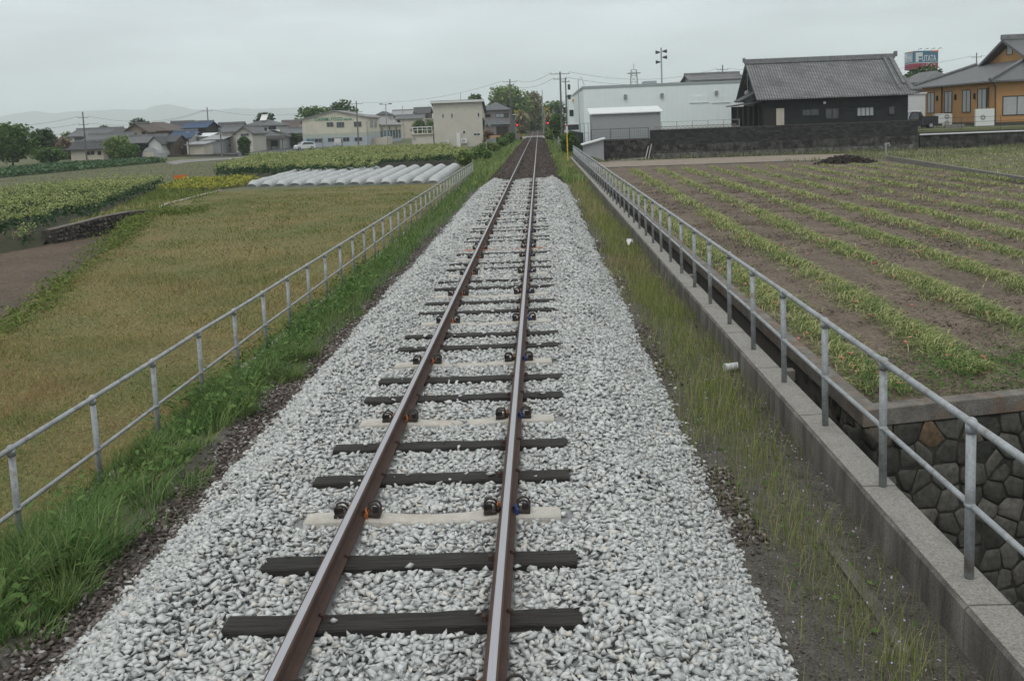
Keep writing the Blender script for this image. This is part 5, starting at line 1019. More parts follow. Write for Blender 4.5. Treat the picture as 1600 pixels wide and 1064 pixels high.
# white arched van body / greenhouse by the shrub
a, c = GY(222, 243, 164), GY(249, 243, 164); b = MB(tuple(a)); w2 = (c[0]-a[0]); n = 10
arc = [(a[0]+w2*(.5-.5*math.cos(math.pi*i/n)), -.95+1.95*math.sin(math.pi*i/n)**.75) for i in range(n+1)]
b.prism([(x, 164, z) for x, z in arc], (0, 6, 0)); rt = empty('arched_shelter', tuple(a)); top(rt, 'white arched plastic shelter between the shrub and the tiled front house', 'shelter'); b.build('cover', m_film, rt, smooth=False)
b = MB(tuple(a)); b.box((a[0]+.4, 163.93, -.95), (c[0]-1.0, 163.99, .1)); b.build('front_panel', m_cream, rt)
# low wall in front of the parking lot
a, c = G(246, 246), G(372, 244.5); b = MB(tuple(a)); b.prism([(a[0], a[1], -1.2), (c[0], c[1], -1.2), (c[0], c[1]+.25, -1.2), (a[0], a[1]+.25, -1.2)], (0, 0, .62)); top(b.build('low_wall', m_kd), 'low dark wall along the lane in front of the parked cars', 'wall')
# -- the factory with the green lettering
m_fac = UVM('cream factory panel', 'panel', (.54, .51, .42), (.59, .56, .465), 1.2, 1, .85, .02, (.45, .42, .35), .15, .4, (.36, .33, .27), sscale=.5); m_facb = UVM('pale blue factory panel', 'panel', (.36, .41, .46), (.40, .45, .49), 1.2, 1, .85, .02, (.26, .29, .32), .1, .3, (.28, .29, .30)); m_facg = M('sage band', (.40, .43, .37), .85, scale=.8, var=.06); m_troof = UVM('factory roof', 'panel', (.20, .20, .20), (.25, .25, .245), .5, 1, .7, .03, (.15, .15, .15), .3, .3, (.17, .15, .13))
Y = 200.; a, c = GY(471.5, 188, Y), GY(574.5, 184, Y); x0, x1 = a[0], c[0]; ze = (a[2]+c[2])/2; zr = GY(523, 174, Y)[2]; zb = -.85; xm = (x0+x1)/2; o = (xm, Y, zb)
rt = empty('factory', o); top(rt, 'cream gabled food factory with green lettering and a pale blue ground floor', 'factory'); b = MB(o)
z1 = GY(523, 214.2, Y)[2]; z2 = GY(523, 208.5, Y)[2]
b.prism([(x0, Y, z2), (x1, Y, z2), (x1, Y, ze), (xm, Y, zr), (x0, Y, ze)], (0, 14, 0)); b.build('wall', m_fac, rt)
b = MB(o); b.box((x0, Y, z1), (x1, Y+14, z2)); b.build('sage_band', m_facg, rt); b = MB(o); b.box((x0, Y, zb-.3), (x1, Y+14, z1)); b.build('ground_floor_wall', m_facb, rt)
b = MB(o); gable(b, x0, x1, Y, Y+14, ze, zr, 'y', .35, .2); b.build('roof', m_troof, rt)
for r4, g_ in (((510.5, 191, 521, 199), m_glass), ((526, 190.8, 537.8, 200), m_glass), ((553, 190, 564.8, 199), m_glass), ((479, 216.6, 490.7, 223.3), m_glassb), ((492, 216.4, 503.3, 223.2), m_glass), ((512.3, 215.4, 522.5, 222.4), m_glass), ((524.3, 215, 534, 222), m_glasst), ((535.7, 214.6, 546, 221.8), m_glass), ((554, 214.5, 566, 221.4), m_glass)): pxwin(rt, o, Y, r4, m_alu, g_, 1 if r4[0] != 526 else 2)
b = MB(o)
for px in (491.5, 504.5, 575): p = GY(px, 226, Y); b.cyl((p[0], Y-.08, zb), (p[0], Y-.08, z1+(0 if px < 570 else 3)), .07)
b.build('downpipe', m_alu, rt)
Y2 = Y+14; xw = x1-.6; zt = GY(588, 184, Y2)[2]; zq = GY(600, 185.5, Y2)[2]
b = MB(o); b.box((x0+2, Y2, zb-.3), (x1-.25, Y2+36, ze-1.5)); wg = b.build('wing', m_fac, rt); b = MB(o); b.box((x1-.25, Y2, zb-.2), (x1-.2, Y2+36, zb+2.7)); b.build('blue_plinth', m_facb, wg)
b = MB(o); b.prism([(x0+1.5, Y2-.2, ze-1.6+1.9), (xm, Y2-.2, ze+1.0), (x1+.4, Y2-.2, ze-1.75), (x1+.4, Y2-.2, ze-1.55), (xm, Y2-.2, ze+1.2)], (0, 36.6, 0)); b.build('roof', m_troof, wg)
for i in range(7): window(wg, o, (x1-.2, Y2+2.2+i*4.7, zb+.9), 'x+', 3.2, 2.1, m_alu, m_glassb if i in (1, 2) else m_glass, 2)
for i in range(3): window(wg, o, (x1-.2, Y2+4+i*11, ze-2.9), 'x+', 1.3, .8, m_alu, m_glass, 0)
for i in range(2): window(rt, o, (x1, Y+2.5+i*5, ze-2.1), 'x+', 3., 1.7, m_alu, m_glass, 1)
b = MB(o); b.box((x1, Y+3, zb), (x1+3.2, Y+3.15, zb+1.6)); b.box((x1+3.2, Y+3, zb), (x1+3.35, Y+10, zb+1.6)); b.build('yard_screen', m_cream, rt)
m_green = M('green letter paint', (.0, .22, .11), .6, var=.1)
def text(body, P_, size, mat, parent, o, rx=R(90), rz=0., ext=.03, wid=None, name='lettering', sx=1.):
    cu = bpy.data.curves.new(name, 'FONT'); cu.body = body; cu.size = size; cu.extrude = ext; cu.offset = 0.; t = bpy.data.objects.new('t', cu); COL.objects.link(t)
    bpy.context.view_layer.update(); me = bpy.data.meshes.new_from_object(t.evaluated_get(bpy.context.evaluated_depsgraph_get())); bpy.data.objects.remove(t)
    xs_ = [v.co.x for v in me.vertices]; k = sx if wid is None else wid/(max(xs_)-min(xs_)); mnx = min(xs_)
    Mx = Matrix.Translation(Vector(P_)-Vector(o)) @ Matrix.Rotation(rz, 4, 'Z') @ Matrix.Rotation(rx, 4, 'X') @ Matrix.Scale(k, 4, (1, 0, 0)) @ Matrix.Translation((-mnx, 0, 0)); me.transform(Mx)
    me.materials.clear(); me.materials.append(mat); ob = bpy.data.objects.new(name, me); COL.objects.link(ob); setpar(ob, parent); return ob
def btext(body, *a, thick=.05, **k):
    cu_off = k.pop('bold', 0.); ob = text(body, *a, **k); return ob
a, c = GY(492, 189.6, Y), GY(535.5, 188, Y); H = (GY(510, 183.6, Y)[2]-GY(510, 189.2, Y)[2])/.73
for dx in (0, .06, .12, .18): pass
def bold(body, P_, size, mat, parent, o, wid, off, **k):
    cu = bpy.data.curves.new('lettering', 'FONT'); cu.body = body; cu.size = size; cu.extrude = .03; cu.offset = off; cu.space_character = k.get('sp', 1.06); t = bpy.data.objects.new('t', cu); COL.objects.link(t)
    bpy.context.view_layer.update(); me = bpy.data.meshes.new_from_object(t.evaluated_get(bpy.context.evaluated_depsgraph_get())); bpy.data.objects.remove(t)
    xs_ = [v.co.x for v in me.vertices]; me.transform(Matrix.Translation(Vector(P_)-Vector(o)) @ Matrix.Rotation(k.get('rz', 0.), 4, 'Z') @ Matrix.Rotation(R(90), 4, 'X') @ Matrix.Scale(wid/(max(xs_)-min(xs_)), 4, (1, 0, 0)) @ Matrix.Translation((-min(xs_), 0, 0)))
    me.materials.clear(); me.materials.append(mat); ob = bpy.data.objects.new('lettering', me); COL.objects.link(ob); setpar(ob, parent); return ob
bold('CHINMI.FOOD', (a[0], Y-.05, GY(513, 189.2, Y)[2]), H, m_green, rt, o, c[0]-a[0], .012, sp=1.22)
p, q = GY(537.2, 188.1, Y), GY(550.5, 187.7, Y); bold('CO.,LTD.', (p[0], Y-.05, p[2]), H*.45, m_green, rt, o, q[0]-p[0], .02)
# -- beige house by the track, its flat-roofed annexe and the grey house behind
Y = 162.; a, c = GY(679, 226, Y), GY(755, 226, Y); x0, x1 = a[0], c[0]; zt = GY(717, 158.5, Y)[2]; zb = -.95; o = ((x0+x1)/2, Y, zb)
rt = empty('monopitch_house', o); top(rt, 'tall beige house with monopitch roof and three slit windows beside the line', 'house'); b = MB(o)
b.prism([(x0, Y, zb-.3), (x0, Y+8.5, zb-.3), (x0, Y+8.5, zt-1.9), (x0, Y, zt)], (x1-x0, 0, 0)); b.build('wall', m_beige, rt)
b = MB(o); b.prism([(x0-.35, Y-.5, zt-.02), (x0-.35, Y+9, zt-2.1), (x0-.35, Y+9, zt-1.9), (x0-.35, Y-.5, zt+.2)], (x1-x0+.75, 0, 0)); rf = b.build('roof', m_slate, rt)
b = MB(o); b.box((x0-.4, Y-.56, zt-.22), (x1+.45, Y-.5, zt+.14)); b.build('fascia', m_wfr, rf)
for r4, m2 in (((691, 178, 693.5, 185), 0), ((704.8, 177.6, 707.8, 185), 0), ((746, 176, 749.3, 183.5), 0), ((722.8, 204, 727.6, 209.5), 0), ((739.8, 207.8, 750.4, 212.6), 1)): pxwin(rt, o, Y, r4, m_wfr, m_glass, m2)
b = MB(o); p = GY(714, 226, Y); q = GY(719.5, 208, Y); b.box((p[0], Y-.45, zb), (q[0], Y-.02, q[2])); b.build('heater_cabinet', m_wfr, rt)
b = MB(o); b.prism([(x1+.002, Y+1, GY(756, 186, Y)[2]), (x1+1.1, Y+1, GY(756, 197, Y)[2]-.3), (x1+1.1, Y+1, GY(756, 197, Y)[2]-.12), (x1+.002, Y+1, GY(756, 186, Y)[2]+.2)], (0, 6.5, 0)); b.build('porch_roof', m_slate, rt)
def ac_unit(label, P_, w_=.85, h=.65, group='air conditioner units', vert=1):
    x, y, z = P_; rt = empty('air_conditioner', P_); top(rt, label, 'air conditioner', group); b = MB(P_); b.box((x-w_/2, y-.16, z+.06), (x+w_/2, y+.16, z+.06+h)); b.box((x-w_/2+.08, y-.13, z), (x-w_/2+.16, y+.13, z+.06)); b.box((x+w_/2-.16, y-.13, z), (x+w_/2-.08, y+.13, z+.06)); b.build('casing', m_wfr, rt, bevel=.015)
    for i in range(vert):
        hh = h/vert; b = MB(P_); cz = z+.06+hh*(i+.5); r_ = min(.42*hh, .27); b.cyl((x-w_*.12, y-.185, cz), (x-w_*.12, y-.162, cz), r_, n=14); f = b.build('fan_grille', m_grayw, rt)
        b = MB(P_); b.cyl((x-w_*.12, y-.2, cz), (x-w_*.12, y-.186, cz), r_*.3, n=8); b.build('hub', m_wfr, f)
for px, pb, w_, h, lab in ((725.5, 224.6, 1.0, .8, 'white air conditioner with large fan at the foot of the beige house'), (698, 225.5, .7, .55, 'smaller air conditioner at the foot of the beige house, left of the tall cabinet')):
    p = GY(px, pb, Y-.5); ac_unit(lab, (p[0], Y-.5, p[2]), w_, h)
a, c = GY(644.5, 229, Y), GY(677.5, 229, Y); x0, x1 = a[0], c[0]; zt = GY(660, 210.5, Y)[2]; o = ((x0+x1)/2, Y, zb)
rt = empty('annexe', o); top(rt, 'low beige annexe with a white roof terrace railing beside the tall beige house', 'annexe'); b = MB(o); b.box((x0, Y, zb-.3), (x1, Y+5, zt)); b.build('wall', m_beige, rt); b = MB(o); b.box((x0-.2, Y-.3, zt), (x1+.02, Y+5.2, zt+.16)); b.build('roof', m_cream, rt)
b = MB(o); zr_ = GY(660, 199.5, Y)[2]; [b.box((x0+.1+(x1-x0-.3)*i/4, Y, zt+.16), (x0+.2+(x1-x0-.3)*i/4, Y+.1, zr_)) for i in range(5)]; b.box((x0, Y-.02, zr_), (x1-.05, Y+.12, zr_+.14)); b.box((x0, Y-.01, zt+.75), (x1-.05, Y+.09, zt+.83)); b.box((x0, Y+.12, zr_), (x0+.12, Y+5, zr_+.14)); b.build('terrace_railing', m_wfr, rt)
pxwin(rt, o, Y, (646, 215, 649, 219.5), m_alu, m_glass2, 0)
Y = 184; r_, o, q = house('grey_house', 'mauve grey two storey house with slate hip roofs between beige house and utility pole', 752, 796, Y, 172.5, 161, 9, 'hip', m_mauve, m_slate, wins=((758.5, 178.5, 766.5, 184), (774.5, 177.3, 787.5, 184, m_brn, m_glass2, 1), (788, 177.3, 794.5, 184.2)), group=None)
wp = annex(r_, o, '', 757, 795, 181.5, 195, 186.5, 3, 'hip', m_mauve, m_slate, -.9); a, c = GY(776, 214, 181.5), GY(795, 214, 181.5); b = MB(o); b.box((a[0], 181.4, -.9), (c[0], 181.47, GY(785, 198, 181.5)[2])); b.build('garage_door', m_dwood, r_)
house('corrugated_shed', 'narrow grey sheet metal shed behind the utility pole', 798, 805, 188, 181, 179.5, 5, 'pent', m_grayw, m_sheet, group=None, cat='shed')
FT = 'distant houses behind the factory'
for px0, px1, Y, pe, pr, rk, wm, rm, lab in ((588, 606, 300, 180, 175, 'hip', m_offw, m_tiled, 'distant dark hipped roof just right of the floodlight pole'), (612, 642, 320, 180, 173.5, 'gx', m_offw, m_sheet, 'distant pale house with long grey roof'), (646, 670, 330, 177, 169.5, 'gx', m_dwood, m_tiled, 'distant dark house with a high tiled gable roof'), (664, 684, 290, 186, 181, 'flat', m_mauve, m_cream, 'distant flat roofed mauve block beside the beige house'), (618, 660, 300, 186, 181, 'gx', m_cream, m_tile, 'distant low house with a long tiled roof'), (836, 846, 420, 190, 187, 'gx', m_offw, m_tile, 'tiny far house beyond the crossing')):
    house('distant_house', lab, px0, px1, Y, pe, pr, 10, rk, wm, rm, group=FT, wins=((px0+3, pe+2, px0+7, pe+6),))
# -- right: white factory hall, grey shed, lean-to
m_hall = UVM('white ribbed cladding', 'panel', (.70, .77, .775), (.74, .80, .80), .6, 1, .6, .012, (.56, .62, .625), .25, .2, (.55, .58, .575)); m_halld = M('grey trim', (.30, .33, .34), .6, var=.06)
Y = 114; a, c = GY(911, 135, Y), GY(1172, 126, Y); x0, x1 = a[0], c[0]; zt = GY(1040, 131, Y)[2]; zb = .3; o = ((x0+x1)/2, Y, zb); rt = empty('white_hall', o); top(rt, 'long white ribbed metal factory hall behind the grey shed', 'factory hall')
b = MB(o); b.box((x0, Y, zb-1), (x1, Y+30, zt)); b.build('wall', m_hall, rt); b = MB(o); b.box((x0-.08, Y-.08, zt-.22), (x1+.08, Y+30, zt+.06)); b.build('roof_edge', m_halld, rt)
for px, py in ((977, 151), (1034, 149), (1119, 145)): p = GY(px, py, Y); b = MB(o); b.box((p[0]-.18, Y-.3, p[2]-.25), (p[0]+.18, Y-.003, p[2]+.1)); b.ball((p[0], Y-.2, p[2]+.12), (.2, .18, .14)); b.build('vent_hood', m_alu, rt)
for px0, px1 in ((1079, 1106), (1113, 1140)):
    a, c = GY(px0, 160, Y), GY(px1, 149.5, Y); b = MB(o); b.box((a[0], Y-.06, a[2]), (c[0], Y-.003, c[2])); b.box((a[0]-.1, Y-.09, a[2]-.12), (c[0]+.1, Y-.003, a[2])); b.box(((a[0]+c[0])/2-.03, Y-.1, a[2]), ((a[0]+c[0])/2+.03, Y-.06, c[2])); b.build('shutter', m_hall, rt)
b = MB(o); p = GY(908, 190, Y); xl = x0-.5; b.cyl((xl, Y+1, zb), (xl, Y+1, zt+.9), .03); b.cyl((xl, Y+1.45, zb), (xl, Y+1.45, zt+.9), .03); b.tube([(xl, Y+1, zt+.9), (xl+.35, Y+1, zt+1.2), (xl+.7, Y+1, zt+.2)], .03); [b.cyl((xl, Y+1, z), (xl, Y+1.45, z), .02) for z in np.arange(.8, zt+.6, .35)]; b.build('ladder', m_alu, rt)
p, q = GY(1007, 130, Y+8), GY(1026, 126.5, Y+8); b = MB(o); b.box((p[0], Y+8, zt-.2), (q[0], Y+11, q[2])); b.build('roof_unit', m_halld, rt)
Y = 99; r_, o, q = house('metal_shed', 'grey ribbed metal shed with white roof in front of the white hall', 924.5, 1032, Y, 177.5, 168.5, 4, 'pent', UVM('grey ribbed wall', 'panel', (.27, .28, .29), (.30, .31, .32), .35, 1, .6, .02, (.24, .25, .26), .3, .2, (.26, .25, .24)), m_pvc, zb=.55, ov=.25, group=None, cat='shed')
p0, p1 = GY(913, 252, 92.2), GY(944, 252, 92.2); x0, x1 = p0[0], p1[0]; za, zc = GY(913, 227, 92.2)[2], GY(944, 218, 92.2)[2]; o = (x0, 92.2, -1.3); rt = empty('lean_to_shed', o); top(rt, 'small grey lean-to shed with sloping white roof at the end of the gravel track', 'shed')
b = MB(o); b.prism([(x0, 92.2, -1.6), (x1, 92.2, -1.6), (x1, 92.2, zc), (x0, 92.2, za)], (0, 2.4, 0)); b.build('wall', m_grayw, rt); b = MB(o); b.prism([(x0-.2, 91.9, za-.04), (x1+.15, 91.9, zc+.03), (x1+.15, 91.9, zc+.15), (x0-.2, 91.9, za+.08)], (0, 2.9, 0)); b.build('roof', m_pvc, rt)
# the yard walls: stone base, block wall, openwork cap, fences
m_block = UVM('blackened block wall', 'brick', (.022, .022, .022), (.06, .058, .056), .4, .2, .9, .014, (.02, .02, .02), .4, .6, (.018, .018, .018), sscale=.5); m_stone2 = UVM('blackened rubble', 'rubble', (.022, .021, .02), (.055, .052, .048), .5, .5, .9, .09, (.012, .012, .011), .8, .55, (.17, .165, .155), sscale=1.4)
m_greyb = UVM('lichened rubble foot', 'rubble', (.06, .058, .052), (.14, .135, .12), .45, .45, .9, .09, (.035, .034, .03), .7, .5, (.22, .215, .2), sscale=1.6)
def zrow(px, py, Y): return GY(px, py, Y)[2]
Yw = 94.6; xa, xb = GY(1016, 220, Yw)[0], GY(1434, 200, Yw)[0]; zt = (zrow(1016, 203.5, Yw)+zrow(1434, 190, Yw))/2; zm = zrow(1225, 220, Yw); zf_ = zrow(1225, 233, Yw); o = (xa, Yw, -1.3); rt = empty('boundary_wall', o); top(rt, 'long blackened wall of blocks on a rubble base in front of the dark house', 'wall')
b = MB(o); b.box((xa, Yw, zm), (xb, Yw+.2, zt)); b.build('block_wall', m_block, rt); b = MB(o); b.prism([(xa, Yw-.1, zf_), (xa, Yw+.5, zf_), (xa, Yw+.5, zm+.02), (xa, Yw-.04, zm+.02)], (xb-xa, 0, 0)); b.build('rubble_base', m_stone2, rt)
b = MB(o); b.prism([(xa, Yw-.3, -1.7), (xa, Yw+.5, -1.7), (xa, Yw+.5, zf_), (xa, Yw-.1, zf_)], (xb-xa, 0, 0)); b.build('lichened_foot', m_greyb, rt)
b = MB(o); b.box((xa-.02, Yw-.03, zt), (xb+.02, Yw+.23, zt+.07)); b.build('wall_cap', m_kd, rt)
b = MB(o)
for x in np.arange(xa+.7, GY(1150, 200, Yw)[0], .42):
    for k in range(8): a0 = 6.283*k/8; a1 = a0+.785; b.cyl((x+.13*math.cos(a0), Yw+.02, zt+.2+.1*math.sin(a0)), (x+.13*math.cos(a1), Yw+.02, zt+.2+.1*math.sin(a1)), .026, n=4)
    b.box((x+.17, Yw-.02, zt+.07), (x+.25, Yw+.06, zt+.2))
xq = GY(1150, 200, Yw)[0]; b.box((xa+.4, Yw-.02, zt+.315), (xq, Yw+.06, zt+.37)); b.build('openwork_cap', m_strut, rt)
xc, xd = GY(780/3.81+740, 250, Yw)[0]+.0, xa; o = (xc, Yw, -1.3); rt = empty('boundary_wall', o); top(rt, 'short grey stained retaining wall under the wire fence, left of the block wall', 'wall'); z9 = zrow(980, 219.5, Yw)
b = MB(o); b.box((6.9, Yw+.1, -1.7), (xd-.02, Yw+.45, z9)); b.build('wall_body', m_stone2, rt); b = MB(o); b.box((6.85, Yw+.06, z9), (xd-.02, Yw+.49, z9+.1)); b.build('coping', m_kd, rt)
def fence(name, label, p, q, z0, h, n, mt, rails=(1.,), r=.025, mesh=0., group=None):
    o = (p[0], p[1], z0); rt = empty(name, o); top(rt, label, 'fence', group)
    for i in range(n): t = i/(n-1); b = MB(o); b.cyl((p[0]+(q[0]-p[0])*t, p[1]+(q[1]-p[1])*t, z0), (p[0]+(q[0]-p[0])*t, p[1]+(q[1]-p[1])*t, z0+h), r, n=6); b.build('post', mt, rt)
    b = MB(o)
    for f in rails: b.cyl((p[0], p[1], z0+h*f), (q[0], q[1], z0+h*f), r*.8, n=5)
    b.build('rail', mt, rt)
    if mesh:
        b = MB(o); L = math.hypot(q[0]-p[0], q[1]-p[1])
        for i in range(int(L/mesh)): t = (i+.5)*mesh/L; b.cyl((p[0]+(q[0]-p[0])*t, p[1]+(q[1]-p[1])*t, z0+.05), (p[0]+(q[0]-p[0])*t, p[1]+(q[1]-p[1])*t, z0+h), r*.3, n=3)
        for k in range(int(h/mesh)): b.cyl((p[0], p[1], z0+.05+k*mesh), (q[0], q[1], z0+.05+k*mesh), r*.3, n=3)
        b.build('wire_mesh', mt, rt)
zr9 = zrow(980, 201, Yw); FN = 'fences of the yards'
fence('wire_fence', 'dark wire fence on the grey stained wall in front of the metal shed', (xd-.1, Yw+.25), (GY(924, 205, Yw)[0], Yw+.25), z9+.1, zr9-z9-.1, 4, m_dkg, (1., .03), .03, .22, FN)
fence('yard_fence', 'grey tube fence behind the block wall, in front of the white hall', (GY(1033, 190, 99)[0], 99), (GY(1155, 190, 99)[0], 99), .5, zrow(1090, 189, 99)-.5, 6, m_alu, (1., .6), .03, 0, FN)
fence('yard_fence', 'grey tube fence at the left corner of the white hall', (GY(907, 200, 104)[0], 104), (GY(925, 200, 104)[0], 104), .3, zrow(915, 193, 104)-.3, 4, m_alu, (1., .5), .03, 0, FN)
# dark green slat fence beside the line
p, q = (5.3, 97), (4.9, 128); o = (5.3, 97, -.7); rt = empty('slat_fence', o); top(rt, 'dark green slatted fence running along the line beside the white hall', 'fence', FN); b = MB(o)
for i in range(100): t = i/99; b.box((5.3-.4*t-.02, 97+31*t, -.3), (5.3-.4*t+.02, 97+31*t+.2, 1.5))
b.build('slats', M('dark green paint', (.012, .028, .024), .5, var=.2), rt); b = MB(o); b.prism([(5.1, 97, -1.2), (5.5, 97, -1.2), (5.1, 128, -1.2), (4.7, 128, -1.2)], (0, 0, .88)); b.build('footing', m_kd, rt)
# scrap planks by the lean-to
b = MB((9.5, 93.2, -1.3)); m_plank = M('bleached planks', (.32, .31, .29), .85, scale=3, var=.25)
for i, (px, w3, a) in enumerate(((9., 2.6, .1), (9.8, 2.2, -.15), (10.3, 1.6, .3))): b = MB((px, 93.1+i*.2, -1.3)); d = (math.cos(a)*w3/2, math.sin(a)*w3/2*.3); b.prism([(px-d[0], 93.1+i*.2-d[1], -1.28+.05*i), (px+d[0], 93.1+i*.2+d[1], -1.25+.05*i), (px+d[0], 93.28+i*.2+d[1], -1.25+.05*i), (px-d[0], 93.28+i*.2-d[1], -1.28+.05*i)], (0, 0, .05)); top(b.build('plank', m_plank), 'bleached plank lying below the grey stained wall, '+('left end of the heap', 'in the middle of the heap', 'right end of the heap')[i], 'plank', 'scrap planks')
for i, x in enumerate((11.1, 11.4)): b = MB((x, 94.3, -1.3)); b.prism([(x, 94., -1.3), (x+.1, 94., -1.3), (x+.5, 94.5, .0+.2*i), (x+.4, 94.5, .0+.2*i)], (0, .05, 0)); top(b.build('plank', m_plank), ('shorter' if i == 0 else 'longer')+' bleached plank leaning on the grey stained wall', 'plank', 'scrap planks')
# -- the dark house
m_black = UVM('black board wall', 'panel', (.016, .017, .018), (.024, .025, .026), .45, 1, .8, .015, (.010, .010, .011), .3); m_oldt = UVM('weathered kawara tile', 'tile', (.24, .245, .25), (.31, .315, .315), .27, .25, .75, .045, (.08, .08, .08), .9, .95, (.08, .081, .083), sscale=.4)
Y = 99.5; zb = .5; x0, x1 = GY(1191, 150, Y)[0], GY(1419, 140, Y)[0]; ze = zrow(1305, 144, Y)-.05; dep = 9.; zr_ = zrow(1290, 97.5, Y+dep/2); o = ((x0+x1)/2, Y, zb); rt = empty('dark_house', o); top(rt, 'black boarded traditional house with a weathered grey tiled gable roof', 'house')
xr = GY(1396, 92, Y+dep/2)[0]; b = MB(o); b.prism([(x0, Y, zb-.5), (x0, Y+dep, zb-.5), (x0, Y+dep, ze), (x0, Y+dep/2, zr_), (x0, Y, ze)], (xr-x0-.4, 0, 0)); b.box((xr-.41, Y, zb-.5), (x1, Y+dep, ze)); b.build('wall', m_black, rt)
b = MB(o); ym = Y+dep/2; k = (zr_-ze)/(dep/2); ov = .75
for yy in (Y-ov, Y+dep+ov): b.prism([(x0-.75, yy, ze-ov*k), (x0-.75, ym, zr_), (x0-.75, ym, zr_+.18), (x0-.75, yy, ze-ov*k+.18)], (xr-x0+.75, 0, 0))
zl_ = ze+(zr_-ze)*.36; dx = x1+.9-xr   # skirt roof on the right end
b.add([(xr, Y-ov, ze-ov*k), (x1+.9, Y-ov, ze-ov*k+.15), (x1+.9, Y+dep+ov, ze-ov*k+.15), (xr, Y+dep+ov, ze-ov*k), (xr, Y-ov, ze-ov*k+.18), (x1+.9, Y-ov, ze-ov*k+.33), (x1+.9, Y+dep+ov, ze-ov*k+.33), (xr, Y+dep+ov, ze-ov*k+.18), (xr, Y+dep*.2, zl_+.18), (xr, Y+dep*.8, zl_+.18)],
      [(3, 2, 1, 0), (0, 1, 5, 4), (1, 2, 6, 5), (2, 3, 7, 6), (4, 5, 8), (5, 6, 9, 8), (6, 7, 9), (3, 0, 4, 8, 9, 7)])
rf = b.build('roof', m_oldt, rt)
b = MB(o); b.prism([(x0-.8, ym-.24, zr_+.12), (x0-.8, ym+.24, zr_+.12), (x0-.8, ym+.15, zr_+.62), (x0-.8, ym-.15, zr_+.62)], (xr-x0+.9, 0, 0)); b.box((x0-.95, ym-.3, zr_+.3), (x0-.8, ym+.3, zr_+.75)); b.box((xr+.1, ym-.3, zr_+.3), (xr+.3, ym+.3, zr_+.85)); b.build('ridge', m_ridge, rf)
b = MB(o)
for xo, w4 in ((-.55, .2), (-1.15, .16)): b.prism([(xr+xo, Y-ov+1.2*(1 if xo > -1 else .4), ze-ov*k+.18+1.2*k*(1 if xo > -1 else .4)), (xr+xo+w4*1.6, Y-ov+1.2*(1 if xo > -1 else .4), ze-ov*k+.18+1.2*k*(1 if xo > -1 else .4)), (xr+xo+w4*1.6, ym, zr_+.18), (xr+xo, ym, zr_+.18)], (0, 0, .26))
b.tube([(xr-.1, Y+dep*.2-.4, zl_+.2), (x1+.2, Y-ov+.5, ze-ov*k+.55), (x1+1.05, Y-ov-.05, ze-ov*k+.55)], .17, 6); b.build('descending_ridge', m_ridge, rf)
for r4, fm_, gm_, mu in (((1253, 170, 1280.5, 182), m_brn, m_glass, 1), ((1289.5, 169, 1311, 187), m_brn, m_glass, 1), ((1338.5, 167, 1365.5, 182.5), m_brn, m_glass2, 3), ((1388, 166, 1398.5, 179.5), m_brn, m_glass, 0)): pxwin(rt, o, Y, r4, fm_, gm_, mu)
p, q = GY(1213, 192, Y), GY(1225, 169.5, Y); b = MB(o); b.box((p[0], Y-.06, zb), (q[0], Y-.003, q[2])); b.build('door', m_cream, rt, label='pale cream door')
p, q = GY(1194, 192, Y), GY(1213, 169, Y); b = MB(o); b.box((p[0], Y-.05, zb), (q[0]-.02, Y-.003, q[2])); b.build('sliding_door', m_brn, rt)
p = GY(1288, 161, Y); b = MB(o); b.box((p[0]-.1, Y-.2, p[2]-.12), (p[0]+.1, Y-.003, p[2]+.12)); b.build('lamp', m_wfr, rt)
xp = GY(1149, 165, Y)[0]; zp, zq = zrow(1149, 167, Y), zrow(1186, 160, Y); b = MB(o); b.prism([(xp-.1, Y+.5, zp), (x0, Y+.5, zq), (x0, Y+.5, zq+.12), (xp-.1, Y+.5, zp+.12)], (0, 4, 0)); b.build('porch_roof', m_tile, rt)
for x in np.linspace(xp+.35, x0-.3, 5): b = MB(o); b.box((x, Y+.6, zb-.3), (x+.12, Y+.72, zp)); b.build('porch_post', m_brn, rt)
b = MB(o); b.box((xp+.3, Y+3.6, zb-.3), (x0, Y+3.7, zp)); b.build('porch_wall', m_brn, rt); b = MB(o); b.tube([(xp-.1, Y+.5, zp-.05), (xp+.25, Y+.5, zp-.5), (xp+.27, Y+.5, zb)], .05); b.build('downpipe', m_brn, rt)
zz1 = zrow(1165, 155, Y); b = MB(o); b.prism([(GY(1160, 155, Y)[0], Y+1, zz1-.25), (x0, Y+1, zz1+.75), (x0, Y+1, zz1+.87), (GY(1160, 155, Y)[0], Y+1, zz1-.13)], (0, 3.4, 0)); b.build('pent_roof', m_tiled, rt)
# antenna on the dark house
b = MB((x0-.3, Y+4, 5)); p = GY(1168, 130, Y+4); q = GY(1168, 104, Y+4); b.cyl((p[0], Y+4, 4), (p[0], Y+4, q[2]), .03); [b.cyl((p[0]-w_, Y+4, z), (p[0]+w_, Y+4, z), .015, n=4) for w_, z in ((.5, q[2]-.2), (.4, q[2]-.35), (.2, q[2]-1.), (.2, q[2]-1.4))]; b.ball((p[0]-.1, Y+3.8, 4.9), (.3, .1, .3)); top(b.build('roof_antenna', m_alu), 'thin television antenna mast with small dish at the left gable of the dark house', 'antenna')
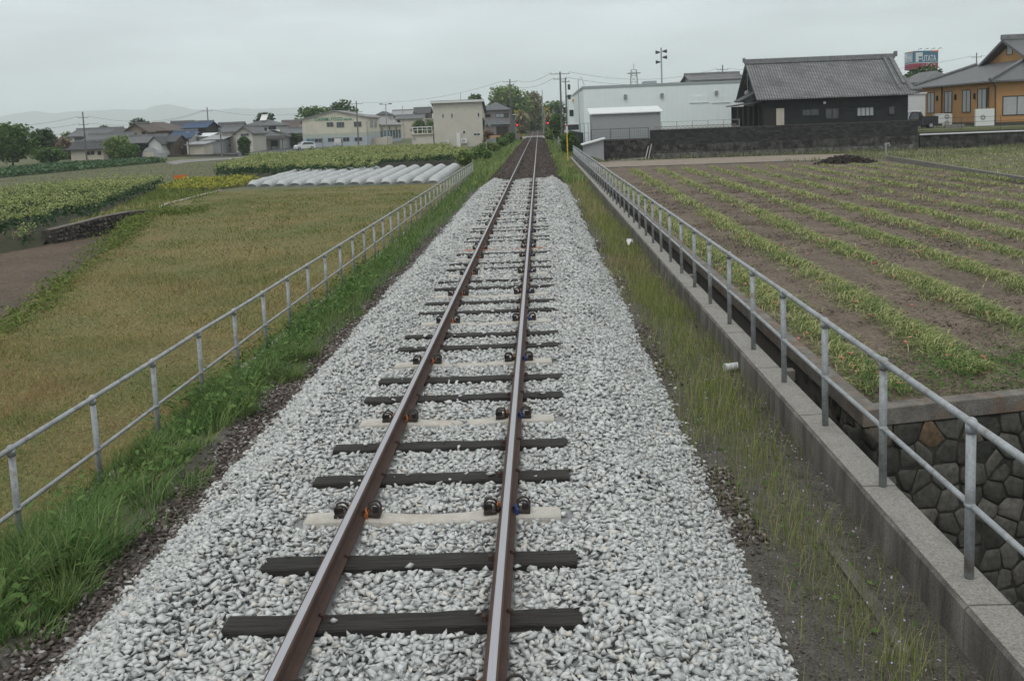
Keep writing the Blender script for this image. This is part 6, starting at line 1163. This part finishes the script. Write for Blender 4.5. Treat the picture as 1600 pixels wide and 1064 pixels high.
# white shed, dark lean-to house behind
house('white_shed', 'plain white sheet metal shed right of the dark house', 1417, 1446, 113, 147.5, 147, 6, 'flat', m_pvc, m_wfr, zb=.5, group=None, cat='shed')
house('tiled_house', 'grey tiled roof peeping above the white hall', 1082, 1160, 140, 125, 117.5, 9, 'gx', m_grayw, m_oldt, zb=.5, group='houses behind the walls on the right')
house('tiled_house', 'grey tiled roof between the billboard tree and the orange house', 1446, 1497, 131, 128, 113, 10, 'hip', m_dwood, m_oldt, zb=.5, group='houses behind the walls on the right')
# -- the orange house
m_orng = M('ochre stucco', (.37, .20, .08), .88, scale=.6, col2=(.43, .24, .105), bump=.15, bscale=50, stains=.2, scol=(.3, .16, .06)); m_newt = UVM('grey pantile', 'tile', (.17, .175, .18), (.24, .245, .25), .3, .28, .55, .05, (.06, .062, .065), .9, .4, (.09, .09, .09))
Y = 103.; zb = .5; x0 = GY(1553, 150, Y)[0]; x1 = x0+16; dep = 20.; ze = zrow(1575, 127, Y); o = (x0+8, Y+10, zb); rt = empty('orange_house', o); top(rt, 'ochre orange stuccoed house with grey pantile hip and gable roofs', 'house')
b = MB(o); b.box((x0, Y, zb), (x1, Y+dep, ze)); b.build('wall', m_orng, rt)
b = MB(o); ov = .8; zi = ze+2.35; ins = 4.2; e = [(x0-ov, Y-ov), (x1+ov, Y-ov), (x1+ov, Y+dep+ov), (x0-ov, Y+dep+ov)]; q = [(x0+5.3, Y+ins), (x1-ins, Y+ins), (x1-ins, Y+dep-ins), (x0+5.3, Y+dep-ins)]
vs = [(x, y, ze-.1) for x, y in e]+[(x, y, ze+.08) for x, y in e]+[(x, y, zi) for x, y in q]; b.add(vs, [(3, 2, 1, 0)]+[(i, (i+1) % 4, (i+1) % 4+4, i+4) for i in range(4)]+[(i+4, (i+1) % 4+4, (i+1) % 4+8, i+8) for i in range(4)]+[(8, 9, 10, 11)]); rf = b.build('skirt_roof', m_newt, rt)
gx = x0+5.6; ym = Y+dep*.42; hw = 4.9; gz = GY(1570, 66, ym)[2]; b = MB(o); b.prism([(gx, ym-hw, zi-.3), (gx, ym+hw, zi-.3), (gx, ym+hw, zi+.1), (gx, ym, gz-.35), (gx, ym-hw, zi+.1)], (x1-gx-1, 0, 0)); ug = b.build('upper_wall', m_orng, rt)
b = MB(o); k = (gz-zi-.1)/hw
for yy in (ym-hw-1, ym+hw+1): b.prism([(gx-.9, yy, zi-k*1+.1), (gx-.9, ym, gz), (gx-.9, ym, gz+.3), (gx-.9, yy, zi-k*1+.4)], (x1-gx+1, 0, 0))
b.build('upper_roof', m_newt, ug); b = MB(o); b.prism([(gx-1., ym-.25, gz+.25), (gx-1., ym+.25, gz+.25), (gx-1., ym+.16, gz+.8), (gx-1., ym-.16, gz+.8)], (x1-gx+1, 0, 0)); b.build('ridge', m_ridge, ug)
window(ug, o, (gx, ym-.6, zi+.75), 'x-', 1.3, 1.3, m_brn, m_glass2, 0)
b = MB(o); b.tube([(x0-ov-.05, Y-ov-.05, ze+.2), (q[0][0], q[0][1], zi+.15)], .2, 6); b.build('hip_ridge', m_ridge, rf); b = MB(o); b.tube([(x0-ov-.05, Y+dep+ov, ze+.2), (q[3][0], q[3][1], zi+.15)], .2, 6); b.build('hip_ridge', m_ridge, rf)
for i, yw in enumerate((1.6, 5.4, 10.2, 15.2)): window(rt, o, (x0, Y+yw, zb+1.45), 'x-', 2.1, 2.5, m_brn, m_glass2, 1)
a, c = GY(1566, 181, Y), GY(1612, 149, Y); window(rt, o, (a[0], Y, a[2]), 'y-', c[0]-a[0], c[2]-a[2], m_brn, m_glass2, 1)
for yw in (4.4, 9.2, 14.3): b = MB(o); b.box((x0-.18, Y+yw-.12, ze-1.7), (x0-.003, Y+yw+.12, ze-1.1)); b.build('wall_lamp', m_brn, rt)
b = MB(o); b.tube([(x0-.6, Y-.7, ze-.05), (x0+.1, Y-.12, ze-.5), (x0+.12, Y-.12, zb)], .07, 6); b.tube([(x0-.1, Y+12.9, ze-.1), (x0-.1, Y+12.9, zb)], .07, 6); b.tube([(x0-.1, Y+1.2, ze-.6), (x0-.1, Y+1.2, zb+2)], .1, 6); b.build('downpipe', m_kd, rt); b = MB(o); b.box((x0-.05, Y-.05, zb-.3), (x1, Y+dep, zb+.35)); b.build('plinth', m_kd, rt)
# things in its yard
AC = 'air conditioner units'
p = GY(1480, 193, 108); ac_unit('slim two fan air conditioner against the orange house', (p[0], 108, .5), .95, 1.35, AC, 2)
p = GY(1535, 193, 101.5); ac_unit('large pale air conditioner beside the drainpipe of the orange house', (p[0]+.2, 101.5, .5), 1.9, 1.75, AC, 1)
p = GY(1466, 192, 106); b = MB((p[0], 106, .5)); b.box((p[0]-.5, 105.6, .9), (p[0]+.5, 106.2, 1.9)); [b.cyl((p[0]+dx, 105.9, .5), (p[0]+dx, 105.9, .9), .04) for dx in (-.4, .4)]; b.box((p[0]-.55, 105.55, 1.9), (p[0]+.55, 106.25, 1.96)); top(b.build('meter_cabinet', m_wfr), 'white cabinet on legs at the left corner of the orange house', 'cabinet')
for i, px in enumerate((1481, 1491, 1501)): p = GY(px, 200, 98); b = MB((p[0], 98, .4)); b.box((p[0]-.3, 97.8, .4), (p[0]+.3, 98.2, .85)); b.box((p[0]-.33, 97.77, .85), (p[0]+.33, 98.23, .9)); top(b.build('planter_box', m_strut, bevel=.02), 'grey concrete planter box on the yard edge, '+('under the slim air conditioner', 'second right of the slim air conditioner', 'nearest the large air conditioner')[i], 'planter', 'planter boxes')
Yw = 94.6; xe, xf_ = xb+.25, 70; o = (xe, Yw, -1.3); zt = zrow(1500, 206.5, Yw); rt = empty('boundary_wall', o); top(rt, 'lower dark stained wall carrying a white pipe below the orange house', 'wall'); b = MB(o); b.box((xe, Yw, -1.7), (xf_, Yw+.4, zt)); b.build('wall_body', m_stone2, rt); b = MB(o); b.cyl((xe-.1, Yw-.1, zt-.12), (xf_, Yw-.1, zt-.12), .07, n=6); b.build('white_pipe', m_pvc, rt); b = MB(o); b.box((xe, Yw-.03, zt), (xf_, Yw+.43, zt+.08)); b.build('coping', m_kd, rt)
fence('yard_fence', 'thin wire fence on the wall below the orange house', (xe+.3, Yw+.25), (68, Yw+.25), zt+.08, 1.3, 9, m_dkg, (1., .65, .3), .022, 0, FN)
# -- billboard
m_sbl = M('sign blue', (.055, .155, .24), .6, var=.06); m_sred = M('sign crimson', (.27, .03, .065), .6, var=.08); m_swh = M('sign white', (.58, .60, .58), .6, var=.04); m_sor = M('sign orange', (.62, .20, .07), .6, var=.05); m_slb = M('sign pale blue', (.30, .42, .50), .6, var=.05)
Y = 230.; a, c = GY(1427.5, 109.5, Y), GY(1466, 78, Y); x0, x1 = a[0], c[0]; z1 = zrow(1447, 79.7, Y); zm = zrow(1447, 98, Y); z0 = zrow(1447, 108, Y); wd_ = x1-x0; dp = 5.6; xl = x0-.35; o = (x0, Y, 0); rt = empty('billboard', o); top(rt, 'tall blue and crimson shop billboard on posts above the trees', 'billboard')
b = MB(o); b.box((x0, Y, z0), (x1, Y+dp, zm-.12)); b.build('crimson_panel', m_sred, rt); b = MB(o); b.box((x0, Y, zm), (x1, Y+dp, z1)); b.build('blue_panel', m_sbl, rt); b = MB(o); b.box((x0-.03, Y-.03, zm-.12), (x1+.03, Y+dp+.03, zm)); b.build('divider', m_swh, rt)
b = MB(o); b.box((x0-.06, Y+.6, zm+.15), (x0, Y+dp-.1, z1-.2)); b.build('side_panel', m_slb, rt)
b = MB(o); b.box((x0+wd_*.7, Y-.06, z1-.3), (x1, Y, z1)); b.box((x0-.1, Y+.1, z1-.35), (x0-.06, Y+2.4, z1)); b.build('orange_strip', m_sor, rt)
fh = z1-zm; b = MB(o); fx0 = x0+wd_*.08; b.prism([(fx0, Y-.06, zm+.2), (fx0+wd_*.115, Y-.06, zm+.2), (fx0+wd_*.115, Y-.06, zm+fh*.28), (fx0+wd_*.25, Y-.06, zm+fh*.28), (fx0+wd_*.25, Y-.06, zm+fh*.37), (fx0+wd_*.115, Y-.06, zm+fh*.37), (fx0+wd_*.115, Y-.06, zm+fh*.53), (fx0+wd_*.28, Y-.06, zm+fh*.53), (fx0+wd_*.28, Y-.06, z1-.35), (fx0, Y-.06, z1-.35)], (0, .05, 0)); b.build('lettering', m_swh, rt)
bold('UTATA', (x0+wd_*.355, Y-.03, zm+.25), fh*.55/.73, m_swh, rt, o, wd_*.56, .02)
bold('FUTATA', (x0-.09, Y+dp-.5, zm+.3), fh*.5/.73, m_swh, rt, o, dp*.72, .02, rz=R(-90)); b = MB(o); b.box((x0-.1, Y+dp-1.6, zm+fh*.5), (x0-.06, Y+dp-.4, z1-.4)); b.build('lettering', m_swh, rt)
try: bold('レディス', (x0+wd_*.38, Y-.03, z0+.3), fh*.42, m_swh, rt, o, wd_*.52, .01)
except Exception as ex: print('text', ex)
b = MB(o); [b.cyl((x0+wd_*t, Y+2, -.5), (x0+wd_*t, Y+2, z0), .25) for t in (.25, .75)]; b.build('post', m_alu, rt)
for i, t in enumerate((.18, .45, .72, .98)): x = x0+wd_*t; b = MB(o); b.tube([(x, Y, z1), (x, Y-.3, z1+.35), (x+.1, Y-1.2, z1+.45)], .04, 5); b.box((x-.1, Y-1.45, z1+.33), (x+.3, Y-1.1, z1+.45)); b.build('lamp', m_dkg, rt)
# ------------------------------------------------------------------ poles, masts and wires
m_pole = M('pole concrete', (.13, .128, .125), .85, scale=1, var=.15, stretch=(4, 4, .5)); m_ins = M('porcelain', (.45, .46, .45), .4, var=.1)
TOPS = {}
def pole(key, label, px, pt, Y, arms=((.6, 1.0), (1.5, .9)), box=(), r=.16, name='utility_pole', cat='utility pole', group='utility poles', zb=None, px2=None):
    t = GY(px, pt, Y); x = t[0]; zb = float(zg(x, Y)) if zb is None else zb; o = (x, Y, zb); rt = empty(name, o); top(rt, label, cat, group); b = MB(o); b.cyl((x, Y, zb-.2), (x, Y, t[2]), r, r*.62, n=10); b.build('shaft', m_pole, rt); pts = []
    for d, hw in arms:
        b = MB(o); z = t[2]-d; b.box((x-hw, Y-.05, z-.05), (x+hw, Y+.05, z+.05)); c = b.build('crossarm', m_alu, rt)
        for dx in (-hw+.08, -hw*.4, hw-.08): b = MB(o); b.cyl((x+dx, Y, z+.05), (x+dx, Y, z+.2), .05, n=6); b.build('insulator', m_ins, c); pts.append((x+dx, Y, z+.22))
    for d, dx, r2, h in box: b = MB(o); z = t[2]-d; b.cyl((x+dx, Y-.2, z-h), (x+dx, Y-.2, z), r2, n=10); b.cyl((x+dx, Y-.2, z), (x+dx, Y-.2, z+.06), r2*1.08, n=10); b.build('transformer', m_dkg, rt)
    TOPS[key] = pts; return rt
pole('A', 'grey utility pole standing against the cream shed', 129, 175, 162, ((1., .9), (2.2, .8), (3.6, .7)))
pole('B', 'utility pole with a transformer rising behind the blue roofed houses', 323.5, 168, 205, ((.8, 1.),), ((2.9, .5, .35, .9),))
pole('C', 'utility pole in front of the factory gable', 556.5, 158, 194, ((.6, 1.3), (2.2, 1.1), (3., .7)))
pole('D', 'tall utility pole beside the grey house and the line', 796.5, 124, 180, ((.5, 1.3), (1.1, .7)), (), .17)
pole('E', 'utility pole with transformers, left one of the pair by the white hall', 875, 112.5, 133, ((.3, 1.3), (1.0, .9)), ((4.9, -.55, .3, .8), (4.9, .55, .3, .8)), .17)
pole('F', 'thinner steel pole with lamp boxes, right one of the pair by the white hall', 883.5, 122, 122, ((.5, .5),), ((.9, .4, .16, .6), (2.2, .4, .18, .5)), .12)
pole('H', 'short utility pole top above the tiled roof and the white hall', 1129, 102, 170, ((.8, 1.), (1.3, .7)))
pole('I', 'slender utility pole behind the eaves of the orange house', 1526, 83, 160, ((.7, .8),), (), .13)
pole('J', 'dark utility pole in front of the parked white car', 344, 204, 152, ((.6, .3),), (), .13)
pole('K', 'thin wooden pole by the cream block shed', 293, 203, 171, ((.5, .25),), (), .09)
pole('L', 'small pole beside the tiled house with the solar heater', 308, 203, 176, ((.5, .25),), (), .08)
# loudspeaker mast
def mast(name, label, px, pt, Y, r, cat, horns, mt=m_alu):
    t = GY(px, pt, Y); x = t[0]; zb = float(zg(x, Y)); o = (x, Y, zb); rt = empty(name, o); top(rt, label, cat); b = MB(o); b.cyl((x, Y, zb), (x, Y, t[2]), r, r*.8, n=8); b.build('shaft', mt, rt)
    for d, s, kind in horns:
        b = MB(o); z = t[2]-d
        if kind == 'horn': b.cyl((x+s*.15, Y, z), (x+s*.75, Y, z), .07, .26, n=10); b.build('loudspeaker', m_dkg, rt)
        else: b.tube([(x, Y, z), (x+s*.9, Y, z+.15)], .04); b.box((x+s*.7, Y-.25, z+.02), (x+s*1.25, Y+.1, z+.22)); b.build('floodlight', m_dkg, rt)
mast('loudspeaker_mast', 'tall mast with horn loudspeakers above the white hall', 1033, 75, 132, .12, 'mast', ((.6, -1, 'horn'), (.5, 1, 'horn'), (1.3, 1, 'horn'), (1.9, -1, 'horn')))
mast('floodlight_pole', 'grey pole with two floodlights beside the factory wing', 602.5, 163, 196, .1, 'floodlight pole', ((.1, -1, 'flood'), (.1, 1, 'flood')))
mast('street_pole', 'tiny distant pole between the floodlight pole and the beige house, nearer the floodlight', 629, 166, 300, .12, 'pole', ())
mast('street_pole', 'thin antenna pole rising behind the roof of the beige house', 719.5, 146, 190, .06, 'pole', ())
mast('street_pole', 'slim pole standing over the dark trees right of the huge tree', 847, 141, 250, .1, 'pole', ())
mast('street_pole', 'thin grey pole left of the right crossing signal', 850.5, 171, 205, .09, 'pole', ()); mast('street_pole', 'thin grey pole in the hedge right of the crossing', 864, 170, 175, .09, 'pole', ())
def lattice(label, px, pt, Y, wb, zb=0.):
    t = GY(px, pt, Y); x = t[0]; o = (x, Y, zb); H = t[2]-zb; rt = empty('lattice_tower', o); top(rt, label, 'tower', 'lattice towers'); b = MB(o); n = 9
    def c(k, i): w_ = wb*(1-.55*k/n)/2; return (x+(-w_, w_, w_, -w_)[i], Y+(-w_, -w_, w_, w_)[i], zb+H*.9*k/n)
    for k in range(n):
        for i in range(4): b.cyl(c(k, i), c(k+1, i), .13, n=4); b.cyl(c(k, i), c(k+1, (i+1) % 4), .08, n=4); b.cyl(c(k+1, i), c(k+1, (i+1) % 4), .08, n=4)
    b.build('frame', m_alu, rt); b = MB(o); b.cyl((x, Y, zb+H*.9), (x, Y, zb+H), .12, n=5); [b.cyl((x, Y, zb+H*f), (x, Y, zb+H*f+.25), wb*.62, n=10) for f in (.64, .84)]; b.build('platform', m_alu, rt)
lattice('red and white lattice radio tower behind the white hall', 990, 100, 420, 5.)
lattice('tiny lattice tower left of the beige house', 670, 164, 520, 4.); lattice('second tiny lattice tower touching the beige house', 675.5, 168, 540, 4.)
m_wire = M('black wire', (.02, .02, .022), .6, var=.1)
def wire(p, q, sag, label, r=.022):
    b = MB(p); b.tube([(p[0]+(q[0]-p[0])*t, p[1]+(q[1]-p[1])*t, p[2]+(q[2]-p[2])*t-sag*4*t*(1-t)) for t in np.linspace(0, 1, 13)], r, 4); top(b.build('power_line', m_wire), label, 'wire', 'overhead wires')
far = lambda px, py, Y: tuple(GY(px, py, Y))
wire(TOPS['D'][0], TOPS['C'][2], 1.2, 'overhead wire from the pole by the line to the pole at the factory, upper'); wire(TOPS['E'][0], TOPS['D'][2], .7, 'overhead wire between the pole by the line and the transformer poles, upper'); wire(TOPS['E'][3], TOPS['D'][4], 1., 'overhead wire between the pole by the line and the transformer poles, lower')
wire(TOPS['C'][0], TOPS['B'][2], 1.8, 'overhead wire from the factory pole to the pole by the blue roofs'); wire(TOPS['C'][3], far(380, 196, 190), 1., 'lower wire sagging across the factory front'); wire(TOPS['B'][0], TOPS['A'][2], 1.6, 'overhead wire between the shed pole and the blue roof pole, upper'); wire(TOPS['B'][1], TOPS['A'][5], 1.4, 'overhead wire between the shed pole and the blue roof pole, lower')
for i, (a, e) in enumerate(((0, 192), (3, 195), (6, 198))): wire(TOPS['A'][a], far(-60, e, 170), 1., ('highest', 'middle', 'lowest')[i]+' wire leaving the shed pole to the left edge of the photo')
wire(TOPS['E'][2], TOPS['H'][0], 1.4, 'overhead wire from the transformer poles over the white hall, upper'); wire(TOPS['E'][5], TOPS['H'][3], 1.6, 'overhead wire from the transformer poles over the white hall, lower'); wire(TOPS['H'][2], TOPS['I'][0], 1.8, 'overhead wire passing behind the dark house roof and the billboard'); wire(TOPS['I'][2], far(1680, 78, 165), .8, 'overhead wire from the slender pole over the orange house')
# ------------------------------------------------------------------ level crossing
m_yel = M('yellow paint', (.62, .40, .04), .6, scale=3, var=.12); m_bk = M('black paint', (.015, .015, .016), .6, var=.2); m_red = M('red paint', (.5, .04, .03), .6, var=.1)
lm, lt_, lb, lo = nmat('lit red lamp'); lb.inputs['Base Color'].default_value = (.6, .02, .02, 1); lb.inputs['Emission Color'].default_value = (1, .03, .03, 1); lb.inputs['Emission Strength'].default_value = 1.3
m_xw = M('crossing planks', (.16, .15, .14), .9, scale=2, var=.2, bump=.2)
b = MB((0, 190, 0)); b.box((-.5, 187.4, -.2), (.5, 192.6, -.01)); b.box((-5, 187.4, -.5), (-.64, 192.6, -.03)); b.box((.64, 187.4, -.5), (5, 192.6, -.03)); top(b.build('crossing_road', m_xw), 'grey level crossing road across the rails', kind='structure')
b = MB((0, 187.3, 0)); b.box((-3.6, 187.2, -.45), (4.4, 187.39, .02)); top(b.build('crossing_kerb', m_white), 'white edge beam of the level crossing', 'kerb')
def signal(px, label, Y, mirror):
    t = GY(px, 176 if mirror < 0 else 172, Y); x = t[0]; zb = -.7; o = (x, Y, zb); rt = empty('crossing_signal', o); top(rt, label, 'crossing signal', 'level crossing signals'); H = t[2]-zb
    b = MB(o); [b.cyl((x, Y, zb+H*i/12), (x, Y, zb+H*(i+1)/12), .06, n=8, mi=i % 2) for i in range(12)]; b.build('post', [m_yel, m_bk], rt)
    zx = t[2]+.1; b = MB(o); [b.prism([(x-s*.5-.07, Y-.1, zx-.38), (x-s*.5+.07, Y-.1, zx-.38), (x+s*.5+.07, Y-.1, zx+.38), (x+s*.5-.07, Y-.1, zx+.38)], (0, -.03 if s > 0 else .028, 0)) for s in (1, -1)]; b.build('crossbuck', m_yel, rt)
    b = MB(o); zc = zb+H*.62; b.box((x-.45, Y-.12, zc-.04), (x+.45, Y-.06, zc+.04)); br = b.build('bracket', m_bk, rt)
    for dz, lit in ((.35, False), (-.4, True)):
        b = MB(o); b.cyl((x, Y-.14, zc+dz), (x, Y-.07, zc+dz), .34, n=14); b.build('target_disc', m_bk, rt); b = MB(o); b.ball((x, Y-.16, zc+dz), (.19 if lit else .13, .07, .19 if lit else .13), n=12, k=6); b.build('lamp', lm if lit else m_red, rt, smooth=True, label='lit red lamp' if lit else None)
    b = MB(o); b.box((x-.3, Y-.2, zb+.2), (x+.3, Y+.3, zb+1.2)); b.build('control_box', m_alu, rt)
signal(807.5, 'left level crossing signal with lit red lamp and crossbuck', 187, -1); signal(855, 'right level crossing signal with lit red lamp beside the hedge', 187, 1)
for px, lab, Yb in ((814, 'orange barrier machine left of the rails at the crossing', 187), (853, 'orange barrier machine right of the rails at the crossing', 186)):
    p = GY(px, 210, Yb); b = MB((p[0], Yb, -.7)); b.box((p[0]-.2, Yb-.2, -.8), (p[0]+.2, Yb+.2, -.1), 1); b.prism([(p[0]-.22, Yb-.22, -.1), (p[0]+.22, Yb-.22, -.1), (p[0]+.22, Yb-.22, .35), (p[0]+.06, Yb-.22, .55), (p[0]-.22, Yb-.22, .55)], (0, .44, 0)); top(b.build('barrier_machine', [M('faded orange', (.42, .15, .04), .7, var=.2), m_bk]), lab, 'barrier machine', 'barrier machines at the crossing')
# yellow marker post with white head and red cap
Y = 80.; p = GY(887.5, 258, Y); x = p[0]; zb = float(zg(x, Y)); z1, z2, z3 = zrow(886, 208.5, Y), zrow(886, 197.5, Y), zrow(886, 195, Y); o = (x, Y, zb); rt = empty('marker_post', o); top(rt, 'yellow marker post with white head and red cap inside the right railing', 'marker post'); b = MB(o); b.cyl((x, Y, zb), (x, Y, z1), .05, n=8); b.build('post', m_yel, rt); b = MB(o); b.cyl((x, Y, z1), (x, Y, z2), .085, n=10); b.build('white_head', m_swh, rt); b = MB(o); b.ball((x, Y, z2), (.09, .09, z3-z2)); b.build('red_cap', m_red, rt)
# garden gate and small fence by the vines
p = GY(770, 229, 128); fence('mesh_fence', 'pale wire mesh fence panels between the vines and the track', (-5.6, 118), (-5.2, 136), -.75, 1.5, 5, m_alu, (1., .1), .04, .3, FN)
p = GY(776, 213, 150); b = MB((p[0], 150, -.9)); b.box((p[0]-1., 150, -.9), (p[0]+.6, 150.1, .9)); top(b.build('board_fence', M('terracotta boards', (.42, .24, .14), .8, var=.12)), 'short terracotta board fence panel at the right corner of the beige house', 'fence panel')
# hedge-side pale fence on the right before the crossing
fence('mesh_fence', 'pale mesh fence between the bright round bush and the crossing', (3.9, 108), (3.6, 140), -.7, 1.2, 9, m_alu, (1., .1), .03, .3, FN)
# building with the yellow and red sign behind the poles
house('shop_building', 'pale building with a yellow and red sign behind the twin poles', 888, 912, 150, 150, 149, 12, 'flat', m_hall, m_halld, zb=.3, group=None, cat='shop', wins=((890, 172, 896, 182),))
p, q = GY(894.5, 159.5, 149.8), GY(908.5, 154.5, 149.8); b = MB((p[0], 149.8, p[2])); b.box((p[0], 149.75, p[2]), (q[0], 149.98, q[2])); zc = (p[2]+q[2])/2; b.box((p[0]+.15, 149.72, zc-.12), (q[0]-.15, 149.75, zc+.12), 1); top(b.build('shop_sign', [M('sign yellow', (.60, .34, .03), .5, var=.05), m_red]), 'yellow shop sign with a red bar on the pale building', 'sign')
# ------------------------------------------------------------------ vehicles
m_tyre = M('tyre rubber', (.015, .015, .016), .9, var=.2); m_rim = M('wheel rim', (.35, .36, .37), .4, metal=.6, var=.1); m_head = M('headlamp glass', (.45, .47, .48), .15, var=.05, spec=.6); m_tail = M('tail lamp', (.3, .02, .02), .3, var=.1)
PAINT = {'white': M('white car paint', (.62, .63, .63), .25, var=.03, spec=.5), 'black': M('black car paint', (.012, .012, .014), .2, var=.1, spec=.5), 'grey': M('grey car paint', (.2, .21, .22), .25, var=.05, spec=.5)}
def car(label, x, y, z, yaw, col, kind, cat='car'):
    o = (0, 0, 0); rt = empty('parked_car' if kind != 'truck' else 'parked_truck', (x, y, z), yaw); top(rt, label, cat, 'parked vehicles'); L, W, H = {'sedan': (4.4, 1.7, 1.48), 'van': (3.4, 1.5, 1.85), 'hatch': (3.9, 1.68, 1.52), 'truck': (3.4, 1.5, 1.8)}[kind]; h = L/2; wr = .3
    low = {'sedan': [(-h, .32), (-h+.02, .62), (-h+.12, .86), (-h+.5, .92), (h-1.25, .9), (h-.35, .78), (h-.05, .62), (h, .35), (h-.1, .22), (-h+.1, .22)]}.get(kind, [(-h, .3), (-h+.02, .95), (h-.45, .95), (h-.08, .8), (h, .4), (h-.08, .22), (-h+.08, .22)])
    cab = {'sedan': [(-h+.25, .9), (-h+.95, 1.38), (-.35, H), (.35, H-.04), (h-1.1, .9)], 'hatch': [(-h+.05, .93), (-h+.3, 1.4), (-.5, H), (.4, H-.03), (h-.95, .93)], 'van': [(-h+.02, .93), (-h+.1, H-.06), (-h+.25, H), (h-1., H), (h-.45, .93)], 'truck': [(h-1.5, .93), (h-1.5, H-.05), (h-1.35, H), (h-.75, H), (h-.4, .93)]}[kind]
    b = MB(o); b.prism([(p, -W/2, q) for p, q in low], (0, W, 0)); k = len(b.v); n = len(cab); ti = .1
    b.add([(p, -W/2+.04+(ti if q > 1 else 0), q) for p, q in cab]+[(p, W/2-.04-(ti if q > 1 else 0), q) for p, q in cab], [tuple(range(n)), tuple(range(2*n-1, n-1, -1))]+[(i+n, i, (i+1) % n, (i+1) % n+n)[::-1] for i in range(n)])
    if kind == 'truck': b.box((-h, -W/2, .95), (h-1.55, -W/2+.04, 1.25)); b.box((-h, W/2-.04, .95), (h-1.55, W/2, 1.25)); b.box((-h, -W/2+.04, .95), (-h+.04, W/2-.04, 1.25))
    b.build('body', PAINT[col], rt, bevel=.035)
    cp = np.array(cab); c0 = cp.mean(0)
    for s in (-1, 1):
        b = MB(o); ins = [(c0[0]+(p-c0[0])*.84, .98+(q-.93)*.78) for p, q in cab]; y0 = s*(W/2-.03); b.prism([(p, y0-s*(.0+ti*.95*max(0, min(1, (q-.95)/.4))), q) for p, q in ins], (0, s*.012, 0)); b.build('side_window', m_glass, rt)
    for a, b2, nm in ((cab[-2], cab[-1], 'windscreen'), (cab[1] if kind != 'truck' else cab[0], cab[0] if kind != 'truck' else cab[1], 'rear_window')):
        d = np.array([b2[0]-a[0], b2[1]-a[1]]); t = .12; p0_, p1_ = np.array(a)+d*t, np.array(a)+d*.88; nn = np.array([d[1], -d[0]])/np.hypot(*d); nn = nn if nn[0]*(1 if nm == 'windscreen' else -1) > 0 else -nn; p0_ = p0_+nn*.012; p1_ = p1_+nn*.012; b = MB(o); yy = W/2-.2; b.prism([(p0_[0], -yy, p0_[1]), (p0_[0], yy, p0_[1]), (p1_[0], yy+.06, p1_[1]), (p1_[0], -yy-.06, p1_[1])], (nn[0]*.01, 0, nn[1]*.01)); b.build(nm, m_glass, rt)
    for px in (-h+.72, h-.72):
        for s in (-1, 1): b = MB(o); b.cyl((px, s*(W/2-.18), wr), (px, s*(W/2+.015), wr), wr, n=16); w_ = b.build('wheel', m_tyre, rt); b = MB(o); b.cyl((px, s*(W/2+.012), wr), (px, s*(W/2+.03), wr), wr*.62, n=12); b.build('rim', m_rim, w_)
    for s in (-1, 1):
        b = MB(o); b.ball((h-.12, s*(W/2-.28), .66), (.14, .2, .1)); b.build('headlight', m_head, rt); b = MB(o); b.box((-h-.012, s*(W/2-.2)-.12, .66), (-h+.03, s*(W/2-.2)+.12, .84)); b.build('tail_light', m_tail, rt)
for px, pb, yaw, col, kind, lab in ((343, 237.5, R(4), 'white', 'sedan', 'white sedan parked side-on in front of the beige house wing'), (356, 236, R(-62), 'black', 'hatch', 'black car parked just behind the white sedan'), (476, 234.5, R(-150), 'white', 'hatch', 'white car at the left corner of the factory'), (529, 232, R(-84), 'grey', 'van', 'pale grey boxy van parked nose out at the factory front'), (605, 223.5, R(-75), 'white', 'hatch', 'white car beside the floodlight pole, half hidden by the crop')):
    yc = 212 if px == 605 else min(G(px, pb)[1], 195); p = GY(px, pb, yc); car(lab, p[0], yc, float(zl(yc))+.03, yaw, col, kind)
p = GY(1437, 190, 104); car('dark kei truck parked between dark house and orange house', p[0], 104, .5, R(172), 'black', 'truck', 'truck'); p = GY(1424, 189, 109); car('white van nose showing at the right end of the block wall', p[0], 109, .5, R(-60), 'white', 'van', 'van')
p = GY(897, 196, 128); car('white van parked at the left end of the white hall', p[0]+.5, 130, .5, R(10), 'white', 'van', 'van')
# ------------------------------------------------------------------ air
hm = bpy.data.materials.new('air'); hm.use_nodes = True; t = hm.node_tree; t.nodes.clear(); o_ = t.nodes.new('ShaderNodeOutputMaterial'); pv = t.nodes.new('ShaderNodeVolumePrincipled')
pv.inputs['Color'].default_value = (.90, .965, 1, 1); pv.inputs['Density'].default_value = 2.5e-4; pv.inputs['Anisotropy'].default_value = 0.; t.links.new(pv.outputs[0], o_.inputs['Volume'])
b = MB(); b.box((-9100, -200, -9), (9100, 9100, 310)); top(b.build('haze', hm), 'thin pale haze over the plain', 'haze', kind='stuff')
